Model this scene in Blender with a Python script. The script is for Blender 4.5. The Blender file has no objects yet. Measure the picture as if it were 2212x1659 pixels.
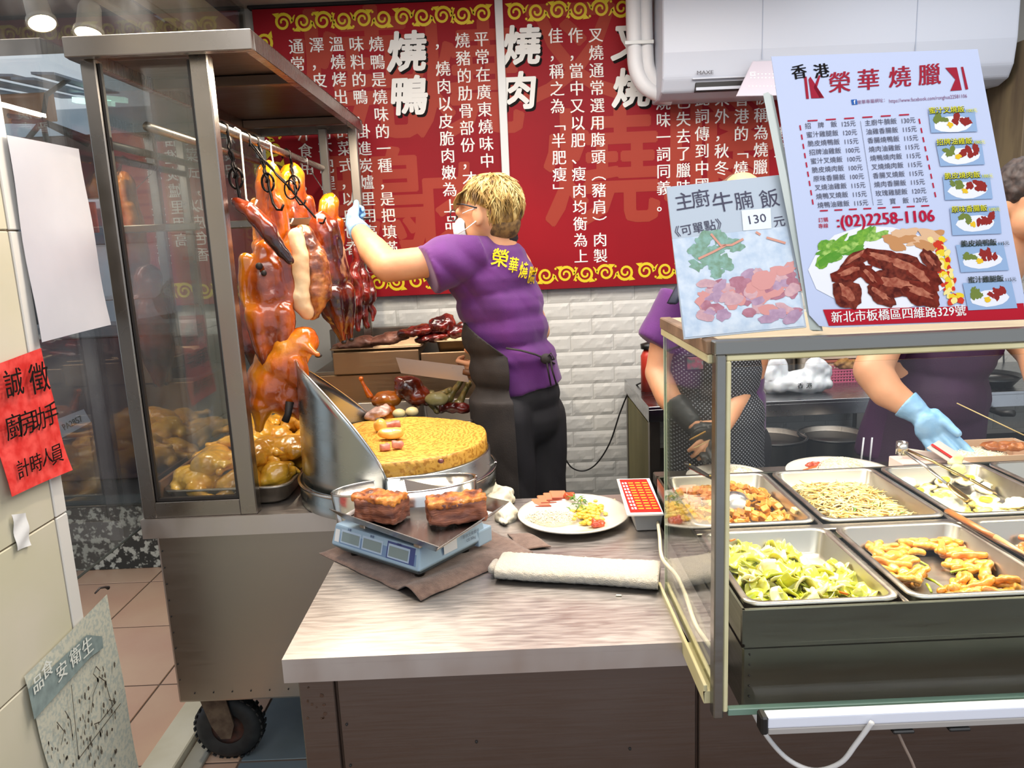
import bpy, bmesh, math, random
from mathutils import Vector, Matrix, Euler, noise
from mathutils.bvhtree import BVHTree
C = bpy.context.scene
COL = C.collection
PI = math.pi
def R(a): return math.radians(a)
rnd = random.Random(7)

# ---------------------------------------------------------------- camera, world, lights, exposure
FPX = 1640.0; PITCH = R(10.7); ROLL = R(2.5); EYE = Vector((0, 0, 1.55))
cam = bpy.data.objects.new('camera', bpy.data.cameras.new('camera')); COL.objects.link(cam)
cam.data.sensor_width = 36; cam.data.lens = 36 * FPX / 2212; cam.data.clip_start = 0.02
_rt = Vector((math.cos(ROLL), 0, 0)); _upw = Vector((0, math.sin(PITCH), math.cos(PITCH))); _fw = Vector((0, math.cos(PITCH), -math.sin(PITCH)))
_X = Vector((1, 0, 0))
cam_x = _X * math.cos(ROLL) - _upw * math.sin(ROLL)
cam_y = _X * math.sin(ROLL) + _upw * math.cos(ROLL)
m = Matrix((cam_x, cam_y, -_fw)).transposed().to_4x4(); m.translation = EYE
cam.matrix_world = m; C.camera = cam

def ray(px, py):
    u = (px - 1106) / FPX; v = -(py - 829.5) / FPX
    return (cam_x * u + cam_y * v + _fw)
def P(px, py, Y=None, Z=None, X=None):
    d = ray(px, py)
    t = Y / d.y if Y is not None else ((Z - EYE.z) / d.z if Z is not None else X / d.x)
    return EYE + d * t
def S(pix, Y): return pix * Y / FPX          # size of something PIX wide at depth Y

w = bpy.data.worlds.new('sky'); C.world = w; w.use_nodes = True
wb = w.node_tree.nodes['Background']; wb.inputs[0].default_value = (0.80, 0.88, 1.0, 1); wb.inputs[1].default_value = 0.8
C.view_settings.view_transform = 'Standard'; C.view_settings.look = 'None'
C.view_settings.gamma = 1; C.view_settings.use_curve_mapping = False
C.view_settings.exposure = 0.28
C.cycles.max_bounces = 7; C.cycles.diffuse_bounces = 3; C.cycles.glossy_bounces = 4; C.cycles.transparent_max_bounces = 12
C.cycles.caustics_reflective = False; C.cycles.caustics_refractive = False
C.cycles.sample_clamp_indirect = 4.0
def area(name, loc, rot, sx, sy, e, col=(1, 1, 1)):
    l = bpy.data.lights.new(name, 'AREA'); l.shape = 'RECTANGLE'; l.size = sx; l.size_y = sy; l.energy = e; l.color = col
    o = bpy.data.objects.new(name, l); COL.objects.link(o); o.location = loc; o.rotation_euler = rot; return o
area('shop_ceiling_light', (0.1, 2.2, 2.55), (0, 0, 0), 2.4, 0.7, 54, (1.0, 0.93, 0.86))
area('kitchen_ceiling_light', (1.9, 2.7, 2.55), (0, 0, 0), 1.2, 0.5, 7, (0.95, 0.97, 1.0))
area('arcade_ceiling_light', (0.3, -0.3, 2.9), (R(28), 0, 0), 3.2, 0.9, 29, (1.0, 0.96, 0.92))
area('display_case_lamp', (-0.62, 2.3, 2.02), (0, R(8), 0), 0.025, 0.9, 11, (1.0, 0.86, 0.66))
area('food_warmer_lamp', (0.95, 1.44, 1.345), (R(-8), 0, 0), 1.1, 0.08, 11, (1.0, 0.87, 0.64))

# ---------------------------------------------------------------- colour and materials
def lin(c):
    return tuple((x / 12.92 if x <= 0.04045 else ((x + 0.055) / 1.055) ** 2.4) for x in c)
def hexc(h): return lin(tuple(int(h[i:i + 2], 16) / 255 for i in (0, 2, 4)))
MATS = {}
def mat(name, col, rough=0.5, metal=0.0, col2=None, nscale=8.0, bump=0.0, bscale=60.0, coat=0.0, sss=0.0, emit=None, estr=1.0, stretch=None, col3=None, spec=None, trans=0.0, detail=4.0, nlo=0.35, nhi=0.65, coord='Object', sheen=0.0):
    if name in MATS: return MATS[name]
    m = bpy.data.materials.new(name); m.use_nodes = True; MATS[name] = m
    nt = m.node_tree; N = nt.nodes; L = nt.links; b = N['Principled BSDF']
    c1 = hexc(col) if isinstance(col, str) else col
    b.inputs['Base Color'].default_value = (*c1, 1); b.inputs['Roughness'].default_value = rough; b.inputs['Metallic'].default_value = metal
    if coat: b.inputs['Coat Weight'].default_value = coat; b.inputs['Coat Roughness'].default_value = 0.12
    if sss: b.inputs['Subsurface Weight'].default_value = sss; b.inputs['Subsurface Radius'].default_value = (0.02, 0.01, 0.006); b.inputs['Subsurface Scale'].default_value = 0.5
    if spec is None and name.startswith(('print_', 'lettering_', 'faded_')): spec = .12; b.inputs['Roughness'].default_value = .7
    if spec is not None: b.inputs['Specular IOR Level'].default_value = spec
    if trans: b.inputs['Transmission Weight'].default_value = trans
    if sheen: b.inputs['Sheen Weight'].default_value = sheen
    if emit: b.inputs['Emission Color'].default_value = (*hexc(emit), 1); b.inputs['Emission Strength'].default_value = estr
    tc = N.new('ShaderNodeTexCoord'); mp = N.new('ShaderNodeMapping'); L.new(tc.outputs[coord], mp.inputs['Vector'])
    if stretch: mp.inputs['Scale'].default_value = stretch
    if col2:
        n = N.new('ShaderNodeTexNoise'); n.inputs['Scale'].default_value = nscale; n.inputs['Detail'].default_value = detail; L.new(mp.outputs[0], n.inputs['Vector'])
        r = N.new('ShaderNodeValToRGB'); L.new(n.outputs['Fac'], r.inputs[0]); L.new(r.outputs[0], b.inputs['Base Color'])
        c2 = hexc(col2) if isinstance(col2, str) else col2
        r.color_ramp.elements[0].position = nlo; r.color_ramp.elements[0].color = (*c1, 1)
        r.color_ramp.elements[1].position = nhi; r.color_ramp.elements[1].color = (*c2, 1)
        if col3:
            e = r.color_ramp.elements.new((nlo + nhi) / 2); e.color = (*hexc(col3), 1)
    if bump:
        n2 = N.new('ShaderNodeTexNoise'); n2.inputs['Scale'].default_value = bscale; n2.inputs['Detail'].default_value = 3; L.new(mp.outputs[0], n2.inputs['Vector'])
        bp = N.new('ShaderNodeBump'); bp.inputs['Strength'].default_value = bump; bp.inputs['Distance'].default_value = 0.004
        L.new(n2.outputs['Fac'], bp.inputs['Height']); L.new(bp.outputs[0], b.inputs['Normal'])
    return m
def steel(name, col='b9b4ac', rough=0.3, stretch=(1, 40, 1), bump=0.04, var=0.12):
    if name in MATS: return MATS[name]
    m = mat(name, col, rough, 1.0, stretch=None)
    nt = m.node_tree; N = nt.nodes; L = nt.links; b = N['Principled BSDF']
    tc = N.new('ShaderNodeTexCoord'); mp = N.new('ShaderNodeMapping'); mp.inputs['Scale'].default_value = stretch; L.new(tc.outputs['Object'], mp.inputs[0])
    n = N.new('ShaderNodeTexNoise'); n.inputs['Scale'].default_value = 9; n.inputs['Detail'].default_value = 5; L.new(mp.outputs[0], n.inputs['Vector'])
    n3 = N.new('ShaderNodeTexNoise'); n3.inputs['Scale'].default_value = 3.0; n3.inputs['Detail'].default_value = 4; L.new(tc.outputs['Object'], n3.inputs['Vector'])
    ad = N.new('ShaderNodeMath'); ad.operation = 'ADD'; L.new(n.outputs['Fac'], ad.inputs[0]); L.new(n3.outputs['Fac'], ad.inputs[1])
    mr = N.new('ShaderNodeMapRange'); L.new(ad.outputs[0], mr.inputs[0]); mr.inputs[1].default_value = 0.6; mr.inputs[2].default_value = 1.4
    mr.inputs[3].default_value = max(0.05, rough - var); mr.inputs[4].default_value = rough + var; L.new(mr.outputs[0], b.inputs['Roughness'])
    bp = N.new('ShaderNodeBump'); bp.inputs['Strength'].default_value = bump; bp.inputs['Distance'].default_value = 0.002
    L.new(n.outputs['Fac'], bp.inputs['Height']); L.new(bp.outputs[0], b.inputs['Normal'])
    return m
def glassmat(name, tint=(0.96, 0.98, 0.97), base=0.05, rough=0.0, grime=0.0, power=5.0):
    if name in MATS: return MATS[name]
    m = bpy.data.materials.new(name); m.use_nodes = True; MATS[name] = m
    nt = m.node_tree; N = nt.nodes; L = nt.links; N.clear()
    out = N.new('ShaderNodeOutputMaterial'); t = N.new('ShaderNodeBsdfTransparent'); t.inputs[0].default_value = (*tint, 1)
    g = N.new('ShaderNodeBsdfGlossy'); g.inputs['Roughness'].default_value = rough
    ge = N.new('ShaderNodeNewGeometry'); d = N.new('ShaderNodeVectorMath'); d.operation = 'DOT_PRODUCT'
    L.new(ge.outputs['Normal'], d.inputs[0]); L.new(ge.outputs['Incoming'], d.inputs[1])
    a = N.new('ShaderNodeMath'); a.operation = 'ABSOLUTE'; L.new(d.outputs['Value'], a.inputs[0])
    s = N.new('ShaderNodeMath'); s.operation = 'SUBTRACT'; s.inputs[0].default_value = 1; L.new(a.outputs[0], s.inputs[1])
    p = N.new('ShaderNodeMath'); p.operation = 'POWER'; p.inputs[1].default_value = power; L.new(s.outputs[0], p.inputs[0])
    q = N.new('ShaderNodeMath'); q.operation = 'MULTIPLY_ADD'; q.inputs[1].default_value = 1 - base; q.inputs[2].default_value = base; L.new(p.outputs[0], q.inputs[0])
    mx = N.new('ShaderNodeMixShader'); L.new(q.outputs[0], mx.inputs[0]); L.new(t.outputs[0], mx.inputs[1]); L.new(g.outputs[0], mx.inputs[2])
    last = mx
    if grime:
        df = N.new('ShaderNodeBsdfDiffuse'); df.inputs[0].default_value = (0.8, 0.8, 0.78, 1)
        tc = N.new('ShaderNodeTexCoord'); n = N.new('ShaderNodeTexNoise'); n.inputs['Scale'].default_value = 5; n.inputs['Detail'].default_value = 6; L.new(tc.outputs['Object'], n.inputs['Vector'])
        mr = N.new('ShaderNodeMapRange'); mr.inputs[1].default_value = 0.45; mr.inputs[2].default_value = 0.8; mr.inputs[3].default_value = 0.01; mr.inputs[4].default_value = grime; L.new(n.outputs['Fac'], mr.inputs[0])
        m2 = N.new('ShaderNodeMixShader'); L.new(mr.outputs[0], m2.inputs[0]); L.new(mx.outputs[0], m2.inputs[1]); L.new(df.outputs[0], m2.inputs[2]); last = m2
    L.new(last.outputs[0], out.inputs[0]); return m
MS = steel('brushed_steel', '98918a'); MSD = steel('dull_steel', '8f887f', 0.38); MSB = steel('bright_steel', 'd0ccc6', 0.2, (1, 1, 1), 0.02, 0.06)
MSW = steel('worn_counter_steel', 'd2cac4', 0.42, (2, 14, 1), 0.02, 0.14)
MSG = steel('green_grey_steel', '64665b', 0.38, (1, 1, 12), 0.01)
MSK = steel('warm_tinted_steel', 'a58a6c', 0.42, (1, 1, 20), 0.05)  # warm reflections put into the steel's base colour

# ---------------------------------------------------------------- naming and linking
def tag(o, label=None, cat=None, group=None, kind=None):
    if label: o['label'] = label
    if cat: o['category'] = cat
    if group: o['group'] = group
    if kind: o['kind'] = kind
    return o
def thing(name, label, cat, loc=(0, 0, 0), group=None, rot=(0, 0, 0)):
    o = bpy.data.objects.new(name, None); COL.objects.link(o); o.location = loc; o.rotation_euler = rot; o.empty_display_size = 0.05
    return tag(o, label, cat, group)
def wloc(o):
    m = Matrix()
    ch = []
    while o is not None: ch.append(o); o = o.parent
    for q in reversed(ch): m = m @ Matrix.LocRotScale(q.location, q.rotation_euler, q.scale)
    return m
def put(name, me, material=None, parent=None, local=False, label=None, cat=None, group=None, kind=None, smooth=None):
    """link a mesh as ONE object; vertices are in world space unless local"""
    o = bpy.data.objects.new(name, me); COL.objects.link(o)
    if parent is not None:
        o.parent = parent
        if not local: me.transform(wloc(parent).inverted())
    elif not local:
        vs = [v.co for v in me.vertices]
        if vs:
            c = Vector(((min(v.x for v in vs) + max(v.x for v in vs)) / 2, (min(v.y for v in vs) + max(v.y for v in vs)) / 2, min(v.z for v in vs)))
            me.transform(Matrix.Translation(-c)); o.location = c
    if material is not None and not me.materials:
        for q in (material if isinstance(material, (list, tuple)) else [material]): me.materials.append(q)
    if smooth is not None:
        me.polygons.foreach_set('use_smooth', [smooth] * len(me.polygons))
    return tag(o, label, cat, group, kind)
def struct(name, me, material=None, parent=None, **k):
    return put(name, me, material, parent, kind=None if parent else 'structure', **k)
def copy_tree(o, parent=None, loc=None, rot=None, scale=None, label=None):
    c = o.copy(); COL.objects.link(c)
    if parent is not None: c.parent = parent
    if loc is not None: c.location = loc
    if rot is not None: c.rotation_euler = rot
    if scale is not None: c.scale = scale if hasattr(scale, '__len__') else (scale,) * 3
    if label: c['label'] = label
    for ch in list(o.children): copy_tree(ch, c)
    return c

class MB:
    def __init__(s): s.v = []; s.f = []; s.m = []; s.sm = []
    def add(s, vs, fs, mi=0, smooth=False):
        n = len(s.v); s.v += [tuple(v) for v in vs]; s.f += [tuple(i + n for i in f) for f in fs]; s.m += [mi] * len(fs); s.sm += [smooth] * len(fs); return s
    def box(s, a, b, mi=0, M=None):
        x0, y0, z0 = a; x1, y1, z1 = b
        vs = [Vector(p) for p in ((x0, y0, z0), (x1, y0, z0), (x1, y1, z0), (x0, y1, z0), (x0, y0, z1), (x1, y0, z1), (x1, y1, z1), (x0, y1, z1))]
        if M is not None: vs = [M @ v for v in vs]
        return s.add(vs, [(0, 3, 2, 1), (4, 5, 6, 7), (0, 1, 5, 4), (1, 2, 6, 5), (2, 3, 7, 6), (3, 0, 4, 7)], mi)
    def bar(s, p, q, w, h, up=(0, 0, 1), mi=0):
        p = Vector(p); q = Vector(q); d = (q - p); L = d.length; d.normalize(); up = Vector(up)
        x = d.cross(up); x = x.normalized() if x.length > 1e-6 else Vector((1, 0, 0)); z = x.cross(d).normalized()
        M = Matrix((x, d, z)).transposed().to_4x4(); M.translation = p
        return s.box((-w / 2, 0, -h / 2), (w / 2, L, h / 2), mi, M)
    def tube(s, pts, r, n=8, mi=0, caps=True, flat=1.0, up=None):
        pts = [Vector(p) for p in pts]; k = len(pts); rs = r if hasattr(r, '__len__') else [r] * k
        vs = []; fs = []; a = None
        for i, p in enumerate(pts):
            t = (pts[min(i + 1, k - 1)] - pts[max(i - 1, 0)]); t = t.normalized() if t.length > 1e-9 else Vector((0, 0, 1))
            if a is None:
                u = Vector(up) if up else (Vector((0, 0, 1)) if abs(t.z) < 0.9 else Vector((1, 0, 0)))
                a = t.cross(u).normalized()
            else:
                a = (a - t * a.dot(t)); a = a.normalized() if a.length > 1e-9 else t.orthogonal().normalized()
            b = t.cross(a)
            for j in range(n):
                th = 2 * PI * j / n; vs.append(p + a * math.cos(th) * rs[i] + b * math.sin(th) * rs[i] * flat)
        for i in range(k - 1):
            for j in range(n):
                fs.append((i * n + j, i * n + (j + 1) % n, (i + 1) * n + (j + 1) % n, (i + 1) * n + j))
        if caps: fs.append(tuple(reversed(range(n)))); fs.append(tuple((k - 1) * n + j for j in range(n)))
        return s.add(vs, fs, mi, True)
    def lathe(s, prof, c=(0, 0, 0), n=32, mi=0, sx=1.0, sy=1.0, M=None, a0=0, a1=2 * PI):
        full = abs(a1 - a0 - 2 * PI) < 1e-6; nn = n if full else n + 1; vs = []; fs = []; c = Vector(c)
        for (r, z) in prof:
            for j in range(nn):
                th = a0 + (a1 - a0) * j / n; v = Vector((r * math.cos(th) * sx, r * math.sin(th) * sy, z)); v = (M @ v if M is not None else v) + c; vs.append(v)
        for i in range(len(prof) - 1):
            for j in range(n):
                k = (j + 1) % nn
                fs.append((i * nn + j, i * nn + k, (i + 1) * nn + k, (i + 1) * nn + j))
        return s.add(vs, fs, mi, True)
    def prism(s, poly, a, b, axis='z', mi=0):
        """extrude 2D polygon between a and b along axis"""
        n = len(poly)
        def mk(p, t): return (p[0], p[1], t) if axis == 'z' else ((p[0], t, p[1]) if axis == 'y' else (t, p[0], p[1]))
        vs = [mk(p, a) for p in poly] + [mk(p, b) for p in poly]
        fs = [tuple(range(n)), tuple(reversed(range(n, 2 * n)))] + [(i, i + n, (i + 1) % n + n, (i + 1) % n) for i in range(n)]
        return s.add(vs, fs, mi)
    def ball(s, c, r, n=10, mi=0, sc=(1, 1, 1), rot=None):
        prof = [(max(1e-5, r * math.sin(PI * i / n)), -r * math.cos(PI * i / n)) for i in range(n + 1)]
        M = (Euler(rot).to_matrix() if rot else Matrix.Identity(3)) @ Matrix.Diagonal(sc)
        return s.lathe(prof, c, n + 4, mi, M=M)
    def mesh(s, name='mesh'):
        me = bpy.data.meshes.new(name); me.from_pydata(s.v, [], s.f); me.update()
        me.polygons.foreach_set('material_index', s.m); me.polygons.foreach_set('use_smooth', s.sm)
        bm = bmesh.new(); bm.from_mesh(me); bmesh.ops.recalc_face_normals(bm, faces=bm.faces); bm.to_mesh(me); bm.free()
        return me
    def put(s, name, material=None, parent=None, **k): return put(name, s.mesh(name), material, parent, **k)
def bevel(me, w=0.003, seg=2, ang=30):
    bm = bmesh.new(); bm.from_mesh(me); bmesh.ops.remove_doubles(bm, verts=bm.verts, dist=1e-6)
    es = [e for e in bm.edges if len(e.link_faces) == 2 and e.calc_face_angle(0) > R(ang)]
    bmesh.ops.bevel(bm, geom=es, offset=w, segments=seg, profile=0.6, affect='EDGES', clamp_overlap=True)
    bm.to_mesh(me); bm.free(); return me
def bbox(a, b, w=0.003, seg=1): return bevel(MB().box(a, b).mesh(), w, seg)

# ---- organic shapes: union of ellipsoids / tapered capsules through a voxel remesh
def _ico():
    bm = bmesh.new(); bmesh.ops.create_uvsphere(bm, u_segments=18, v_segments=10, radius=1); vs = [v.co.copy() for v in bm.verts]; fs = [tuple(v.index for v in f.verts) for f in bm.faces]; bm.free(); return vs, fs
SPH = _ico()
def blob(prims, vox=0.006, smooth=3, disp=None, name='mesh'):
    mb = MB()
    for p in prims:
        if p[0] == 'e':
            Mr = Euler(p[3] if len(p) > 3 else (0, 0, 0)).to_matrix() @ Matrix.Diagonal(p[2]); mb.add([Mr @ v + Vector(p[1]) for v in SPH[0]], SPH[1])
        elif p[0] == 'c':
            a = Vector(p[1]); b = Vector(p[3]); ra, rb = p[2], p[4]; L = (b - a).length; n = max(4, int(L / max(vox, min(ra, rb) * 0.5)))
            n = min(n, 14)
            mb.add([v * ra + a for v in SPH[0]], SPH[1]); mb.add([v * rb + b for v in SPH[0]], SPH[1])
            mb.tube([a.lerp(b, i / 3) for i in range(4)], [ra + (rb - ra) * i / 3 for i in range(4)], 20)
        elif p[0] == 'f':
            a = Vector(p[1]); b = Vector(p[3]); mb.tube([a.lerp(b, i / 3) for i in range(4)], [p[2] + (p[4] - p[2]) * i / 3 for i in range(4)], 24, flat=p[5] if len(p) > 5 else 1.0, up=p[6] if len(p) > 6 else None)
        elif p[0] == 'b':
            Mr = Euler(p[3] if len(p) > 3 else (0, 0, 0)).to_matrix().to_4x4(); Mr.translation = Vector(p[1]); s = p[2]
            mb.box((-s[0], -s[1], -s[2]), (s[0], s[1], s[2]), M=Mr)
    me = mb.mesh('tmp'); o = bpy.data.objects.new('tmp', me); COL.objects.link(o)
    md = o.modifiers.new('r', 'REMESH'); md.mode = 'VOXEL'; md.voxel_size = vox; md.use_smooth_shade = True
    if smooth: ms = o.modifiers.new('s', 'SMOOTH'); ms.factor = 0.5; ms.iterations = smooth
    dg = bpy.context.evaluated_depsgraph_get(); out = bpy.data.meshes.new_from_object(o.evaluated_get(dg)); out.name = name
    bpy.data.objects.remove(o); bpy.data.meshes.remove(me)
    if disp:
        ns = [v.normal.copy() for v in out.vertices]
        for v, n in zip(out.vertices, ns): v.co = v.co + n * disp(v.co)
        out.update()
    out.polygons.foreach_set('use_smooth', [True] * len(out.polygons))
    return out
def ndisp(amp, freq, amp2=0, freq2=0, sx=(1, 1, 1)):
    def f(c):
        q = Vector((c.x * sx[0], c.y * sx[1], c.z * sx[2]))
        d = noise.noise(q * freq) * amp
        if amp2: d += noise.noise(q * freq2 + Vector((7, 3, 1))) * amp2
        return d
    return f

# ---- lettering: flat glyph meshes laid on a real plane
def glyphs(txt, size=1.0, bold=0.0, align='CENTER', line=1.0, shear=0.0):
    cu = bpy.data.curves.new('t', 'FONT'); cu.body = txt; cu.size = size; cu.align_x = align; cu.align_y = 'CENTER'; cu.offset = bold * size; cu.space_line = line; cu.resolution_u = 2; cu.shear = shear
    o = bpy.data.objects.new('t', cu); COL.objects.link(o)
    dg = bpy.context.evaluated_depsgraph_get(); me = bpy.data.meshes.new_from_object(o.evaluated_get(dg))
    bpy.data.objects.remove(o); bpy.data.curves.remove(cu); return me
class Sheet:
    """a flat sign plane: o origin, u right, v up, n towards the viewer"""
    def __init__(s, o, u, v):
        s.o = Vector(o); s.u = Vector(u).normalized(); s.n = s.u.cross(Vector(v)).normalized(); s.v = s.n.cross(s.u).normalized()
        if s.n.dot(EYE - s.o) < 0: s.n = -s.n
        s.buf = {}; s.k = 0
    def hit(s, px, py):
        d = ray(px, py); t = (s.o - EYE).dot(s.n) / d.dot(s.n); q = EYE + d * t - s.o; return q.dot(s.u), q.dot(s.v)
    def scale(s, px, py):
        a = s.hit(px - 10, py); b = s.hit(px + 10, py); return math.hypot(b[0] - a[0], b[1] - a[1]) / 20
    def w(s, a, b, h=0.0): return s.o + s.u * a + s.v * b + s.n * h
    def mb(s, key): return s.buf.setdefault(key, MB())
    def poly(s, key, pts, h):
        s.mb(key).add([s.w(a, b, h) for a, b in pts], [tuple(range(len(pts)))])
    def text(s, key, txt, px, py, psize, h=0.001, bold=0.0, rot=0.0, align='CENTER', sx=1.0, sy=1.0, shear=0.0):
        a, b = s.hit(px, py); k = s.scale(px, py); me = glyphs(txt, psize * k, 0, align, shear=shear)
        c, q = math.cos(rot), math.sin(rot)
        vs = []
        fs = [tuple(p.vertices) for p in me.polygons]
        for n_, (ox, oy) in enumerate(s.bolds(bold * psize * k)):
            vs = []
            for v in me.vertices:
                x, y = v.co.x * sx + ox, v.co.y * sy + oy; vs.append(s.w(a + x * c - y * q, b + x * q + y * c, h + n_ * 2.5e-5))
            s.mb(key).add(vs, fs)
        bpy.data.meshes.remove(me)
    def bolds(s, b):
        if b < 1e-5: return [(0, 0)]
        if b < .0012: return [(-b, 0), (b, 0)]
        return [(b * math.cos(i * PI / 4 + .3), b * math.sin(i * PI / 4 + .3)) for i in range(8)] + [(0, 0)]
    def column(s, key, txt, px, py, step, psize, h=0.001, bold=0.0, slope=None):
        """characters set one below the other from (px, py), straight down the sign"""
        a, b = s.hit(px, py); k = s.scale(px, py)
        for i, ch in enumerate(txt):
            if ch == ' ': continue
            me = glyphs(ch, psize * k, 0)
            for n_, (ox, oy) in enumerate(s.bolds(bold * psize * k)):
                s.mb(key).add([s.w(a + v.co.x + ox, b - i * step * k + v.co.y + oy, h + n_ * 2.5e-5) for v in me.vertices], [tuple(p.vertices) for p in me.polygons])
            bpy.data.meshes.remove(me)
    def pblob(s, key, px, py, rx, ry, h, rot=0.0, jit=0.15, n=14, seed=0):
        q = random.Random(seed * 77 + int(px * 3 + py)); a, b = s.hit(px, py); k = s.scale(px, py); pts = []
        for i in range(n):
            th = 2 * PI * i / n; r = 1 + q.uniform(-jit, jit); x = rx * k * r * math.cos(th); y = ry * k * r * math.sin(th)
            pts.append((a + x * math.cos(rot) - y * math.sin(rot), b + x * math.sin(rot) + y * math.cos(rot)))
        s.poly(key, pts, h)
    def pquad(s, key, pxs, h): s.poly(key, [s.hit(*p) for p in pxs], h)
    def stroke(s, key, pts, wd, h):
        """ribbon along local points with width(s)"""
        k = len(pts); ws = wd if hasattr(wd, '__len__') else [wd] * k; vs = []
        for i, (x, y) in enumerate(pts):
            x0, y0 = pts[max(0, i - 1)]; x1, y1 = pts[min(k - 1, i + 1)]; dx, dy = x1 - x0, y1 - y0; l = math.hypot(dx, dy) or 1
            nx, ny = -dy / l * ws[i] / 2, dx / l * ws[i] / 2; vs += [s.w(x + nx, y + ny, h), s.w(x - nx, y - ny, h)]
        s.mb(key).add(vs, [(2 * i, 2 * i + 1, 2 * i + 3, 2 * i + 2) for i in range(k - 1)])
    def pstroke(s, key, pxs, wpx, h):
        k = s.scale(*pxs[0]); s.stroke(key, [s.hit(*p) for p in pxs], [x * k for x in wpx] if hasattr(wpx, '__len__') else wpx * k, h)
def flush(sh, key, name, material, parent, **k):
    if key in sh.buf:
        o = sh.buf.pop(key).put(name, material, parent, **k); o['kind'] = 'stuff'; return o
# ================================================================ THE SETTING
M_wall = mat('white_foam_panel', 'd9d8d2', 0.6, bump=0.35, bscale=26, col2='cfcdc6', nscale=3)
M_grout = mat('panel_joint', 'b9b7b0', 0.8)
M_ceil = mat('greyed_ceiling_board', 'c9bcb0', 0.8, col2='b5a89d', nscale=2)
M_tile = mat('beige_pink_floor_tile', 'cfa389', 0.32, col2='d8b496', nscale=3, detail=6)
M_tileg = mat('blue_grey_floor_tile', '7f8c93', 0.3, col2='6c797f', nscale=3)
M_tgrout = mat('dark_tile_grout', '7d6a5e', 0.9)
# floor with tiles set proud of the grout bed
fl = struct('floor', MB().box((-4.2, -1.0, -0.10), (3.2, 3.75, -0.004)).mesh(), M_tgrout)
me_t = bevel(MB().box((-0.222, -0.222, -0.004), (0.222, 0.222, 0)).mesh(), 0.002, 1)
me_t.materials.append(M_tile)
me_tg = me_t.copy(); me_tg.materials.clear(); me_tg.materials.append(M_tileg)
for j in range(-2, 8):
    for i in range(-6, 7):
        x = -1.83 + 0.233 + 0.45 * i + 0.45; y = 3.228 - 0.448 * (7 - j) + 0.0
        yy = 3.458 + 0.224 - 0.4515 * (7 - j)
        xx = -1.345 + 0.225 + 0.45 * i
        if xx < -4 or xx > 2.9 or yy > 3.72: continue
        if yy < 1.2: continue
        o = bpy.data.objects.new('tile', me_t if xx < -1.0 else me_tg); COL.objects.link(o); o.parent = fl
        o.location = Vector((xx, yy, 0)) - fl.location
# back wall with raised foam bricks
wall_back = struct('wall_back', MB().box((-1.10, 3.5, 0), (3.2, 3.62, 2.62)).mesh(), M_grout)
brick_meshes = []
for k in range(5):
    W, H = 0.1975, 0.0745; mb = MB(); nx, nz = 14, 5; vs = []
    for j in range(nz + 1):
        for i in range(nx + 1):
            u, v = i / nx, j / nz; e = min(u * nx, (1 - u) * nx, v * nz, (1 - v) * nz); d = min(1, e) * 0.0032
            d += max(0, noise.noise(Vector((u * 5 + k * 9, v * 2.4, k)))) * 0.0055 * min(1, e)
            vs.append((W * (u - .5), -d, H * (v - .5)))
    fs = [(j * (nx + 1) + i, j * (nx + 1) + i + 1, (j + 1) * (nx + 1) + i + 1, (j + 1) * (nx + 1) + i) for j in range(nz) for i in range(nx)]
    mb.add(vs, fs, smooth=False); me = mb.mesh('brick'); me.materials.append(M_wall); brick_meshes.append(me)
row = 0; z = 1.296
while z > 0.32:
    x = -0.72 + (0.1 if row % 2 else 0)
    while x < 2.5:
        o = bpy.data.objects.new('brick', brick_meshes[rnd.randrange(5)]); COL.objects.link(o); o.parent = wall_back
        o.location = Vector((x, 3.4995, z)) - wall_back.location; x += 0.2
    z -= 0.0765; row += 1
ceil = struct('ceiling', MB().box((-1.10, 1.0, 2.573), (3.2, 3.62, 2.70)).mesh(), M_ceil)
M_dark = mat('painted_gap_shade', '1d1716', 0.9)
struct('trim_1', bbox((-1.05, 3.455, 2.560), (0.62, 3.5, 2.572)), M_dark)  # solid strip painted near-black as the shaded gap above the banner
# end wall right
wall_right = struct('wall_right', MB().box((3.1, 1.6, 0), (3.2, 3.5, 2.62)).mesh(), mat('off_white_paint', 'c9c6bf', 0.7, col2='b9b5ac', nscale=2))
# ribbed white shutter to the left of the banner
M_shut = mat('ribbed_white_shutter', 'b7bdb8', 0.5, col2='8f9790', nscale=4, stretch=(1, 1, .2))
wl = MB()
for i in range(7):
    x = -1.42 + i * 0.048; wl.box((x, 3.50 + (0.012 if i % 2 else 0), 0.0), (x + 0.048, 3.55, 2.55))
struct('wall_left', wl.mesh(), M_shut)
# near pillar on the left, clad in cream tiles
M_cream = mat('cream_wall_tile', 'cdc6b2', 0.4, col2='c6c1a6', nscale=4, detail=8)
M_joint = mat('dirty_tile_joint', '6b5a45', 0.9)
XC = -1.03
pil = struct('wall_pillar', MB().box((-1.45, 0.4, 0), (XC - 0.004, 1.655, 2.62)).mesh(), M_joint)
zs = [0.0, 0.38, 0.69, 0.985, 1.30, 1.615, 1.93, 2.245, 2.6]
for a, b in zip(zs[:-1], zs[1:]):
    for y0, y1 in ((0.45, 0.93), (0.935, 1.27), (1.273, 1.615)):
        put('tile', bevel(MB().box((XC - 0.012, y0 + .0015, a + .0015), (XC, y1 - .0015, b - .0015)).mesh(), .002, 1), M_cream, pil)
    put('tile', bevel(MB().box((XC - 0.012, 1.618, a + .0015), (XC + 0.001, 1.66, b - .0015)).mesh(), .002, 1), mat('pale_edge_tile', 'd6d3cc', 0.35), pil)
put('edge_strip', bbox((XC - 0.002, 1.262, 0), (XC + 0.002, 1.283, 2.6), .001), mat('pale_edge_tile', 'd6d3cc', 0.35), pil)
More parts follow.
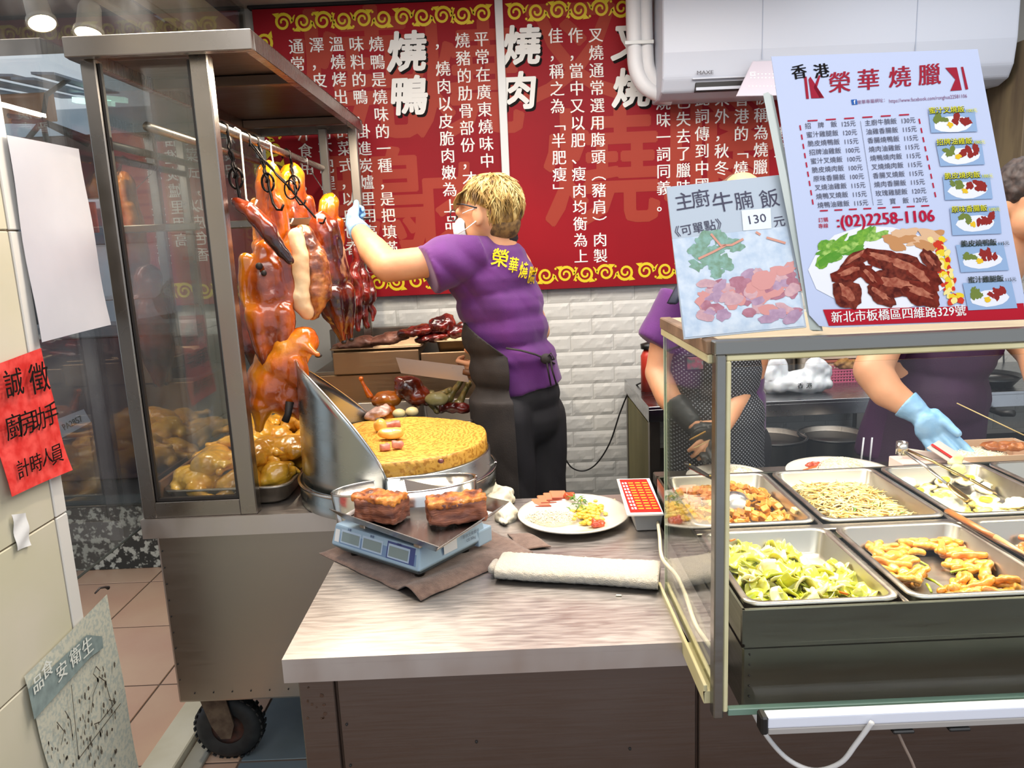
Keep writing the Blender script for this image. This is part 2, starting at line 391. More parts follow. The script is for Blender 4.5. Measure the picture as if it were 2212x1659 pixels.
# stone kerb on the floor
M_marb = mat('pale_stone_kerb', 'd5cdb2', 0.4, col2='e2dcc6', nscale=6)
struct('trim_2', bbox((-1.175, 1.2, 0), (-1.07, 3.45, 0.035), .004), M_marb)
struct('trim_3', bbox((-1.065, 1.2, 0), (-1.00, 3.45, 0.012), .003), mat('grey_stone_kerb', '9c998c', 0.5))
# granite upstand behind the left window
M_gran = mat('black_and_white_terrazzo', '343734', 0.25, col2='c3c6ba', nscale=38, nlo=.5, nhi=.6, detail=2)
struct('wall_low_terrazzo', bbox((-4.2, 3.62, 0), (-1.12, 3.75, 0.335), .004), M_gran)
struct('trim_4', bbox((-4.2, 3.61, 0.335), (-1.12, 3.76, 0.35), .004), mat('dark_green_sill', '2c312b', 0.4))
# shopfront glass left of the trolley
win = thing('window_1', None, None, (-1.06, 1.67, 0.6)); win['kind'] = 'structure'
put('pane', bbox((-1.066, 1.665, 0.80), (-1.060, 3.45, 2.58), .001), glassmat('shopfront_glass', (0.88, 0.90, 0.89), 0.09, 0.0, 0.08, 4.0), win)
put('frame', bbox((-1.067, 1.665, 0.797), (-1.059, 3.45, 0.80), .0008), mat('dark_green_sill', '2c312b', 0.4), win)
# ================================================================ FRONT COUNTER, TROLLEY, SERVING UNIT
# --- front counter
CT = 0.80
fc = thing('front_counter', 'long low stainless steel counter with the scale and plate on it', 'counter', (0.4, 1.3, 0))
top = MB(); top.box((-0.452, 1.30, CT - 0.012), (0.372, 2.14, CT)); top.box((-0.452, 1.30, CT - 0.048), (0.372, 1.312, CT - .0119)); top.box((-0.452, 1.312, CT - 0.048), (-0.440, 2.14, CT - .0119))
put('worktop', top.mesh(), MSW, fc)
M_cab = steel('cabinet_steel', '7b6f68', 0.42, (1, 1, 30), 0.03)
put('body', bbox((-0.43, 1.345, 0.05), (0.37, 2.10, CT - 0.013), .003), M_cab, fc); put('body', bbox((0.3705, 1.345, 0.05), (1.75, 2.10, .716), .003), M_cab, fc)
put('corner_panel', bbox((-0.436, 1.331, 0.05), (-0.368, 1.352, CT - .05), .002), M_cab, fc)
put('front_panel', bbox((-0.362, 1.331, 0.05), (0.33, 1.352, CT - .05), .002), M_cab, fc)
put('front_panel', bbox((0.336, 1.331, 0.05), (1.74, 1.352, .714), .002), M_cab, fc)
rv = MB()
for i in range(7): rv.ball((-0.35, 1.330, 0.10 + i * 0.09), 0.0028, 5)
for x in (-.1, .2, .45, .6): rv.ball((x, 1.330, .62 - abs(x) * .3), 0.003, 5)
o = rv.put('rivets', mat('dark_rivet', '1b1817', 0.6), fc); o['kind'] = 'stuff'
st = MB()
for i in range(12):
    cx_, cz_, r_ = -0.425 + rnd.uniform(0, .035), .742 - rnd.uniform(0, .09), rnd.uniform(.0015, .005)
    st.prism([(cx_ + r_ * rnd.uniform(.6, 1.3) * math.cos(k * PI / 4), cz_ + r_ * rnd.uniform(.6, 1.3) * math.sin(k * PI / 4)) for k in range(8)], 1.3303, 1.3312, 'y')
o = st.put('rust_stain', mat('rust_brown', '4a3324', 0.8), fc); o['kind'] = 'stuff'
# --- wheeled roast-meat trolley
tr = thing('roast_meat_trolley', 'tall stainless steel trolley with glass display hood on rubber wheels', 'trolley', (-0.8, 2.0, 0))
ZT = 0.84
t2 = MB(); t2.box((-1.035, 1.985, ZT - .012), (-0.46, 2.945, ZT)); t2.box((-1.035, 1.985, ZT - .055), (-0.46, 2.0, ZT - .0119)); t2.box((-1.035, 2.0, ZT - .055), (-1.023, 2.945, ZT - .0119))
put('worktop', t2.mesh(), MSW, tr)
M_body = steel('trolley_body_steel', 'aaa39b', 0.36, (1, 1, 14), 0.02, .05)
put('body', bbox((-1.02, 2.03, 0.255), (-0.46, 2.93, ZT - .013), .006, 2), M_body, tr)
rv = MB()
for i in range(10): rv.ball((-0.97 + i * .055, 2.0285, .285), .0022, 5)
for i in range(9): rv.ball((-1.008, 2.0285, .33 + i * .05), .0022, 5)
o = rv.put('rivets', mat('dark_rivet', '1b1817', 0.6), tr); o['kind'] = 'stuff'
put('lower_rail', bbox((-0.993, 1.994, ZT), (-0.761, 2.026, ZT + .045), .002), MS, tr)
put('post', bbox((-1.03, 1.992, ZT), (-0.992, 2.03, 2.035), .003), MS, tr)
put('post', bbox((-0.762, 1.992, ZT), (-0.715, 2.03, 2.035), .003), MS, tr)
put('post', bbox((-0.745, 3.23, 1.071), (-0.712, 3.26, 2.03), .003), MS, tr)
put('post', bbox((-0.625, 3.23, 1.071), (-0.588, 3.265, 2.03), .003), MS, tr)
put('glass_bead', bevel(MB().box((-0.9915, 2.0, ZT + .046), (-0.984, 2.012, 2.024)).box((-0.77, 2.0, ZT + .046), (-0.7625, 2.012, 2.024)).box((-0.984, 2.0, ZT + .046), (-0.77, 2.012, ZT + .055)).mesh(), .001, 1), mat('black_rubber_bead', '2a2522', 0.5), tr)
G_case = glassmat('display_glass', (0.93, 0.95, 0.94), 0.05, 0.0, 0.05)
G_side = glassmat('side_display_glass', (0.80, 0.82, 0.82), 0.16, 0.0, 0.04, 3.2)
put('front_pane', bbox((-0.99, 2.005, ZT + .047), (-0.762, 2.010, 2.03), .0005), G_case, tr)
put('side_pane', bbox((-1.026, 2.03, ZT + .02), (-1.021, 3.28, 2.03), .0005), G_side, tr)
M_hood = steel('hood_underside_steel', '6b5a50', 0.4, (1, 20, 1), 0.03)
hd = MB(); 
hd.box((-1.035, 1.935, 2.025), (-0.585, 1.96, 2.072)); hd.box((-1.035, 3.345, 2.025), (-0.585, 3.37, 2.072)); hd.box((-1.035, 1.96, 2.025), (-1.01, 3.345, 2.072)); hd.box((-0.61, 1.96, 2.025), (-0.585, 3.345, 2.072))
put('hood_frame', bevel(hd.mesh(), .002, 1), MS, tr)
put('hood_panel', bbox((-1.01, 1.96, 2.058), (-0.61, 3.345, 2.068), .001), M_hood, tr)
for y in (2.35, 3.12): put('hood_crossbar', bbox((-1.01, y, 2.027), (-0.61, y + .03, 2.057), .002), M_hood, tr)
put('hanging_rail', MB().tube([(-0.74, 2.03, 1.875), (-0.74, 3.24, 1.875)], .012, 14).mesh(), MS, tr)
put('hanging_rail', MB().tube([(-0.90, 2.03, 1.875), (-0.90, 3.24, 1.875)], .012, 14).mesh(), MS, tr)
put('cross_rail', bbox((-1.0, 2.62, 1.63), (-0.62, 2.66, 1.655), .003), MS, tr)
# caster
def caster(x, y):
    put('caster_plate', bevel(MB().box((x - .075, y - .05, .236), (x + .055, y + .05, .254)).mesh(), .002, 1), mat('rusty_bracket', '5a4a3f', 0.7, 0.6, col2='7a6a58', nscale=30, bump=.3), tr)
    for s in (-1, 1): put('caster_fork', MB().prism([(x - .05, .24), (x + .03, .24), (x + .05, .13), (x + .035, .085), (x + .005, .085), (x - .02, .13)], y + s * .042 - .003, y + s * .042 + .003, 'y').mesh(), mat('rusty_bracket', '5a4a3f', 0.7), tr)
    M = Matrix.Rotation(PI / 2, 3, 'X')
    prof = [(.050, -.024), (.078, -.030), (.096, -.024), (.104, -.010), (.104, .010), (.096, .024), (.078, .030), (.050, .024)]
    ty = MB().lathe(prof, (x + .02, y, .104), 36, M=M)
    tyo = put('tyre', ty.mesh(), mat('black_rubber_tyre', '1c1e1f', 0.6, col2='2b2d2d', nscale=30), tr)
    tread = MB()
    for i in range(30):
        a = 2 * PI * i / 30
        for s in (-1, 1):
            c = Vector((x + .02 + math.cos(a) * .1035, y + s * .013, .104 + math.sin(a) * .1035)); Mr = Matrix.Rotation(-a + s * .1, 4, 'Y'); Mr.translation = c
            tread.box((-.002, -.008, -.006), (.003, .008, .006), M=Mr)
    q = put('tread_blocks', tread.mesh(), mat('black_rubber_tyre', '1c1e1f', 0.6), tyo); q['kind'] = 'stuff'
    hb = MB().lathe([(.001, -.026), (.016, -.026), (.018, -.012), (.046, -.014), (.052, -.022), (.052, .022), (.046, .014), (.018, .012), (.016, .026), (.001, .026)], (x + .02, y, .104), 28, M=M)
    put('wheel_hub', hb.mesh(), mat('rusty_red_hub', '5b3a30', 0.6, 0.5, col2='3b3330', nscale=40), tr)
caster(-0.945, 2.14); caster(-0.55, 2.8)
# --- serving unit with sneeze guard
su = thing('serving_unit', 'stainless steel serving unit with glass sneeze guard holding the food pans', 'serving counter', (1.0, 1.2, 0.72))
XG = 0.31
b = MB(); b.box((0.375, 1.195, 0.845), (1.75, 1.203, 0.915)); b.box((0.375, 1.195, 0.845), (0.381, 1.945, 0.915)); b.box((1.744, 1.195, .845), (1.75, 1.945, .915)); b.box((0.375, 1.935, .845), (1.75, 1.945, .915)); b.box((0.375, 1.195, .845), (1.75, 1.945, .853)); put('upper_well', bevel(b.mesh(), .001, 1), MSG, su)
for y in (1.538,): put('divider', bbox((0.381, y, .905), (1.744, y + .027, .914), .002), MS, su)
for x in (.657, .942, 1.227): put('divider', bbox((x, 1.203, .900), (x + .011, 1.935, .912), .002), MS, su)
put('rear_shelf', bbox((0.42, 1.95, .80), (1.75, 2.235, .835), .003), MSD, su)
b = MB(); b.box((0.378, 1.20, 0.72), (1.75, 1.95, 0.842)); put('lower_well', bevel(b.mesh(), .003, 1), MSG, su)
rv = MB()
for i in range(6): rv.ball((0.39, 1.199, 0.73 + i * .02), .0018, 5)
o = rv.put('rivets', mat('dark_rivet', '1b1817', 0.6), su); o['kind'] = 'stuff'
M_post = steel('guard_frame_steel', '8e8c86', 0.35, (1, 1, 10), 0.02)
M_trimy = mat('yellowed_trim', 'c9bd8c', 0.5, col2='d8cfa4', nscale=9)
put('post', bbox((XG - .004, 1.118, 0.765), (XG + .012, 1.142, 1.368), .002), M_post, su)
put('post_trim', bbox((XG + .012, 1.12, 0.775), (XG + .020, 1.14, 1.358), .002), M_trimy, su, label='yellowed strip down the post')
put('top_rail', bbox((XG - .006, 1.118, 1.368), (1.75, 1.142, 1.389), .002), M_post, su)
put('top_rail_trim', bbox((XG + .012, 1.121, 1.358), (1.75, 1.139, 1.368), .002), M_trimy, su)
put('side_rail', bbox((XG - .012, 1.142, 1.366), (XG + .010, 1.50, 1.388), .002), mat('brown_wood_edge', '94765b', 0.6, col2='6f5640', nscale=14), su, label='brown top side rail')
put('side_rail_trim', bbox((XG - .010, 1.142, 1.352), (XG + .008, 1.50, 1.366), .002), M_trimy, su)
put('shelf', bbox((XG + .010, 1.142, 1.372), (1.75, 1.50, 1.386), .001), mat('shelf_board', 'b9a888', 0.6), su)
put('bottom_side_rail', bevel(MB().box((XG - .014, 1.142, .778), (XG + .010, 1.53, .80)).box((XG - .014, 1.142, .80), (XG - .008, 1.53, .812)).box((XG + .002, 1.142, .80), (XG + .010, 1.53, .812)).mesh(), .001, 1), M_trimy, su)
put('bottom_rail', bbox((XG + .022, 1.125, .765), (1.75, 1.137, .777), .001), mat('green_glass_edge', '6f8a7a', 0.3), su)
G_guard = glassmat('sneeze_guard_glass', (0.95, 0.97, 0.96), 0.06, 0.0, 0.03)
put('side_glass', bbox((XG - .003, 1.14, .79), (XG + .002, 1.505, 1.362), .0005), G_guard, su)
put('front_glass', bbox((XG + .022, 1.129, .775), (1.75, 1.133, 1.348), .0005), glassmat('front_guard_glass', (0.98, 0.99, 0.985), 0.022, 0.0, 0.0), su)
put('glass_edge', bbox((XG - .0035, 1.505, .79), (XG + .0025, 1.508, 1.362), .0005), mat('pale_glass_edge', 'c9d3b4', 0.3), su)
# lamp tube under the front edge
lt = thing('lamp_tube', 'long white plastic lamp batten with black end cap under the serving unit', 'lamp', (1.0, 1.07, .78))
LY = 1.098
put('housing', bevel(MB().box((0.385, LY - .010, .770), (1.75, LY + .012, .784)).box((0.385, LY - .010, .765), (1.75, LY + .008, .770)).mesh(), .003, 2), mat('white_plastic_batten', 'dfe1ea', 0.3), lt)
put('end_cap', bbox((0.374, LY - .012, .754), (0.386, LY + .014, .786), .003), mat('black_plastic', '191817', 0.4), lt)
put('base_channel', bevel(MB().box((0.385, LY - .010, .753), (1.75, LY + .012, .765)).mesh(), .002, 1), mat('greyed_channel', 'a49e98', 0.5), lt)
for x in (0.585, 0.675): put('bracket', bbox((x, LY - .014, .747), (x + .035, LY + .0, .753), .002), mat('black_plastic', '191817', 0.4), lt)
put('black_switch_box', bbox((0.605, 1.30, .655), (0.655, 1.331, .72), .003), mat('black_plastic', '191817', 0.4), label='small black box fixed below the lamp batten', cat='switch')
def cable(name, pts, r, m, label, cat='cable', n=8, res=8):
    pts = [Vector(p) for p in pts]; out = []
    for i in range(len(pts) - 1):
        p0 = pts[max(0, i - 1)]; p1 = pts[i]; p2 = pts[i + 1]; p3 = pts[min(len(pts) - 1, i + 2)]
        for k in range(res):
            t = k / res; out.append(0.5 * ((2 * p1) + (p2 - p0) * t + (2 * p0 - 5 * p1 + 4 * p2 - p3) * t * t + (3 * p1 - p0 - 3 * p2 + p3) * t ** 3))
    out.append(pts[-1]); mb = MB().tube(out, r, n)
    if label: return mb.put(name, m, None, label=label, cat=cat)
    return mb
M_wcab = mat('white_cable', 'd5d2cf', 0.45)
cable('cable', [P(1628, 1540, Y=1.16), P(1660, 1595, Y=1.15), P(1705, 1642, Y=1.14), P(1760, 1664, Y=1.12), P(1815, 1648, Y=1.10), P(1850, 1606, Y=1.09), P(1884, 1560, Y=1.08)], .0042, M_wcab, 'white round cable looping down below the serving unit')
cable('cable', [P(1930, 1560, Y=1.10), P(1950, 1605, Y=1.11), P(1975, 1659, Y=1.12), P(1990, 1720, Y=1.13)], .0025, mat('beige_cable', '9d8a7c', 0.5), 'thin beige wire hanging down right of the white loop')
cable('cable', [P(1421, 1128, Z=.83), P(1425, 1160, Y=1.70), P(1427, 1190, Y=1.62), P(1434, 1212, Y=1.50), P(1462, 1245, Y=1.42), P(1482, 1290, Y=1.33), P(1503, 1350, Y=1.24), P(1537, 1400, Y=1.17)], .0042, mat('cream_cable', 'e0d6ba', 0.45), 'cream cable running down beside the side glass')
# ================================================================ RED WALL BANNER
M_red = mat('banner_red', '960f1c', 0.55, col2='7e0a17', nscale=1.2, spec=.2)
M_ghost = mat('banner_ghost_lettering', '9c3a2b', 0.55, spec=.2)
M_wh = mat('lettering_white', 'e9e9e4', 0.5)
M_bk = mat('lettering_black', '14100f', 0.5)
M_yel = mat('scroll_yellow', 'ddc41c', 0.45)
YB = 3.455
bn1 = thing('wall_banner', 'red wall banner panel with white vertical lettering, left of the white seam strip', 'banner', (-0.5, YB, 1.33), 'red menu banners')
bn2 = thing('wall_banner', 'red wall banner panel right of the white seam strip, partly behind the air conditioner', 'banner', (0.6, YB, 1.33), 'red menu banners')
XS = -0.002
put('panel', bbox((-1.03, YB, 1.325), (XS, YB + .012, 2.555), .001), M_red, bn1)
put('panel', bbox((XS + .03, YB, 1.325), (1.36, YB + .012, 2.555), .001), M_red, bn2)
put('seam_strip', bbox((XS - .002, YB - .012, 1.30), (XS + .032, YB + .012, 2.60), .002), mat('white_trunking', 'd8dbd9', 0.4), None, label='white vertical trunking strip between the two red banners', cat='trim strip')
sh = Sheet((0, YB, 1.5), (1, 0, 0), (0, 0, 1))
GH=[0]
def gh(key, ch, px, py, size): GH[0]+=1; sh.text(key, ch, px, py, size, h=.0002 + GH[0] * 1.2e-4 * .9, bold=.018)
gh('g1', '燒', 765, 185, 290); gh('g1', '鴨', 815, 450, 230); gh('g1', '燒', 1010, 190, 250); gh('g1', '肉', 1005, 470, 210)
gh('g2', '叉', 1240, 125, 240); gh('g2', '燒', 1300, 380, 260); gh('g2', '臘', 1560, 330, 260)
def title(key, ch, px, py, size):
    sh.text(key + 'k', ch, px + 4, py + 5, size, h=.0016, bold=.035, shear=.12); sh.text(key, ch, px, py, size, h=.0022, bold=.030, shear=.12)
title('t1', '燒', 876, 118, 86); title('t1', '鴨', 880, 213, 84)
title('t2', '燒', 1124, 104, 84); title('t2', '肉', 1118, 202, 80); title('t2', '叉', 1358, 96, 80); title('t2', '燒', 1362, 196, 84)
cols = [('w1', '燒鴨是燒味的一種，是把填滿', 813, 98), ('w1', '味料的鴨，掛進炭爐里用高', 770, 98), ('w1', '溫燒烤出爐的菜式，以皮色香', 727, 98), ('w1', '澤，皮脆肉而不肥腥', 684, 100), ('w1', '通常會配梅汁食用。', 640, 103),
        ('w1', '平常在廣東燒味中，為', 1040, 87), ('w1', '燒豬的肋骨部份，才', 999, 90), ('w1', '， 燒肉以皮脆肉嫩為上品', 953, 93),
        ('w2', '佳，稱之為「半肥瘦」', 1200, 80), ('w2', '作，當中又以肥、瘦肉均衡為上', 1243, 79), ('w2', '叉燒通常選用脢頭（豬肩）肉製', 1287, 78),
        ('w2', '在廣東燒味一詞同義。', 1432, 72 + 38), ('w2', '食品、已失去了臘味', 1476, 108), ('w2', '因此詞傳到中國', 1517, 178), ('w2', '以來外，秋冬', 1560, 178), ('w2', '香港的「燒', 1602, 216), ('w2', '被稱為燒臘', 1645, 213), ('w2', '港式', 1688, 290)]
VERT = {'，': 0, '「': '﹁', '」': '﹂', '（': '︵', '）': '︶'}
for key, txt, px, py in cols:
    t = ''.join(VERT.get(c, c) or c for c in txt)
    if key == 'w1' and px == 953:
        sh.column(key, '，', px, py, 36.2, 33, h=.0014, bold=.012); sh.column(key, t[2:], px + 4, py + 58, 36.2, 33, h=.0014, bold=.012); continue
    sh.column(key, t, px, py, 36.2, 33, h=.0014, bold=.012)
# scroll border
def scroll(key, a0, b0, a1, b1, per=0.088, amp=0.038, wd=0.0125, h=.0012):
    L = math.hypot(a1 - a0, b1 - b0); n = max(1, round(L / per)); per = L / n; ux, uy = (a1 - a0) / L, (b1 - b0) / L
    def T(x, y): return (a0 + ux * x - uy * y, b0 + uy * x + ux * y)
    for i in range(n):
        cx = (i + .5) * per; sg = 1 if i % 2 else -1; mx = 1 if (i // 3) % 2 else -1; pts = []; ws = []
        for k in range(7):          # tail sweeping in from the neighbour
            t = k / 6; pts.append(T(cx - mx * (per * .62 * (1 - t) + amp * .98 * t), -sg * amp * (.75 * math.cos(t * 1.2) - .35 * t))); ws.append(wd * (.25 + .75 * t))
        for k in range(1, 30):
            t = k / 29; th = PI + 1.55 * 2 * PI * t; r = amp * (1 - .80 * t); pts.append(T(cx + mx * r * math.cos(th) * .98, sg * (r * math.sin(th)) * 1.0)); ws.append(wd * (1.05 - .45 * t))
        sh.stroke(key, pts, ws, h + 2e-5 * (i % 3))
        lf = [T(cx + mx * amp * .75, -sg * amp * .55), T(cx + mx * amp * 1.15, -sg * amp * .95), T(cx + mx * amp * .35, -sg * amp * 1.02)]; sh.poly(key, lf, h + 8e-5)
        dx = T(cx - mx * per * .5, sg * amp * .72); sh.poly(key, [(dx[0] + wd * .45 * math.cos(q * PI / 3), dx[1] + wd * .45 * math.sin(q * PI / 3)) for q in range(6)], h + 8e-5)
A = sh.hit(590, 50); B = sh.hit(1050, 30); scroll('b1', A[0], A[1], XS - .012, A[1])
A2 = sh.hit(1200, 24); scroll('b2', XS + .04, A[1], 1.30, A[1])
Bl = sh.hit(1200, 594); scroll('b1', -0.98, Bl[1], XS - .012, Bl[1]); scroll('b2', XS + .04, Bl[1], 1.30, Bl[1])
scroll('b1', -0.992, A[1] - .03, -0.992, Bl[1] + .03)
for k, nm, m_, par in (('g1', 'ghost_lettering', M_ghost, bn1), ('g2', 'ghost_lettering', M_ghost, bn2), ('t1k', 'lettering_shadow', M_bk, bn1), ('t2k', 'lettering_shadow', M_bk, bn2),
                       ('t1', 'heading', M_wh, bn1), ('t2', 'heading', M_wh, bn2), ('w1', 'lettering', M_wh, bn1), ('w2', 'lettering', M_wh, bn2), ('b1', 'scroll_border', M_yel, bn1), ('b2', 'scroll_border', M_yel, bn2)):
    flush(sh, k, nm, m_, par)

# ================================================================ AIR CONDITIONER AND PIPES
M_acw = mat('air_conditioner_plastic', 'b9bec9', 0.35, spec=.35)
ac = thing('air_conditioner', 'long white wall air conditioner above the red banner', 'air conditioner', (1.36, 3.3, 2.09))
ZA = 2.115; prof = [(3.44, ZA - .02), (3.30, ZA - .025), (3.24, ZA - .005), (3.212, ZA + .045), (3.20, ZA + .14), (3.20, 2.50), (3.23, 2.56), (3.44, 2.56)]
me = MB().prism(prof, 0.655, 2.07, 'x').mesh(); bevel(me, .012, 3, 20); put('casing', me, M_acw, ac, smooth=False)
M_seam = mat('panel_seam', '9aa3b4', 0.5)
for x in (1.05, 1.66): put('panel_seam', bbox((x - .0015, 3.1985, ZA + .10), (x + .0015, 3.2005, 2.5), .0003), M_seam, ac)
put('air_slot', bbox((0.79, 3.222, ZA - .008), (1.02, 3.25, ZA + .034), .002), mat('dark_vent', '0f0d0e', 0.5), ac)
put('air_slot_lip', bbox((0.775, 3.205, ZA + .036), (1.02, 3.222, ZA + .042), .001), M_acw, ac)
put('louvre', bbox((0.79, 3.208, ZA - .006), (1.02, 3.214, ZA + .006), .001), M_acw, ac)
put('louvre', bbox((1.60, 3.222, ZA - .004), (1.80, 3.25, ZA + .02), .002), mat('dark_vent', '0f0d0e', 0.5), ac)
fl_ = MB(); q = [P(1626, 132, Y=3.16), P(1700, 130, Y=3.16), P(1700, 206, Y=3.10), P(1590, 208, Y=3.10)]
fl_.add([v for v in q] + [v + Vector((0, .006, 0)) for v in q], [(0, 1, 2, 3), (7, 6, 5, 4), (0, 4, 5, 1), (1, 5, 6, 2), (2, 6, 7, 3), (3, 7, 4, 0)])
put('hanging_flap', bevel(fl_.mesh(), .002, 1), mat('grey_flap', 'b9b2bd', 0.4), ac)
s3 = Sheet((0, 3.198, 2.2), (1, 0, 0), (0, 0, 1)); s3.text('m', 'MAXE', 1523, 157, 11, h=.0006, bold=.02, sx=1.25); flush(s3, 'm', 'maker_lettering', mat('grey_lettering', '4b4a52', .5), ac)
s4 = Sheet(q[0], q[1] - q[0], q[0] - q[3])
for i in range(9):
    for j in range(2): s4.pblob('d', 1622 + i * 8, 160 + j * 8 + 25 * (i % 2 == 3), 1.6, 1.6, .0006, n=6)
    s4.pblob('d', 1618 + i * 8, 186, 1.4, 1.4, .0006, n=6)
s4.pstroke('d', [(1632, 156), (1621, 156), (1621, 163), (1632, 163)], 1.5, .0006)
flush(s4, 'd', 'flap_markings', mat('print_white', 'f2f2f4', .5), ac)
M_pipe = mat('white_wrapped_pipe', 'dfe0e2', 0.5, bump=.15, bscale=90)
pp = thing('pipe_run', 'pair of white wrapped pipes curving down into the air conditioner', 'pipe', (0.57, 3.36, 2.1))
for k, (dx, dr) in enumerate(((0, 0), (34, 22))):
    mb = cable('', [P(1368 + dx * .8, -60, Y=3.36), P(1368 + dx * .8, 20, Y=3.36), P(1370 + dx * .8, 100, Y=3.36), P(1374 + dx * .8, 150 - dr * .2, Y=3.36), P(1392 + dx * .6, 185 - dr * .7, Y=3.36), P(1425, 205 - dr * .95, Y=3.36), P(1452, 211 - dr, Y=3.36)], .031 - .004 * k, None, None, n=14)
    put('pipe', mb.mesh(), M_pipe, pp)
put('clamp', bbox(P(1350, 96, Y=3.325), P(1412, 86, Y=3.33), .001), mat('white_trunking', 'd8dbd9', 0.4), pp)

# ================================================================ BOARDS ON THE SNEEZE GUARD
M_paper = mat('glossy_white_paper', 'bac3dd', 0.35, spec=.25)
def quadboard(name, pts, th, m_, parent):
    n = (pts[1] - pts[0]).cross(pts[3] - pts[0]).normalized()
    if n.dot(EYE - pts[0]) > 0: n = -n
    vs = [p for p in pts] + [p + n * th for p in pts]
    me = MB().add(vs, [(0, 1, 2, 3), (7, 6, 5, 4), (0, 4, 5, 1), (1, 5, 6, 2), (2, 6, 7, 3), (3, 7, 4, 0)]).mesh()
    return put(name, me, m_, parent)
# small board
o0 = P(1478, 733, Y=1.17); u_ = P(1740, 708, Y=1.17) - o0; vv = P(1442, 405, Y=1.245) - o0
b1 = thing('menu_board', 'small white board with handwritten black characters and a beef rice photo', 'menu board', tuple(o0))
s1 = Sheet(o0, u_, vv)
def on(s, px, py, h=0): a, b = s.hit(px, py); return s.w(a, b, h)
quadboard('board', [on(s1, 1478, 733), on(s1, 1742, 707), on(s1, 1692, 377), on(s1, 1440, 404)], .005, mat('laminated_white_card', 'b7c1cb', 0.4, spec=.2), b1)
M_card = mat('laminated_white_card', 'b7c1cb', 0.4, spec=.2)
s1.pquad('photo', [(1452, 517), (1700, 489), (1738, 704), (1480, 729)], .0008)
flush(s1, 'photo', 'rice_photo', mat('faded_photo_ground', 'b9c9da', 0.3, col2='d4dde6', nscale=60, detail=5), b1)
for i in range(26):
    q = random.Random(i); s1.pblob('gr', 1540 + q.gauss(0, 22), 545 + q.gauss(0, 18), 16, 11, .0012 + i * 3e-6, q.uniform(0, 3), .3, seed=i)
flush(s1, 'gr', 'printed_greens', mat('faded_green', '8fb3a6', .3, col2='7c9a82', nscale=120), b1)
PK = [mat('faded_pink_meat', 'b98391', .3, col2='a96f7c', nscale=90), mat('pale_pink_meat', 'cfa2a4', .3, col2='bb8f98', nscale=90), mat('mauve_meat', '9f7c97', .3, col2='b492aa', nscale=90), mat('salmon_meat', 'cf8a84', .3)]
for i in range(80):
    q = random.Random(100 + i); x = q.uniform(1520, 1722); yy = q.uniform(560, 690)
    if yy < 610 - (x - 1520) * .18: continue
    if x + (yy - 560) * .2 > 1738: x -= 30
    s1.pblob('pk%d' % (i % 4), x - (690 - yy) * .06, yy, q.uniform(11, 24), q.uniform(8, 15), .0014 + i * 4e-6, q.uniform(-.6, .9), .2, seed=i)
s1.pblob('pk3', 1648, 607, 26, 22, .0019, .3, .12)
for i in range(4): flush(s1, 'pk%d' % i, 'printed_meat', PK[i], b1)
for a_ in (((1535, 506), (1556, 531), (1580, 530), (1605, 517)), ((1508, 560), (1540, 545), (1568, 530)), ((1655, 514), (1696, 526)), ((1632, 502), (1642, 508))): s1.pstroke('car', a_, 5, .0022)
flush(s1, 'car', 'printed_carrot', mat('faded_orange', 'd79a86', .3), b1)
s1.text('ink', '主', 1478, 438, 43, .0012, 0, .07); s1.text('ink', '廚', 1514, 432, 43, .0012, 0, .07); s1.text('ink', '牛', 1561, 440, 48, .0012, 0, .07); s1.text('ink', '腩', 1607, 436, 43, .0012, 0, .07); s1.text('ink', '飯', 1662, 432, 44, .0012, 0, .07)
s1.text('ink', '《可單點》', 1508, 494, 26, .0012, .002, .09); s1.text('ink', '元', 1683, 480, 26, .0012, .002, .07)
s1.pquad('patch', [(1601, 455), (1664, 450), (1666, 494), (1605, 499)], .0016); flush(s1, 'patch', 'price_patch', mat('patch_white', 'dbe4ea', .3), b1)
s1.text('ink', '130', 1633, 475, 27, .0024, 0, .06, sx=1.1)
flush(s1, 'ink', 'handwriting', mat('marker_ink', '2b2745', .5), b1)
# large menu sheet
o2 = P(1752, 706, Y=1.165); u2 = P(2205, 697, Y=1.165) - o2; v2 = P(1666, 122, Y=1.275) - o2
b2 = thing('menu_sheet', 'large white printed menu sheet with price list and roast meat photos', 'menu board', tuple(o2))
s2 = Sheet(o2, u2, v2)
quadboard('sheet', [on(s2, 1800, 708), on(s2, 2222, 690), on(s2, 2112, 106), on(s2, 1666, 122), on(s2, 1752, 690)][:1] + [on(s2, 2222, 690), on(s2, 2112, 106), on(s2, 1666, 122)], .0015, M_paper, b2)
# fill the lower left corner (cut corner of the page)
cm = MB(); pts = [on(s2, 1800, 708), on(s2, 1666, 122), on(s2, 1748, 680), on(s2, 1770, 704)]; cm.add(pts + [p - s2.n * .0015 for p in pts], [(0, 1, 2, 3), (7, 6, 5, 4), (0, 4, 5, 1), (1, 5, 6, 2), (2, 6, 7, 3), (3, 7, 4, 0)]); put('sheet_corner', cm.mesh(), M_paper, b2)
sl = MB()
for k in range(4):
    off = -.004 - k * .004; pts = [on(s2, 1752 + k * 4, 712, off), on(s2, 1650 + 5 * k, 200, off), on(s2, 1662 + 5 * k, 196, off), on(s2, 1775 + k * 4, 712, off)]
    sl.add(pts, [(0, 1, 2, 3)])
put('plastic_sleeve', sl.mesh(), mat('cloudy_plastic', 'aeb6b0', 0.15, spec=.6), b2)
SL = 0.07
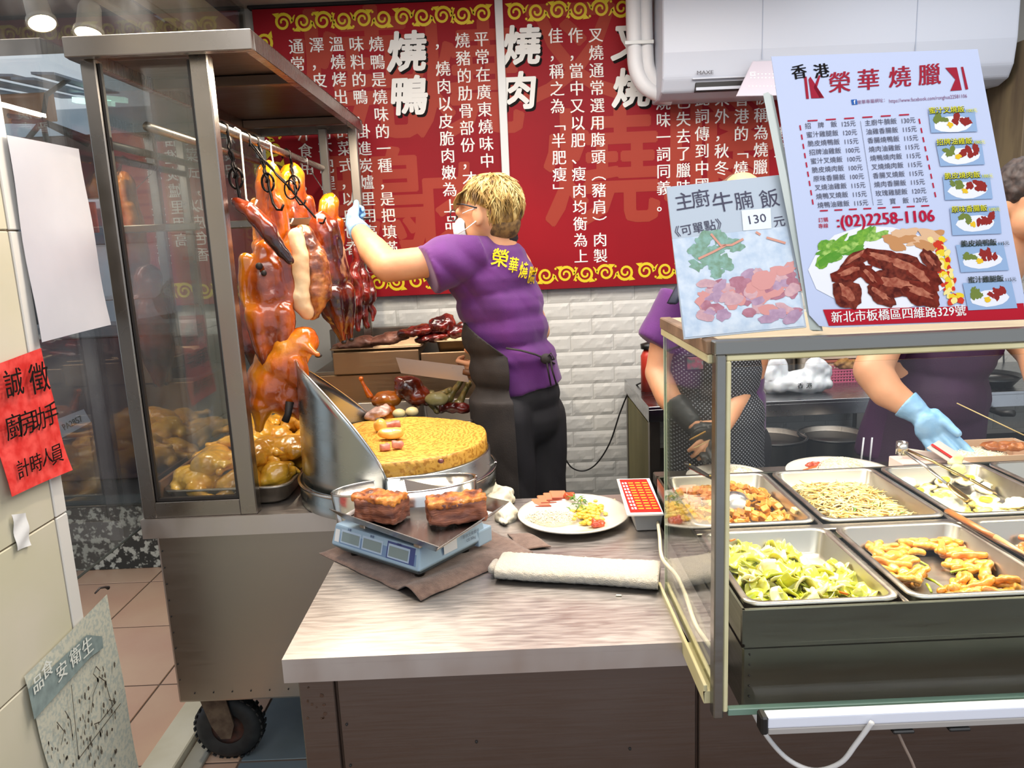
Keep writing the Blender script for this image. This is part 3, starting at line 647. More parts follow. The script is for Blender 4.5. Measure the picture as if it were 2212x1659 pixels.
# logo
s2.text('lk', '香', 1726, 158, 34, .001, .03, .12); s2.text('lk', '港', 1774, 156, 34, .001, .03, .12)
for i, (ch, x, y) in enumerate((('榮', 1812, 182), ('華', 1874, 176), ('燒', 1942, 170), ('臘', 2006, 165))): s2.text('lr', ch, x, y, 50, .001, .02, .06, shear=.1)
s2.pquad('lr', [(1736, 166), (1742, 166), (1747, 214), (1741, 214)], .001); s2.pquad('lr', [(1750, 166), (1780, 212), (1752, 213), (1746, 172)], .001); s2.pquad('lr', [(1757, 190), (1768, 163), (1772, 164), (1764, 190), (1778, 210), (1770, 212)], .001)
s2.pquad('lr', [(2041, 147), (2066, 146), (2077, 195), (2052, 197), (2063, 172)], .001); s2.pquad('lr', [(2075, 145), (2080, 145), (2091, 193), (2085, 194)], .001)
s2.pquad('fb', [(1838, 216), (1850, 215), (1852, 226), (1840, 227)], .001); flush(s2, 'fb', 'logo_square', mat('print_blue', '2f5fa8', .4), b2)
s2.text('fw', 'f', 1845, 222, 13, .0016, .03, .06); flush(s2, 'fw', 'logo_letter', M_wh, b2)
s2.text('url', '榮華專屬網址：', 1884, 219.5, 9.5, .001, 0, .07); s2.text('url', 'https://www.facebook.com/ronghua22581106', 2004, 213.5, 11.5, .001, 0, .05, sx=.80)
flush(s2, 'url', 'web_address', mat('print_mauve', '8a5a7a', .4), b2)
left = ['招　牌　飯 125元', '蜜汁雞腿飯 120元', '脆皮燒鴨飯 115元', '招牌油雞飯 100元', '蜜汁叉燒飯 100元', '脆皮燒肉飯 100元', '原味香腸飯 100元', '叉燒油雞飯 115元', '燒鴨叉燒飯 115元', '燒鴨油雞飯 115元']
right = ['主廚牛腩飯 130元', '油雞香腸飯 115元', '香腸燒鴨飯 115元', '燒肉油雞飯 115元', '燒鴨燒肉飯 115元', '叉燒燒肉飯 115元', '香腸叉燒飯 115元', '燒肉香腸飯 115元', '玫瑰雞腿飯 120元', '三　寶　飯 120元']
for i in range(10):
    a_, p_ = left[i].split(' '); x0 = 1773 + i * 3.0; y0 = 271 + i * 19
    s2.text('li', a_, x0, y0 + .5, 14, .001, .002, .05); s2.text('li', p_, x0 + 59, y0 - 2.5, 14.5, .001, .002, .05, sx=.9)
    a_, p_ = right[i].split(' '); x0 = 1902 + i * 2.9; y0 = 265 + i * 19
    s2.text('li', a_, x0, y0, 14, .001, .002, .05); s2.text('li', p_, x0 + 59, y0 - 3.5, 14.5, .001, .002, .05, sx=.9)
s2.pstroke('li', [(1858, 262), (1886, 444)], .7, .001)
flush(s2, 'li', 'price_list', mat('print_grey', '565563', .45), b2)
def dash(p, q, n):
    for i in range(n):
        a_ = (i + .15) / n; c_ = (i + .7) / n; s2.pstroke('da', [(p[0] + (q[0] - p[0]) * a_, p[1] + (q[1] - p[1]) * a_), (p[0] + (q[0] - p[0]) * c_, p[1] + (q[1] - p[1]) * c_)], 3, .001)
dash((1738, 262), (1975, 247), 6); dash((1727, 268), (1757, 448), 9); dash((1766, 456), (2016, 444), 8); dash((1984, 254), (2022, 432), 9)
flush(s2, 'da', 'dashed_frame', mat('print_crimson', 'b3243c', .4), b2)
flush(s2, 'lr', 'shop_name', mat('print_dark_red', '9d2336', .4), b2); flush(s2, 'lk', 'shop_name_prefix', M_bk, b2)
s2.text('ph', '訂購', 1778, 476, 11, .001, .01, .05); s2.text('ph', '專線', 1778, 489, 11, .001, .01, .05)
s2.text('ph', ':(02)2258-1106', 1912, 474, 37, .0016, .035, .045, sx=.93)
flush(s2, 'ph', 'phone_number', mat('print_phone_red', 'b01738', .4), b2)
# plate photo
s2.pblob('w', 1900, 580, 150, 95, .0008, 0, .05); flush(s2, 'w', 'photo_ground', mat('photo_white', 'e1e1e6', .35), b2)
for i in range(22):
    q = random.Random(300 + i); x = q.uniform(1775, 1900); s2.pblob('gn%d' % (i % 3), x, 548 - (x - 1775) * .35 + q.uniform(-14, 18), q.uniform(18, 34), q.uniform(6, 12), .0012 + i * 3e-6, q.uniform(.1, .8), .25, seed=i)
for i, c_ in enumerate(('7fae3e', '4f8f2c', 'a9c96a')): flush(s2, 'gn%d' % i, 'printed_greens', mat('print_green_%s' % 'abc'[i], c_, .35, col2='5d9436', nscale=140), b2)
for i in range(26):
    q = random.Random(340 + i); s2.pblob('tf%d' % (i % 2), q.uniform(1915, 2030), 520 + q.uniform(-18, 16), q.uniform(14, 26), q.uniform(6, 10), .0014 + i * 3e-6, q.uniform(-.6, .5), .15, seed=i)
flush(s2, 'tf0', 'printed_tofu', mat('print_cream', 'd9b08a', .35), b2); flush(s2, 'tf1', 'printed_tofu', mat('print_tan', 'c18a5a', .35), b2)
for i in range(60):
    q = random.Random(380 + i); t = i / 60; s2.pblob('cr%d' % (i % 3), 2022 + t * 42 + q.uniform(-16, 14), 520 + t * 135 + q.uniform(-8, 8), q.uniform(5, 10), q.uniform(4, 8), .0016 + i * 3e-6, q.uniform(0, 3), .15, seed=i)
for i, c_ in enumerate(('e3c62f', 'c93a24', 'ead98a')): flush(s2, 'cr%d' % i, 'printed_corn', mat('print_corn_%s' % 'abc'[i], c_, .35), b2)
meat = [(1850, 560, 42, 16, .5), (1835, 590, 46, 18, .3), (1830, 635, 34, 30, -.9), (1905, 560, 44, 22, -.3), (1950, 575, 60, 26, -.4), (1990, 600, 46, 30, -.7), (1935, 615, 62, 28, -.2), (1990, 635, 44, 26, -.4), (1905, 640, 34, 18, -.6), (1880, 600, 30, 16, -.8), (2010, 565, 30, 16, -.9)]
for i, (x, y, a_, b_, r_) in enumerate(meat):
    s2.pblob('mt%d' % (i % 2), x, y, a_, b_, .0020 + i * 2e-5, r_, .16, 20, seed=i); s2.pblob('ml', x - 3, y - 4, a_ * .6, b_ * .35, .00205 + i * 2e-5, r_, .3, 16, seed=i + 9)
flush(s2, 'mt0', 'printed_meat', mat('print_meat_dark', '4a1712', .3, col2='7d3526', nscale=110), b2); flush(s2, 'mt1', 'printed_meat', mat('print_meat_red', '7a2b1e', .3, col2='54180f', nscale=110), b2); flush(s2, 'ml', 'printed_meat_highlight', mat('print_meat_light', 'b9745a', .3, col2='8d4232', nscale=120), b2)
s2.pquad('bar', [(1777, 669), (2085, 662), (2210, 655), (2214, 690), (1790, 704)], .0012); flush(s2, 'bar', 'address_band', mat('print_band_red', 'b01a2c', .4), b2)
s2.text('ad', '新北市板橋區四維路329號', 1940, 680, 26.5, .0018, .012, .035, sx=.96); flush(s2, 'ad', 'address', M_wh, b2)
names = [('蜜汁叉燒飯', 2046, 240, 1), ('招牌油雞飯', 2063, 308, 1), ('脆皮燒肉飯', 2080, 381, 1), ('原味香腸飯', 2095, 453, 1), ('脆皮燒鴨飯', 2115, 526, 0), ('蜜汁雞腿飯', 2130, 604, 0)]
pics = [((2004, 241), (2103, 237), (2110, 285), (2010, 288)), ((2020, 308), (2118, 304), (2126, 356), (2030, 360)), ((2035, 382), (2136, 378), (2143, 430), (2040, 433)), ((2050, 450), (2156, 446), (2162, 505), (2056, 509)), ((2063, 530), (2165, 525), (2178, 584), (2074, 589)), ((2078, 612), (2183, 607), (2196, 666), (2090, 671))]
for i, (nm, x, y, ye) in enumerate(names):
    pq = pics[i]; s2.pquad('pf', pq, .0019 + i * 2e-5)
    cx = sum(p[0] for p in pq) / 4; cy = sum(p[1] for p in pq) / 4
    s2.pblob('pl', cx, cy + 6, 42, 18, .0021 + i * 2e-5, .05, .05)
    for k in range(7):
        q = random.Random(i * 50 + k); s2.pblob('pm', cx + 16 + q.uniform(-16, 18), cy - 4 + q.uniform(-9, 8), 9, 6, .0024 + k * 1e-5, q.uniform(0, 3), .3, seed=k)
        s2.pblob('pg', cx - 26 + q.uniform(-12, 12), cy - 6 + q.uniform(-7, 7), 8, 5, .0024 + k * 1e-5, q.uniform(0, 3), .3, seed=k)
    s2.pblob('py', cx - 6, cy + 8, 7, 6, .0026, 0, .3, seed=i)
    s2.text('pk' if not ye else 'pk', nm, x - 4 + 1, y + 1, 15.5, .0030, .05, .03)
    if ye: s2.text('yy', nm, x - 4, y, 15.5, .0034, .004, .03); s2.text('yy', '100元', x + 50, y + 1, 10, .0034, .01, .03)
    else: s2.text('pk', '115元', x + 50, y + 1, 10, .0034, .01, .03)
flush(s2, 'pf', 'small_photo', mat('print_sky', '8fa9ca', .35), b2); flush(s2, 'pl', 'small_photo_plate', mat('photo_white', 'e1e1e6', .35), b2)
flush(s2, 'pm', 'small_photo_meat', mat('print_small_meat', '8d2a26', .35), b2); flush(s2, 'pg', 'small_photo_greens', mat('print_small_green', '6f7d3a', .35), b2); flush(s2, 'py', 'small_photo_egg', mat('print_yolk', 'e2b92c', .35), b2)
flush(s2, 'pk', 'caption_outline', mat('print_outline', '2a3226', .4), b2); flush(s2, 'yy', 'caption', mat('print_yellow', 'dfd92a', .4), b2)

# ================================================================ PAPERS ON THE PILLAR
sp = Sheet((XC + .003, 1.5, 1.2), (0, 1, 0), (0, 0, 1))
def paper(name, pxs, m_, label, cat, h, curl=0.0):
    pts = [sp.hit(*p) for p in pxs]; n = 10; mb = MB(); vs = []
    a, b, c, d = [Vector((p[0], p[1], 0)) for p in pts]   # TL TR BR BL
    for j in range(n + 1):
        for i in range(n + 1):
            q = a.lerp(b, i / n).lerp(d.lerp(c, i / n), j / n); hh = h + .002 * math.sin(j * .9 + i * .4) + curl * (j / n) ** 3 + .5 * curl * max(0, i / n - .6)
            vs.append(sp.w(q.x, q.y, hh))
    k = (n + 1); vs2 = [v - sp.n * .0006 for v in vs]; N_ = len(vs)
    fs = [(j * k + i, j * k + i + 1, (j + 1) * k + i + 1, (j + 1) * k + i) for j in range(n) for i in range(n)]
    mb.add(vs + vs2, fs + [tuple(x + N_ for x in reversed(f)) for f in fs])
    e = thing(name, label, cat, tuple(vs[n * k])); put('page', mb.mesh(), m_, e, smooth=True); return e
wpp = paper('notice_sheet', [(8, 292), (165, 322), (228, 702), (78, 740)], mat('sleeved_white_paper', 'b4b5bd', 0.25, col2='c0c0c8', nscale=3), 'blank white sheet in a plastic sleeve hung on the pillar', 'paper', .006, .006)
rp = paper('recruitment_notice', [(-42, 798), (84, 752), (139, 1016), (8, 1074)], mat('red_festive_paper', 'cf2a26', 0.5, col2='e8504a', nscale=45, detail=6), 'red paper notice with black brush characters on the pillar', 'notice', .004, .012)
for ch, x, y, sz in (('誠', 16, 832, 54), ('徵', 72, 822, 56), ('廚', 16, 926, 52), ('房', 44, 918, 50), ('助', 70, 910, 46), ('手', 98, 898, 44), ('計', 32, 1016, 40), ('時', 60, 1004, 38), ('人', 84, 990, 34), ('員', 106, 984, 38)):
    sp.text('rk', ch, x, y, sz * (.74 if y > 860 else .8), .012 + (.005 if y > 960 else 0.001) + .001, .012, 0, sy=1.0)
flush(sp, 'rk', 'brush_lettering', M_bk, rp)
np_ = paper('comic_poster', [(48, 1462), (228, 1284), (300, 1700), (128, 1760)], mat('speckled_comic_paper', 'cbc9b6', 0.6, col2='b0b6ab', nscale=110, detail=8, nlo=.45, nhi=.6), 'worn printed poster with faint line drawings at the pillar foot', 'poster', .004, .006)
sp.pquad('gb', [(50, 1490), (178, 1372), (186, 1420), (64, 1555)], .010); sp.pquad('gb', [(178, 1372), (212, 1375), (214, 1400), (186, 1420)], .010)
flush(sp, 'gb', 'printed_heading_block', mat('print_grey_green', '8b9a97', .6, col2='7a8785', nscale=40), np_)
for ch, x, y in (('食', 90, 1448), ('安', 122, 1452), ('品', 70, 1478), ('衛', 152, 1420), ('生', 178, 1400)): sp.text('wl', ch, x, y, 24, .0125, .02)
flush(sp, 'wl', 'printed_lettering', mat('print_pale', 'd9dcd3', .6), np_)
for s_ in (((142, 1480), (158, 1640)), ((158, 1640), (250, 1520)), ((196, 1440), (190, 1456), (202, 1470), (190, 1500), (186, 1540)), ((196, 1440), (205, 1450), (202, 1462), (216, 1472), (224, 1500), (232, 1525)), ((224, 1512), (240, 1516), (205, 1560), (192, 1565)), ((128, 1536), (140, 1556), (146, 1600)), ((110, 1560), (126, 1580), (120, 1610))):
    sp.pstroke('ln', s_, 1.3, .0125)
q = random.Random(5)
for i in range(120):
    x = q.uniform(90, 240); y = q.uniform(1430, 1655)
    if y < 1640 - (x - 60) * 1.3: continue
    sp.pblob('ln', x, y, q.uniform(.8, 2.0), q.uniform(2, 4), .0125, 0, .3, 6, i)
flush(sp, 'ln', 'printed_drawing', mat('print_sepia', '5b5348', .6), np_)
hk = MB().tube([P(205, 1282, X=XC + .01), P(216, 1270, X=XC + .015), P(228, 1268, X=XC + .018), P(234, 1270, X=XC + .02)], [.002, .0025, .003, .005], 8)
hk.put('hook', mat('dark_metal_hook', '2a201c', .5), label='small dark hook above the worn poster', cat='hook')

pp_ = paper('sticker', [(22, 1112), (54, 1108), (64, 1178), (34, 1190)], mat('pale_sticker', 'e4e4e2', .4), 'small blank pale sticker on the pillar tile under the red notice', 'sticker', .003)
pc_ = Sheet(P(160, 915, Y=4.05), (1, 0, 0), (0, 0, 1)); q4 = [pc_.w(*pc_.hit(x, y)) for x, y in ((130, 948), (196, 912), (180, 884), (122, 906))]
nc = thing('number_card', 'grey card with black characters hanging behind the window beside the red notice', 'card', tuple(q4[0])); quadboard('card', q4, .004, mat('grey_card', '9a9aa4', .5), nc)
pc_.text('n', 'PA2857', 157, 914, 19, .003, .01, .42, sx=.8); flush(pc_, 'n', 'number', M_bk, nc)
# ================================================================ PEOPLE
M_skin = mat('skin', 'd9a27c', 0.5, col2='cf9068', nscale=9, sss=.12, bump=.05, bscale=200)
M_purple = mat('purple_shirt_cloth', '5b1d6c', 0.8, col2='4e175e', nscale=10, bump=.15, bscale=350, sheen=.2)
M_purple2 = mat('plum_shirt_cloth', '431445', 0.8, col2='3a103d', nscale=8, bump=.12, bscale=350)
M_apron = mat('black_apron_cloth', '231e1d', 0.8, col2='2e2826', nscale=14, bump=.2, bscale=260)
M_pants = mat('black_trouser_cloth', '141317', 0.75, col2='1d1b21', nscale=8)
M_bglove = mat('blue_nitrile_glove', '7fb3df', 0.45, col2='94c1e6', nscale=20, bump=.25, bscale=70)
M_kglove = mat('black_nitrile_glove', '1b1e1d', 0.4, col2='2a2d2b', nscale=20, bump=.25, bscale=70)
M_shoe = mat('black_rubber_shoe', '17171a', .5)
def hand(wr, d, s, k=1.0, curl=(.25, .3, .3), spread=.12, thumb=.9):
    d = Vector(d).normalized(); s = (Vector(s) - d * Vector(s).dot(d)).normalized(); n = d.cross(s); wr = Vector(wr); pr = []
    pr.append(('c', wr - d * .02 * k, .027 * k, wr + d * .03 * k, .030 * k))
    Mr = Matrix((s, d, n)).transposed().to_euler()
    pr.append(('e', wr + d * .052 * k, (.042 * k, .052 * k, .020 * k), Mr))
    L = [(.040, .026, .020), (.045, .029, .022), (.042, .027, .021), (.033, .021, .018)]
    for i in range(4):
        off = .030 - .0205 * i; b = wr + d * (.088 - (.008 if i == 3 else 0)) * k + s * off * k; dr = (d + s * spread * (1.5 - i) * .6).normalized(); a = 0; r = .0105 * k
        p = b - dr * .02 * k
        for j in range(3):
            if j or True: a += curl[j] * (1 + .12 * i)
            v = dr * math.cos(a) + n * math.sin(a); q = (b if j == 0 else p) + v * L[i][j] * k
            pr.append(('c', p, r, q, r * .88)); p = q; r *= .9
    tb = wr + d * .022 * k + s * .028 * k; v = (d * (1 - thumb * .5) + s * thumb * .8 + n * .35).normalized(); p = tb + v * .042 * k
    pr.append(('c', tb, .016 * k, p, .013 * k)); v2 = (v + d * .7 + n * .2).normalized(); pr.append(('c', p, .0125 * k, p + v2 * .034 * k, .010 * k))
    return pr
def clip(me, co, no):
    bm = bmesh.new(); bm.from_mesh(me); r = bmesh.ops.bisect_plane(bm, geom=bm.verts[:] + bm.edges[:] + bm.faces[:], plane_co=co, plane_no=no, clear_outer=True)
    bmesh.ops.holes_fill(bm, edges=[e for e in bm.edges if e.is_boundary], sides=0) if False else None
    bm.to_mesh(me); bm.free(); return me
def folds(amp, dirs, freq=9.0, amp2=.0):
    d = Vector(dirs)
    def f(c):
        q = c + Vector((noise.noise(c * 4), noise.noise(c * 4 + Vector((5, 0, 0))), noise.noise(c * 4 + Vector((0, 5, 0))))) * .05
        s = Vector((q.x * (1 if d.x else .3), q.y * .5, q.z)) 
        return amp * (abs(noise.noise(Vector((q.dot(d) * freq, c.dot(d.orthogonal()) * freq * .22, 1.3)))) * 2 - .5) + noise.noise(c * 7) * amp2
    return f

# ------------------------------------------------ man with bleached hair reaching into the trolley
m1 = thing('person', 'man with bleached blond hair in purple T-shirt and black apron reaching towards the roast ducks', 'person', (0.06, 2.6, 0))
Y0 = 2.58
F = Vector((-.93, .33, -.12)).normalized()
hc = P(1051, 456, Y=Y0)
yaw = math.atan2(F.y, F.x)
head = [('e', hc, (.092, .074, .098), (0, .05, yaw)), ('e', hc + F * .035 + Vector((0, 0, -.055)), (.060, .056, .060), (0, .1, yaw)),
        ('e', hc + F * .103 + Vector((0, 0, -.025)), (.014, .010, .018), (0, 0, yaw)), ('e', hc + F * .085 + Vector((0, 0, .01)), (.02, .05, .02), (0, 0, yaw)),
        ('e', hc + F * .082 + Vector((0, 0, -.09)), (.022, .028, .018), (0, 0, yaw)),
        ('c', P(1070, 485, Y=Y0), .055, P(1080, 545, Y=Y0 + .02), .064)]
near_side = Vector((F.y, -F.x, 0)).normalized(); near_side = near_side if near_side.y < 0 else -near_side
ear = P(1031, 465, Y=Y0 - .072)
head += [('e', ear, (.019, .011, .032), (0, .15, yaw)), ('e', ear + Vector((0, 0, -.024)), (.011, .010, .012), (0, 0, yaw))]
sh_n = P(1008, 556, Y=2.55); el = P(838, 576, Y=2.50); fm = P(806, 540, Y=2.60); wr = P(772, 494, Y=2.74)
body = head + [('e', P(1065, 590, Y=2.62), (.14, .10, .12)), ('e', P(1090, 690, Y=2.62), (.13, .10, .13)), ('e', P(1112, 780, Y=2.62), (.12, .09, .09)),
               ('c', sh_n, .052, el, .052), ('c', el, .052, fm, .050), ('c', fm, .049, wr, .030), ('c', wr, .030, wr + (wr - fm).normalized() * .05, .027),
               ('c', P(1110, 575, Y=2.74), .046, P(1165, 715, Y=2.76), .040), ('c', P(1165, 715, Y=2.76), .040, P(1040, 795, Y=2.56), .028)]
for sx, yy in ((1088, 2.55), (1168, 2.66)):
    hp = P(sx, 880, Y=yy); body += [('c', hp, .070, Vector((hp.x - .01, yy - .02, .50)), .055), ('c', Vector((hp.x - .01, yy - .02, .50)), .060, Vector((hp.x + .01, yy + .03, .09)), .04), ('c', Vector((hp.x + .01, yy + .03, .05)), .04, Vector((hp.x - .13, yy + .02, .035)), .032)]
# eye, brow and mouth relief on the turned-away face
body += [('e', hc + F * .088 + near_side * .032 + Vector((0, 0, .006)), (.010, .010, .008))]
# right hand round the cleaver handle
put('body', blob(body, .0065, 4), M_skin, m1)
hR = P(1022, 797, Y=2.60)
put('right_hand', blob(hand(hR + Vector((.055, .02, .0)), (-1, -.1, -.12), (0, -.3, .95), .92, (.9, 1.0, .7)), .0035, 2), M_skin, m1)
# shirt
shirt = [('e', P(1062, 556, Y=2.62), (.125, .115, .075)), ('e', P(1062, 600, Y=2.61), (.152, .125, .12)), ('e', P(1082, 660, Y=2.61), (.155, .128, .11)), ('e', P(1094, 710, Y=2.61), (.150, .128, .11)),
         ('e', P(1112, 770, Y=2.61), (.150, .13, .09)), ('f', P(1108, 765, Y=2.61), .145, P(1124, 838, Y=2.61), .152, .84, (0, 1, 0)),
         ('f', P(1030, 540, Y=2.56), .088, P(925, 583, Y=2.50), .082, 1.0), ('e', P(1020, 548, Y=2.56), (.09, .085, .07)),
         ('f', P(1085, 565, Y=2.68), .080, P(1138, 650, Y=2.78), .066)]
fo = folds(.008, (.78, 0, .62), 13, .004)
shm = blob(shirt, .007, 4, fo); clip(shm, P(1080, 512, Y=2.6), Vector((.1, 0, 1)))
so = put('t_shirt', shm, M_purple, m1)
put('collar', MB().lathe([(.062, -.012), (.066, 0), (.062, .012)], P(1078, 508, Y=2.6), 28, M=Euler((.15, .22, 0)).to_matrix()).mesh(), mat('black_collar', '17141a', .7), m1)
# lettering across the shoulders, laid on the cloth
bpy.context.view_layer.update()
def project_glyph(par, bvh, ch, p, size, m_, name, bold=.012, dirv=Vector((0, 1, 0)), rot=0, sx=1, off=.006):
    me = glyphs(ch, size, bold); bm = bmesh.new(); bm.from_mesh(me)
    bmesh.ops.triangulate(bm, faces=bm.faces); bmesh.ops.subdivide_edges(bm, edges=[e for e in bm.edges if e.calc_length() > size * .12], cuts=2)
    bm.to_mesh(me); bm.free(); mi = wloc(par).inverted(); ok = True
    for v in me.vertices:
        x = v.co.x * sx * math.cos(rot) - v.co.y * math.sin(rot); z = v.co.x * sx * math.sin(rot) + v.co.y * math.cos(rot)
        o_ = Vector((p.x + x, p.y - .3, p.z + z)); h = bvh.ray_cast(mi @ o_, dirv)
        v.co = (wloc(par) @ h[0] if h[0] else Vector((p.x + x, p.y, p.z + z))) - dirv * off
    return put(name, me, m_, par)
bv = BVHTree.FromPolygons([v.co.copy() for v in shm.vertices], [tuple(p.vertices) for p in shm.polygons])
lt_bm = []
for ch, x, y, s_, sx in (('榮', 1080, 560, .058, .95), ('華', 1109, 575, .050, .62), ('燒', 1131, 587, .054, .52), ('臘', 1150, 599, .058, .42)):
    lt_bm.append(project_glyph(so, bv, ch, P(x, y, Y=2.50), s_ * 1.05, mat('lettering_yellow', 'e6c321', .6), 'printed_character', rot=-.22, sx=sx))
# trousers and apron
pant = [('e', P(1120, 850, Y=2.62), (.152, .125, .10)), ('e', P(1125, 900, Y=2.62), (.150, .12, .12))]
for sx, yy in ((1090, 2.55), (1165, 2.66)):
    hp = P(sx, 900, Y=yy); kx = P(sx + 8, 1060, Y=yy); pant += [('c', hp, .102, Vector((kx.x, yy, .5)), .086), ('f', Vector((kx.x, yy, .5)), .086, Vector((kx.x + .01, yy + .03, .06)), .072)]
put('trousers', blob(pant, .009, 4, folds(.007, (1, 0, .35), 7, .004)), M_pants, m1)
for sx, yy in ((1088, 2.55), (1168, 2.66)):
    hp = P(sx, 1060, Y=yy); put('shoe', blob([('c', (hp.x + .01, yy + .03, .045), .048, (hp.x - .13, yy + .02, .038), .038), ('b', (hp.x - .06, yy + .025, .010), (.12, .042, .010))], .007, 2), M_shoe, m1)
ap = [('e', P(1088, 720, Y=2.60), (.148, .145, .12)), ('e', P(1105, 790, Y=2.60), (.148, .148, .12)), ('e', P(1110, 870, Y=2.60), (.150, .15, .13)), ('f', P(1110, 850, Y=2.58), .155, P(1135, 1130, Y=2.57), .160, 1.0, (0, 1, 0))]
apm = blob(ap, .009, 3, folds(.006, (1, 0, .2), 6, .003))
clip(apm, P(1100, 800, Y=2.45), Vector((1, .25, .02))); clip(apm, P(1000, 700, Y=2.5), Vector((.72, 0, .9)))
ao = put('apron', apm, M_apron, m1)
sm = ao.modifiers.new('thick', 'SOLIDIFY'); sm.thickness = .003; sm.offset = 0
put('apron_strap', MB().tube([P(1093, 752, Y=2.46), P(1125, 757, Y=2.455), P(1155, 765, Y=2.47), P(1180, 775, Y=2.50), P(1196, 784, Y=2.56)], .009, 6, flat=.35).mesh(), M_apron, m1)
kn = MB(); kn.ball(P(1180, 775, Y=2.48), .018, 8, sc=(1.1, .7, 1)); 
for dx in (0, 9): kn.tube([P(1180 + dx, 775, Y=2.48), P(1184 + dx, 800, Y=2.475), P(1190 + dx * 1.4, 832, Y=2.485)], [.008, .009, .007], 6, flat=.4)
kn.tube([P(1178, 775, Y=2.48), P(1190, 762, Y=2.47), P(1197, 776, Y=2.48), P(1183, 780, Y=2.48)], .006, 6, flat=.5)
put('apron_knot', kn.mesh(), M_apron, m1)
# glove closed on the duck neck
gd = (wr - fm).normalized()
gl = hand(wr + gd * .015, gd, Vector((.1, -.3, 1)), 1.0, (1.0, 1.4, 1.0), .03, .5) + [('f', wr - gd * .035, .040, wr + gd * .03, .032)]
put('blue_glove', blob([p for p in gl], .0038, 2, ndisp(.0015, 60)), M_bglove, m1)
# mask, glasses
mk = blob([('e', hc + F * .070 + Vector((0, 0, -.050)), (.050, .060, .050), (0, .15, yaw))], .004, 2, ndisp(.001, 40))
clip(mk, hc + F * .064, -F)
mo = put('face_mask', mk, mat('pale_blue_mask', 'cfdde8', .7), m1); mo.modifiers.new('t', 'SOLIDIFY').thickness = .001
st_ = MB(); st_.tube([P(999, 461, Y=Y0 - .045), P(1012, 455, Y=Y0 - .068), P(1026, 450, Y=Y0 - .080)], .0018, 5); st_.tube([P(990, 505, Y=Y0 - .035), P(1008, 494, Y=Y0 - .062), P(1028, 478, Y=Y0 - .082)], .0018, 5)
put('mask_strap', st_.mesh(), mat('white_elastic', 'e2e4ea', .6), m1)
gs = MB(); gs.tube([P(987, 441, Y=Y0 - .035), P(1000, 441, Y=Y0 - .066), P(1030, 449, Y=Y0 - .086)], .0028, 6)
lf = hc + F * .108 + near_side * .030 + Vector((0, 0, .004)); 
ring = [lf + near_side * .026 * math.cos(t) + Vector((0, 0, 1)) * .018 * math.sin(t) for t in [i * PI / 8 for i in range(17)]]
gs.tube(ring, .002, 6); gs.tube([p - near_side * .058 for p in ring], .002, 6)
put('glasses', gs.mesh(), mat('black_glasses_frame', '1d1b22', .3), m1)
# hair: cap plus many tapered locks
crown = hc + Vector((.03, .0, .095)); capc = hc + Vector((.018, .0, .012))
put('dark_undercut', blob([('e', capc + Vector((.024, 0, -.050)), (.072, .070, .072), (0, .2, yaw))], .006, 3), mat('dark_brown_hair', '8a6a3c', .7, col2='4a3620', nscale=60), m1)
hb = blob([('e', capc + Vector((-.004, 0, .028)), (.096, .084, .076), (0, .12, yaw)), ('e', capc + Vector((.030, 0, -.012)), (.072, .078, .080))], .006, 3, ndisp(.005, 25))
M_hair = mat('bleached_blond_hair', '5f4524', .55, col2='d6bd7e', nscale=26, col3='b3904e', stretch=(1, 1, .35), detail=6, nlo=.36, nhi=.60)
ho = put('hair', hb, M_hair, m1)
lk = MB(); q = random.Random(11)
for i in range(1500):
    az = q.uniform(0, 2 * PI); el_ = q.uniform(-.55, 1.5) if math.cos(az) > -.15 else q.uniform(.35, 1.5); sw = q.uniform(-.35, .35); dl = q.uniform(.35, .75); lift = q.uniform(1.0, 1.07)
    if math.cos(az) < -.45 and el_ < .55: continue
    pts = []
    for k in range(6):
        t = k / 5; e2 = el_ - dl * t; a2 = az + sw * t; r_ = lift + .05 * t * t * (1 if i % 3 else 2)
        pts.append(capc + Vector((math.cos(a2) * math.cos(e2) * .096 * r_ + .004, math.sin(a2) * math.cos(e2) * .085 * r_, max(-.98 if math.cos(a2) > -.2 else -.1, math.sin(e2)) * (.090 if e2 > 0 else .098) * r_ + .014)))
    lk.tube(pts, [.002, .0042, .0045, .0038, .0026, .0004], 4, flat=.5)
for i in range(60):      # fringe falling over the forehead
    t0 = q.uniform(0, 1); p0 = capc + F * .085 + near_side * (t0 - .35) * .13 + Vector((0, 0, .07 - .03 * abs(t0 - .4)))
    lk.tube([p0 - F * .03 + Vector((0, 0, .012)), p0, p0 + F * .016 + Vector((0, 0, -.022)), p0 + F * .018 + Vector((0, 0, -.048))], [.002, .0045, .004, .0006], 4, flat=.5)
o = put('hair_locks', lk.mesh(), M_hair, ho); o['kind'] = 'stuff'
# cleaver in his right hand
cl = thing('cleaver', 'broad steel cleaver with grey blade held in the blond man right hand', 'cleaver', tuple(P(1000, 800, Y=2.46)))
pA, pB, pC, pD = P(855, 772, Y=2.58), P(1002, 790, Y=2.60), P(1014, 826, Y=2.60), P(866, 806, Y=2.58)
bl = MB(); th = Vector((0, .0018, 0)); bl.add([pA + th, pB + th, pC, pD, pA - th, pB - th, pC, pD], [(0, 3, 2, 1), (4, 5, 6, 7), (0, 1, 5, 4), (0, 4, 7, 3), (1, 2, 6, 5)])
put('blade', bl.mesh(), steel('worn_blade_steel', '9d938c', .36, (1, 1, 8)), cl)
put('cleaver_handle', MB().tube([P(1000, 803, Y=2.60), P(1015, 805, Y=2.60), P(1040, 808, Y=2.605)], [.010, .013, .012], 10).mesh(), mat('wood_handle', '6b4226', .5), cl)

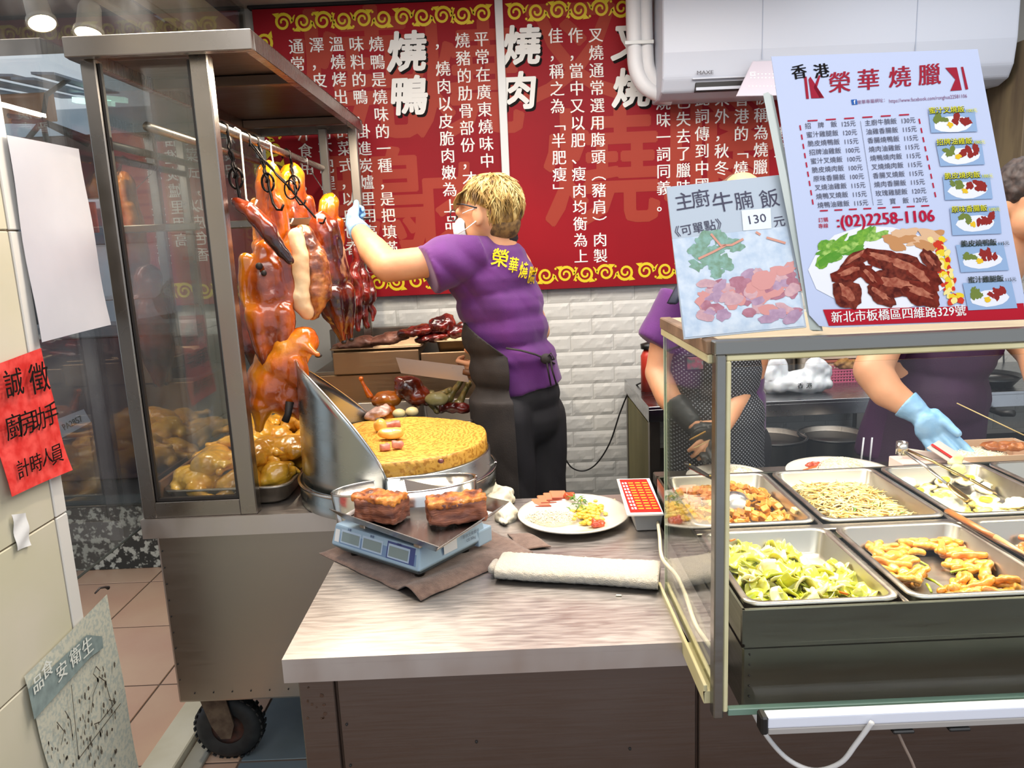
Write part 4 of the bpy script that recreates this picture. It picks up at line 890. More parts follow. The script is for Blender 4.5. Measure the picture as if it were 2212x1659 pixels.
# ------------------------------------------------ worker in dotted apron behind the guard
def dots(name, c1, c2, sc, thr):
    m = mat(name, c1, .7); nt = m.node_tree; N = nt.nodes; L = nt.links; b = N['Principled BSDF']
    tc = N.new('ShaderNodeTexCoord'); sp_ = N.new('ShaderNodeSeparateXYZ'); L.new(tc.outputs['Object'], sp_.inputs[0]); cb = N.new('ShaderNodeCombineXYZ')
    a = N.new('ShaderNodeMath'); a.operation = 'ADD'; L.new(sp_.outputs[0], a.inputs[0]); L.new(sp_.outputs[2], a.inputs[1])
    s = N.new('ShaderNodeMath'); s.operation = 'SUBTRACT'; L.new(sp_.outputs[0], s.inputs[0]); L.new(sp_.outputs[2], s.inputs[1])
    L.new(a.outputs[0], cb.inputs[0]); L.new(s.outputs[0], cb.inputs[1])
    v = N.new('ShaderNodeTexVoronoi'); v.voronoi_dimensions = '2D'; v.inputs['Randomness'].default_value = 0; v.inputs['Scale'].default_value = sc; L.new(cb.outputs[0], v.inputs['Vector'])
    lt_ = N.new('ShaderNodeMath'); lt_.operation = 'LESS_THAN'; lt_.inputs[1].default_value = thr; L.new(v.outputs['Distance'], lt_.inputs[0])
    mx = N.new('ShaderNodeMix'); mx.data_type = 'RGBA'; mx.inputs[6].default_value = (*hexc(c1), 1); mx.inputs[7].default_value = (*hexc(c2), 1); L.new(lt_.outputs[0], mx.inputs[0]); L.new(mx.outputs[2], b.inputs['Base Color'])
    return m
M_dot = dots('dotted_apron_cloth', '15161b', '9a9ea6', 80, .24)
m2 = thing('person', 'worker in purple T-shirt, white-dotted black apron and black glove behind the guard', 'person', (0.62, 2.42, 0))
Y2 = 2.42; hc2 = P(1602, 452, Y=Y2 - .03)
b2_ = [('e', hc2, (.078, .095, .112)), ('e', hc2 + Vector((0, -.03, -.06)), (.055, .06, .06)), ('e', hc2 + Vector((0, -.10, -.03)), (.012, .016, .018)), ('e', hc2 + Vector((.078, 0, -.01)), (.009, .018, .03)), ('e', hc2 + Vector((-.078, 0, -.01)), (.009, .018, .03)),
       ('e', hc2 + Vector((.03, -.085, .012)), (.013, .01, .008)), ('e', hc2 + Vector((-.03, -.085, .012)), (.013, .01, .008)), ('e', hc2 + Vector((0, -.085, -.065)), (.025, .012, .008)),
       ('c', P(1590, 510, Y=Y2 + .02), .055, P(1570, 620, Y=Y2 + .03), .062),
       ('e', P(1555, 680, Y=Y2 + .03), (.16, .10, .12)), ('e', P(1550, 800, Y=Y2 + .03), (.13, .10, .16)), ('e', P(1548, 930, Y=Y2 + .03), (.15, .11, .14)),
       ('c', P(1448, 675, Y=Y2 + .02), .050, P(1421, 805, Y=Y2), .041), ('c', P(1421, 805, Y=Y2), .043, P(1444, 860, Y=Y2 - .08), .040), ('c', P(1444, 860, Y=Y2 - .08), .040, P(1500, 920, Y=Y2 - .18), .028),
       ('c', P(1655, 660, Y=Y2 + .02), .050, P(1622, 800, Y=Y2), .046), ('c', P(1620, 810, Y=Y2), .046, P(1560, 920, Y=Y2 - .17), .029)]
for sx in (1500, 1600):
    hp = P(sx, 960, Y=Y2 + .03); b2_ += [('c', hp, .09, Vector((hp.x, Y2 + .02, .48)), .062), ('c', Vector((hp.x, Y2 + .02, .48)), .060, Vector((hp.x, Y2 + .04, .09)), .040), ('c', Vector((hp.x, Y2 + .03, .05)), .038, Vector((hp.x, Y2 - .10, .035)), .030)]
put('body', blob(b2_, .0075, 4), M_skin, m2)
put('hair', blob([('e', hc2 + Vector((0, .025, .012)), (.088, .090, .098))], .006, 2, ndisp(.004, 40)), mat('thin_grey_brown_hair', '6a4a38', .7, col2='3a2a22', nscale=60), m2)
s2_ = [('e', P(1558, 655, Y=Y2 + .03), (.17, .115, .07)), ('e', P(1552, 720, Y=Y2 + .03), (.165, .12, .13)), ('e', P(1550, 820, Y=Y2 + .03), (.150, .12, .13)), ('f', P(1550, 850, Y=Y2 + .03), .15, P(1548, 985, Y=Y2 + .03), .165, .8, (0, 1, 0)),
       ('f', P(1475, 650, Y=Y2 + .02), .082, P(1414, 745, Y=Y2), .068), ('f', P(1640, 640, Y=Y2 + .02), .082, P(1672, 735, Y=Y2), .068)]
put('t_shirt', blob(s2_, .008, 4, folds(.006, (1, 0, .6), 8, .003)), M_purple, m2)
a2_ = [('e', P(1543, 700, Y=Y2 - .01), (.135, .115, .12)), ('e', P(1543, 800, Y=Y2 - .01), (.150, .13, .16)), ('e', P(1545, 900, Y=Y2 - .01), (.158, .14, .14)), ('f', P(1545, 920, Y=Y2 - .01), .155, P(1548, 1150, Y=Y2 - .01), .165, .85, (0, 1, 0))]
am = blob(a2_, .008, 3, folds(.004, (1, 0, .1), 6, .003)); clip(am, Vector((0, Y2 + .03, 0)), Vector((0, 1, 0)))
ao2 = put('dotted_apron', am, M_dot, m2); ao2.modifiers.new('t', 'SOLIDIFY').thickness = .003
put('apron_bib_strap', MB().tube([P(1452, 655, Y=Y2 - .12), P(1470, 620, Y=Y2 - .07), P(1500, 590, Y=Y2)], .018, 6, flat=.3).mesh(), mat('navy_strap', '1c2036', .7), m2)
# pocket emblem
pk_ = MB(); c0 = P(1501, 785, Y=Y2 - .155)
put('pocket_badge', bbox(c0 + Vector((-.030, 0, -.024)), c0 + Vector((.032, .006, .026)), .002), mat('badge_black', '121417', .5), m2)
put('badge_picture', bbox(c0 + Vector((-.023, -.0015, -.018)), c0 + Vector((.025, .002, .019)), .0008), mat('badge_green', '3f7a6a', .5, col2='8fa0a8', nscale=40, col3='b85a6a'), m2)
gx = hand(P(1500, 920, Y=Y2 - .18), P(1545, 985, Y=Y2 - .24) - P(1500, 920, Y=Y2 - .18), (1, -.3, .3), .92, (.3, .35, .3), .1) + [('f', P(1458, 872, Y=Y2 - .11), .043, P(1500, 920, Y=Y2 - .18), .030)]
put('black_glove', blob(gx, .0038, 2, ndisp(.001, 60)), M_kglove, m2)
gx = hand(P(1560, 920, Y=Y2 - .17), P(1530, 965, Y=Y2 - .24) - P(1560, 920, Y=Y2 - .17), (-1, -.3, .3), .85, (.4, .5, .4), .1)
put('bare_hand', blob(gx, .0038, 2), M_skin, m2)
put('trousers', blob(sum([[('c', P(sx, 960, Y=Y2 + .03), .10, Vector((P(sx, 960, Y=Y2).x, Y2 + .02, .48)), .078), ('f', Vector((P(sx, 960, Y=Y2).x, Y2 + .02, .48)), .078, Vector((P(sx, 960, Y=Y2).x, Y2 + .04, .06)), .066)] for sx in (1500, 1600)], []), .01, 3), M_pants, m2)
sk_ = thing('skewers', 'pair of thin wooden skewers held between the gloved fingers', 'skewers', tuple(P(1500, 960, Y=2.15)))
put('skewer', MB().tube([P(1490, 950, Y=2.15), P(1524, 932, Y=2.17)], .0022, 6).mesh(), mat('skewer_wood', 'b98a3c', .5), sk_)
put('skewer', MB().tube([P(1499, 968, Y=2.13), P(1532, 952, Y=2.16)], .0013, 6).mesh(), mat('skewer_pale', 'c9b27a', .5), sk_)

# ------------------------------------------------ worker in plum shirt at the right
m3 = thing('person', 'worker in plum shirt with a blue glove filling a box at right', 'person', (1.36, 2.42, 0))
Y3 = 2.40; hc3 = P(2236, 428, Y=2.30)
b3 = [('e', hc3, (.080, .096, .115)), ('e', hc3 + Vector((-.02, -.03, -.065)), (.058, .06, .06)), ('e', hc3 + Vector((-.03, -.10, -.03)), (.012, .018, .018)), ('e', hc3 + Vector((-.080, 0, -.015)), (.009, .018, .03)), ('e', hc3 + Vector((.02, -.09, .01)), (.013, .01, .008)), ('e', hc3 + Vector((-.05, -.08, .01)), (.013, .01, .008)), ('e', hc3 + Vector((-.015, -.09, -.07)), (.024, .012, .008)),
      ('c', P(2215, 490, Y=2.33), .058, P(2140, 620, Y=2.40), .066), ('e', P(2040, 700, Y=Y3 + .02), (.19, .11, .14)), ('e', P(2010, 830, Y=Y3 + .02), (.17, .11, .16)), ('e', P(1990, 950, Y=Y3 + .02), (.17, .11, .14)),
      ('c', P(1928, 695, Y=Y3 - .05), .058, P(1884, 800, Y=Y3 - .12), .056), ('c', P(1884, 800, Y=Y3 - .12), .056, P(1915, 845, Y=Y3 - .16), .050), ('c', P(1915, 845, Y=Y3 - .16), .050, P(1985, 893, Y=Y3 - .22), .031),
      ('c', P(2175, 690, Y=Y3), .062, P(2235, 765, Y=Y3 - .08), .05), ('c', P(2235, 765, Y=Y3 - .08), .05, P(2260, 880, Y=Y3 - .3), .032)]
for sx in (1930, 2040):
    hp = P(sx, 960, Y=Y3 + .02); b3 += [('c', hp, .09, Vector((hp.x, Y3 + .02, .48)), .062), ('c', Vector((hp.x, Y3 + .02, .48)), .060, Vector((hp.x, Y3 + .04, .09)), .040), ('c', Vector((hp.x, Y3 + .03, .05)), .038, Vector((hp.x, Y3 - .10, .035)), .030)]
put('body', blob(b3, .0075, 4), M_skin, m3)
put('hair', blob([('e', hc3 + Vector((-.004, .02, .035)), (.098, .108, .095)), ('e', hc3 + Vector((0, .05, -.02)), (.08, .07, .09))], .006, 2, ndisp(.008, 30, .004, 90)), mat('black_messy_hair', '241c1b', .6, col2='4a3d38', nscale=50), m3)
s3_ = [('e', P(2045, 670, Y=Y3 + .02), (.20, .125, .10)), ('e', P(2035, 740, Y=Y3 + .02), (.195, .13, .12)), ('e', P(2012, 840, Y=Y3 + .02), (.18, .13, .13)), ('f', P(2005, 850, Y=Y3 + .02), .185, P(1985, 985, Y=Y3 + .02), .205, .62, (0, 1, 0)),
       ('f', P(1955, 650, Y=Y3 - .02), .09, P(1912, 732, Y=Y3 - .07), .083), ('f', P(2140, 650, Y=Y3), .085, P(2185, 712, Y=Y3 - .02), .078)]
put('plum_shirt', blob(s3_, .008, 4, folds(.007, (1, 0, .4), 7, .004)), M_purple2, m3)
a3_ = [('e', P(2040, 760, Y=Y3 - .01), (.155, .13, .14)), ('e', P(2020, 860, Y=Y3 - .01), (.165, .135, .14)), ('f', P(2018, 870, Y=Y3 - .01), .165, P(1990, 1015, Y=Y3 - .01), .19, .68, (0, 1, 0)), ('f', P(1990, 1015, Y=Y3 - .01), .19, P(1985, 1120, Y=Y3 - .01), .19, .6, (0, 1, 0))]
am3 = blob(a3_, .008, 3, folds(.004, (1, 0, .1), 5, .004)); clip(am3, Vector((0, Y3 + .02, 0)), Vector((0, 1, 0)))
ao3 = put('plum_apron', am3, mat('dark_plum_apron', '2f1030', .7, col2='3a173c', nscale=6, bump=.15, bscale=200), m3); ao3.modifiers.new('t', 'SOLIDIFY').thickness = .003
tp = MB()
for x0, x1 in ((1866, 1859), (1884, 1878)): tp.tube([P(x0, 945, Y=2.22), P((x0 + x1) / 2, 975, Y=2.21), P(x1, 1005, Y=2.2)], .005, 6, flat=.4)
put('apron_tape', tp.mesh(), mat('white_tape', 'b9bec9', .6), m3)
w3 = P(1985, 893, Y=Y3 - .22)
gx = hand(w3, P(2038, 958, Y=Y3 - .27) - w3, (.8, -.3, .5), 1.12, (.18, .26, .26), .14, .25) + [('f', P(1955, 872, Y=Y3 - .195), .046, w3, .033)]
put('blue_glove', blob(gx, .0038, 2, ndisp(.0014, 60)), M_bglove, m3)
put('trousers', blob(sum([[('c', P(sx, 960, Y=Y3 + .02), .10, Vector((P(sx, 960, Y=Y3).x, Y3 + .02, .48)), .078), ('f', Vector((P(sx, 960, Y=Y3).x, Y3 + .02, .48)), .078, Vector((P(sx, 960, Y=Y3).x, Y3 + .04, .06)), .066)] for sx in (1930, 2040)], []), .01, 3), M_pants, m3)
# ================================================================ PREP AREA BEHIND
pt = thing('prep_table', 'steel prep table carrying the round chopping block', 'table', (-0.3, 2.4, 0))
put('worktop', bevel(MB().box((-0.455, 2.145, .828), (-0.13, 2.90, .84)).box((-0.455, 2.145, .79), (-0.13, 2.155, .828)).mesh(), .002, 1), MSW, pt)
for x in (-.43, -.17):
    for y in (2.18, 2.86): put('leg', bbox((x - .018, y - .018, 0), (x + .018, y + .018, .828), .003), MSD, pt)
put('lower_shelf', bbox((-.44, 2.17, .25), (-.15, 2.88, .265), .002), MSD, pt)
rc = thing('rear_cabinet', 'warm stained stainless cabinet behind the chopping block with meat trays on top', 'cabinet', (-0.35, 3.15, 0))
put('body', bbox((-0.78, 2.97, .05), (0.02, 3.40, 1.055), .004), MSK, rc)
put('upper_front', bbox((-0.70, 2.955, 1.058), (-0.36, 2.972, 1.145), .003), MSK, rc); put('upper_front', bbox((-0.355, 2.958, 1.075), (0.01, 2.972, 1.13), .003), MSK, rc)
put('top_shelf', bbox((-0.78, 2.972, 1.055), (0.02, 3.40, 1.07), .002), MSD, rc)
put('back_ledge', bbox((-0.80, 3.36, 1.07), (0.04, 3.41, 1.195), .003), MSD, rc)
put('front_ledge', bbox((-0.76, 2.952, .93), (0.01, 2.972, .94), .002), MSD, rc)

def rrect(x0, x1, y0, y1, r, n=5):
    pts = []
    for cx, cy, a in ((x1 - r, y1 - r, 0), (x0 + r, y1 - r, 90), (x0 + r, y0 + r, 180), (x1 - r, y0 + r, 270)):
        for i in range(n + 1): t = R(a + 90 * i / n); pts.append((cx + r * math.cos(t), cy + r * math.sin(t)))
    return pts
def pan_mesh(x0, x1, y0, y1, z, depth=.055, fl=.010, r=.028, slope=.012):
    mb = MB(); loops = []
    def lp(d, zz): loops.append([(p[0], p[1], zz) for p in rrect(x0 + d, x1 - d, y0 + d, y1 - d, max(.006, r - d * .4))])
    lp(0, z - .004); lp(0, z); lp(fl, z + .0005); lp(fl + .002, z - .003); lp(fl + slope * .8, z - depth + .008); lp(fl + slope + .006, z - depth); lp(fl + slope + .03, z - depth)
    lp(fl + slope + .006, z - depth - .0012); lp(fl + slope * .8 - .002, z - depth + .007); lp(fl, z - .004); lp(0, z - .004)
    n = len(loops[0]); vs = []; fs = []
    for l in loops: vs += l
    for i in range(6):
        for j in range(n): fs.append((i * n + j, i * n + (j + 1) % n, (i + 1) * n + (j + 1) % n, (i + 1) * n + j))
    fs.append(tuple(6 * n + j for j in range(n)))
    for i in range(7, 10):
        for j in range(n): fs.append((i * n + j, i * n + (j + 1) % n, (i + 1) * n + (j + 1) % n, (i + 1) * n + j))
    fs.append(tuple(7 * n + j for j in reversed(range(n))))
    mb.add(vs, fs, smooth=True); return mb.mesh()
M_pan = steel('serving_pan_steel', 'c8c2b6', .32, (1, 8, 1), .02, .07)
def pan(name, x0, x1, y0, y1, z, label, cat='food pan', group=None, m_=None, **k):
    o = put(name, pan_mesh(x0, x1, y0, y1, z, **k), m_ or M_pan, None, label=label, cat=cat, group=group); return o
pan('meat_tray', -0.72, -0.35, 2.99, 3.34, 1.155, 'steel tray of roast ribs on the left of the rear cabinet', 'tray', m_=MSK, depth=.05, r=.02)
pan('meat_tray', -0.30, 0.00, 2.96, 3.33, 1.175, 'steel tray of dark red roast meat on the right of the rear cabinet', 'tray', m_=MSK, depth=.06, r=.02)

# ================================================================ ROAST MEATS
def roastmat(name, a, b_, c_, sc=8, rough=.2, bump=.45, lo=.38, hi=.64, coat=.9): return mat(name, a, rough, 0, b_, sc, bump, 55, coat=coat, col3=c_, detail=6, nlo=lo, nhi=hi)
M_duck = roastmat('roast_duck_skin', '6e2205', 'e28a14', 'c2560a', 6); M_duck2 = roastmat('dark_roast_duck_skin', '2a0b05', '9c3a08', '641c05'); M_duckb = roastmat('bright_roast_duck_skin', '9a3605', 'ec9418', 'd2650a', 6)
M_siu = roastmat('barbecue_pork_skin', '35090a', 'a33325', '6e1812', 16, .28, .5); M_char = mat('charred_tip', '1c1210', .6)
def bmp(c): return noise.noise(c * 22) * .0035 + noise.noise(c * 60) * .0014
def bmp(c): return noise.noise(c * 20) * .004 + noise.noise(c * 55) * .0016 + max(0, noise.noise(Vector((c.x * 60, c.y * 60, c.z * 9)))) * .003
def duck_mesh(v, neck=1):
    s = 1 if v % 2 else -1
    pr = [('e', (0, 0, -.20), (.058, .050, .105)), ('e', (.003 * s, 0, -.285), (.062, .054, .095)), ('c', (0, 0, -.11), .030, (.004 * s, 0, -.22), .052), ('c', (.003 * s, 0, -.32), .046, (.010 * s, 0, -.430), .012),
          ('c', (-.048, -.012, -.13), .020, (-.058, -.014, -.22), .014), ('c', (-.058, -.016, -.22), .013, (-.046, -.034, -.27), .008), ('c', (.048, -.012, -.13), .020, (.058, -.014, -.22), .014), ('c', (.058, -.016, -.22), .013, (.046, -.034, -.27), .008),
          ('c', (-.030, -.028, -.27), .032, (-.022, -.034, -.375), .015), ('c', (-.022, -.034, -.375), .012, (-.014, -.030, -.425), .008), ('c', (.034, -.028, -.27), .032, (.028, -.034, -.375), .015), ('c', (.028, -.034, -.375), .012, (.022, -.030, -.425), .008)]
    if neck: pr += [('c', (0, 0, -.15), .042, (0, 0, -.07), .040), ('e', (0, .002, -.052), (.044, .032, .050)), ('c', (.030 * s, -.018, -.045), .017, (.040 * s, -.026, -.11), .011), ('c', (.040 * s, -.026, -.11), .012, (.034 * s, -.034, -.15), .006)]
    return blob(pr, .0055, 3, bmp)
duck_meshes = [duck_mesh(1), duck_mesh(2), duck_mesh(3, 0)]
def duck(p, mi, m_, label, rot=(0, 0, 0), sc=1.0, group='roast ducks hanging in the trolley'):
    e = thing('roast_duck', label, 'roast duck', p, group, rot); e.scale = (sc,) * 3
    me = duck_meshes[mi].copy(); me.materials.clear(); me.materials.append(m_); put('carcass', me, None, e, local=True)
    tip = MB()
    for x in (-.014, .022): tip.ball((x, -.030, -.432), .009, 6, sc=(1, 1, .8))
    put('leg_stub', tip.mesh(), M_char, e, local=True); return e
M_hook = mat('blackened_steel_hook', '1e1a19', .35, .9); M_wire = mat('silver_wire_hook', 'c9c6c2', .25, 1.0)
def hook(top, bot, r, m_, label, twist=True, lp=.018):
    top = Vector(top); bot = Vector(bot); mb = MB()
    pts = [top + Vector((-.016, 0, -.014)), top + Vector((-.012, 0, .008)), top + Vector((0, 0, .017)), top + Vector((.012, 0, .008)), top + Vector((.012, 0, -.02))]
    d = bot - pts[-1]
    for i in range(1, 13):
        t = i / 12; o_ = Vector((math.cos(t * 22), math.sin(t * 22), 0)) * (r * 1.1 if twist and t < .6 else 0); pts.append(pts[4] + d * t + o_)
    pts += [bot + Vector((.012, -.006, -.018)), bot + Vector((.026, -.010, -.020)), bot + Vector((.034, -.012, -.004))]
    mb.tube(pts, r, 7)
    if twist:
        c = pts[4] + d * .62; mb.tube([c + Vector((lp * math.cos(a), 0, lp * 1.5 * math.sin(a))) for a in [i * PI / 7 for i in range(15)]], r * .9, 6)
        mb.tube([top + Vector((.010, .004, -.01))] + [pts[4] + d * (i / 8) + Vector((math.sin(i * 2) * r * 1.6, math.cos(i * 2) * r * 1.6, 0)) for i in range(1, 6)], r * .8, 6)
    return mb.put('meat_hook', m_, None, label=label, cat='hook', group='hooks on the trolley rail')
# front duck with its neck folded over
d1 = duck(P(566, 448, Y=2.13), 2, M_duck, 'glossy orange roast duck hanging nearest the front post, neck folded over', (0, .03, .25), 1.08)
d1c = wloc(d1)
put('folded_neck', blob([('c', P(508, 436, Y=2.08), .012, P(540, 455, Y=2.07), .021), ('c', P(540, 455, Y=2.07), .021, P(578, 497, Y=2.07), .025), ('c', P(578, 497, Y=2.07), .025, P(606, 540, Y=2.075), .018), ('c', P(606, 540, Y=2.075), .018, P(628, 563, Y=2.08), .012)], .005, 2, bmp), M_duck2, d1)
vt = MB(); vt.ball(P(560, 575, Y=2.065), .010, 7); vt.ball(P(570, 590, Y=2.065), .008, 7); put('vent', vt.mesh(), M_char, d1)
duck(P(575, 345, Y=2.42) + Vector((0, 0, -.0)), 0, M_duckb, 'amber roast duck behind the front one, nearest the left pane', (0, 0, -.5), .98)
duck(P(628, 350, Y=2.72), 1, M_duck, 'amber roast duck high at the back of the trolley', (0, 0, .6), 1.0)
duck(P(690, 455, Y=2.32), 0, M_duck2, 'dark roast duck hanging right of the pork belly', (0, -.10, 1.0), .92)
duck(P(712, 415, Y=2.86), 1, M_duckb, 'bright orange roast duck gripped by the blond man', (0, .1, .3), .80)
duck(P(535, 560, Y=2.55), 1, M_duck2, 'dark roast duck half hidden behind the front duck', (0, 0, 2.4), .95)
# big lower duck
ld = thing('roast_duck', 'large bright orange roast duck hanging lowest above the poached chickens', 'roast duck', tuple(P(610, 720, Y=2.12)), 'roast ducks hanging in the trolley')
YL = 2.12
put('carcass', blob([('e', P(655, 740, Y=YL), (.042, .042, .038)), ('c', P(645, 745, Y=YL), .044, P(612, 790, Y=YL), .058), ('e', P(590, 832, Y=YL), (.070, .060, .080), (0, .35, 0)), ('e', P(620, 850, Y=YL + .01), (.058, .055, .070)), ('e', P(566, 810, Y=YL), (.040, .045, .060), (0, .5, 0)),
    ('c', P(566, 870, Y=YL - .02), .036, P(560, 925, Y=YL - .02), .013), ('c', P(640, 870, Y=YL), .034, P(648, 892, Y=YL), .022), ('c', P(655, 745, Y=YL - .03), .015, P(686, 765, Y=YL - .04), .008), ('e', P(640, 800, Y=YL - .03), (.035, .03, .05)), ('e', P(655, 724, Y=YL), (.034, .032, .022), (0, -.15, 0)), ('e', P(622, 750, Y=YL), (.052, .045, .040), (0, .6, 0)), ('e', P(585, 785, Y=YL), (.050, .045, .040), (0, .6, 0))], .0055, 3, bmp), M_duckb, ld)
fb = MB(); fb.tube([P(626, 868, Y=YL - .045), P(622, 895, Y=YL - .055), P(616, 910, Y=YL - .055)], [.012, .010, .011], 8); fb.ball(P(688, 768, Y=YL - .032), .008, 7, sc=(1.3, 1, .8))
put('charred_feet', fb.mesh(), M_char, ld)
# pork belly slab
pb = thing('roast_pork_belly', 'hanging slab of roast pork belly with cream cut face and crisp brown rind', 'roast pork', tuple(P(655, 500, Y=2.22)))
cream = mat('cream_pork_fat', 'f0cfa0', .45, col2='dba878', nscale=14, coat=.3, bump=.3, bscale=40, sss=.1)
put('cut_face', blob([('c', P(640, 508, Y=2.15), .022, P(650, 560, Y=2.14), .024), ('c', P(650, 560, Y=2.14), .025, P(650, 640, Y=2.14), .026), ('c', P(645, 640, Y=2.14), .030, P(662, 675, Y=2.15), .022)], .0055, 3, ndisp(.004, 40)), cream, pb)
put('rind', blob([('c', P(655, 502, Y=2.18), .024, P(680, 560, Y=2.18), .036), ('c', P(680, 560, Y=2.18), .038, P(686, 630, Y=2.18), .040), ('c', P(686, 630, Y=2.18), .038, P(678, 675, Y=2.18), .022)], .0055, 2, ndisp(.005, 45, .003, 110)), roastmat('crackling_rind', '5f260c', 'c9803c', 'a2551f', 22, .4, .6), pb)
# barbecue pork strips
for i, (x, yt, yb_, yy, r) in enumerate(((726, 548, 722, 2.84, .021), (745, 542, 730, 2.87, .024), (765, 532, 712, 2.90, .024), (782, 560, 705, 2.93, .022), (716, 600, 712, 2.90, .020), (795, 590, 690, 2.96, .019))):
    a = P(x, yt, Y=yy); c = P(x + 8, yb_, Y=yy); q = random.Random(i); pr = []; p = a
    for k in range(6):
        n_ = a.lerp(c, (k + 1) / 6) + Vector((q.uniform(-.008, .008), q.uniform(-.01, .01), 0)); pr.append(('c', p, r * (1.2 - .25 * abs(k - 3)), n_, r * (1.2 - .25 * abs(k - 2)))); p = n_
    put('barbecue_pork_strip', blob(pr, .0055, 2, ndisp(.006, 35, .002, 90)), M_siu, None, label=['dark red barbecue pork strip, leftmost of the hanging bunch', 'dark red barbecue pork strip, longest of the hanging bunch', 'dark red barbecue pork strip in the middle right of the bunch', 'dark red barbecue pork strip second from the right end', 'short barbecue pork strip tucked behind the left of the bunch', 'short barbecue pork strip at the right end of the bunch'][i], cat='barbecue pork', group='barbecue pork strips')
    hook(a + Vector((-.012, 0, .085)), a + Vector((-.008, 0, .02)), .0016, M_wire, ['thin silver hook holding the leftmost pork strip', 'thin silver hook over the longest pork strip', 'thin silver hook over the middle right pork strip', 'thin silver hook second from the man glove', 'thin silver hook of the short left strip', 'thin silver hook nearest the rear post'][i], False)
hook((-0.74, 2.12, 1.875), P(520, 440, Y=2.10), .0042, M_hook, 'thick black twisted hook nearest the front post')
hook((-0.74, 2.38, 1.875), P(590, 440, Y=2.34), .0040, M_hook, 'thick black twisted hook over the pork belly')
hook((-0.74, 2.72, 1.875), P(640, 430, Y=2.60), .0036, M_hook, 'black twisted hook in the middle of the rail')
hook((-0.74, 2.22, 1.875), P(532, 430, Y=2.2), .0028, mat('white_wire_hook', 'dcd6c9', .3), 'white wire hook beside the front black hook', False)
hook((-0.74, 2.50, 1.875), P(612, 470, Y=2.45), .0026, mat('white_wire_hook', 'dcd6c9', .3), 'white wire hook second along the rail', False)
hook((-0.74, 2.95, 1.875), P(705, 420, Y=2.86), .0018, M_wire, 'thin silver hook of the duck in the man glove', False)
hook((-0.74, 2.30, 1.875), P(680, 468, Y=2.30), .0030, M_hook, 'black hook of the dark duck right of the belly')

put('strip_rail', MB().tube([(-0.80, 2.90, 1.655), (-0.50, 2.90, 1.655)], .006, 10).mesh(), MS, tr)
# poached chickens in the tray
pan('chicken_tray', -1.005, -0.640, 2.045, 2.92, .90, 'long steel tray heaped with poached yellow chickens in the trolley', 'tray', m_=MSD, depth=.055, r=.05)
put('tray_side_board', bbox((-1.012, 2.06, .845), (-1.003, 2.95, .925), .002), mat('dark_wood_board', '5b3d28', .5, col2='7b5738', nscale=8, stretch=(1, .2, 1)), None, label='dark wooden board along the left side of the chicken tray', cat='board')
M_chk = [mat('poached_chicken_skin', 'c88712', .28, col2='ecb83e', nscale=10, coat=.6, bump=.3, bscale=60, sss=.05), mat('poached_chicken_skin_pale', 'ba7c14', .28, col2='e4aa38', nscale=8, coat=.6, bump=.3, bscale=60, sss=.05)]
def chick(v):
    pr = [('e', (0, 0, .045), (.085, .052, .045)), ('e', (.035, 0, .05), (.055, .055, .045)), ('c', (-.045, .035, .04), .030, (-.105, .045, .035), .016), ('c', (-.105, .045, .035), .013, (-.150, .040, .030), .010), ('e', (-.155, .04, .03), (.016, .014, .012)),
          ('c', (-.045, -.035, .04), .030, (-.100, -.05, .038), .016), ('c', (-.100, -.05, .038), .013, (-.145, -.05, .04), .010), ('e', (-.150, -.05, .04), (.016, .014, .012)),
          ('c', (.05, .045, .045), .018, (.015, .068, .035), .013), ('c', (.015, .068, .035), .012, (.05, .075, .03), .007), ('c', (.05, -.045, .045), .018, (.015, -.066, .04), .013), ('c', (.015, -.066, .04), .012, (.045, -.078, .03), .007)]
    if v: pr += [('c', (.075, 0, .05), .022, (.125, .02, .045), .014), ('c', (.125, .02, .045), .014, (.14, .055, .04), .012), ('e', (.14, .07, .04), (.017, .022, .016))]
    return blob(pr, .005, 2, ndisp(.005, 30, .0018, 90))
cm_ = [chick(0), chick(1)]
spots = [(-.93, 2.13, .90, 2.6), (-.80, 2.12, .895, .5), (-.71, 2.16, .90, -.9), (-.92, 2.27, .925, 2.0), (-.79, 2.27, .935, 2.9), (-.69, 2.33, .91, -1.2), (-.93, 2.42, .915, .9), (-.80, 2.43, .945, -.4), (-.69, 2.48, .925, 1.2),
         (-.92, 2.58, .92, 2.5), (-.80, 2.60, .95, .4), (-.70, 2.64, .92, 2.0), (-.92, 2.74, .915, -.5), (-.80, 2.77, .94, 1.6), (-.70, 2.80, .915, -.8), (-.76, 2.20, .955, 1.1), (-.84, 2.36, .965, 0.1), (-.73, 2.56, .965, 2.7), (-.88, 2.16, .94, -1.9), (-.70, 2.24, .955, 3.3), (-.86, 2.50, .965, 1.9), (-.75, 2.70, .965, .2)]
wh = ['at the front left corner of the tray', 'front middle of the tray, beside the post', 'at the front right corner of the tray', 'second row by the left board', 'second row middle of the heap', 'second row along the right rim', 'third row by the left board', 'third row middle of the heap', 'third row along the right rim', 'fourth row by the left board', 'fourth row middle', 'fourth row by the right rim', 'back row by the left board', 'back row middle', 'back row right corner', 'lying on top near the front', 'lying on top near the left pane', 'lying on top towards the back', 'crosswise on top at the front left', 'on top at the front right rim', 'crosswise on top in the middle left', 'on top of the back row']
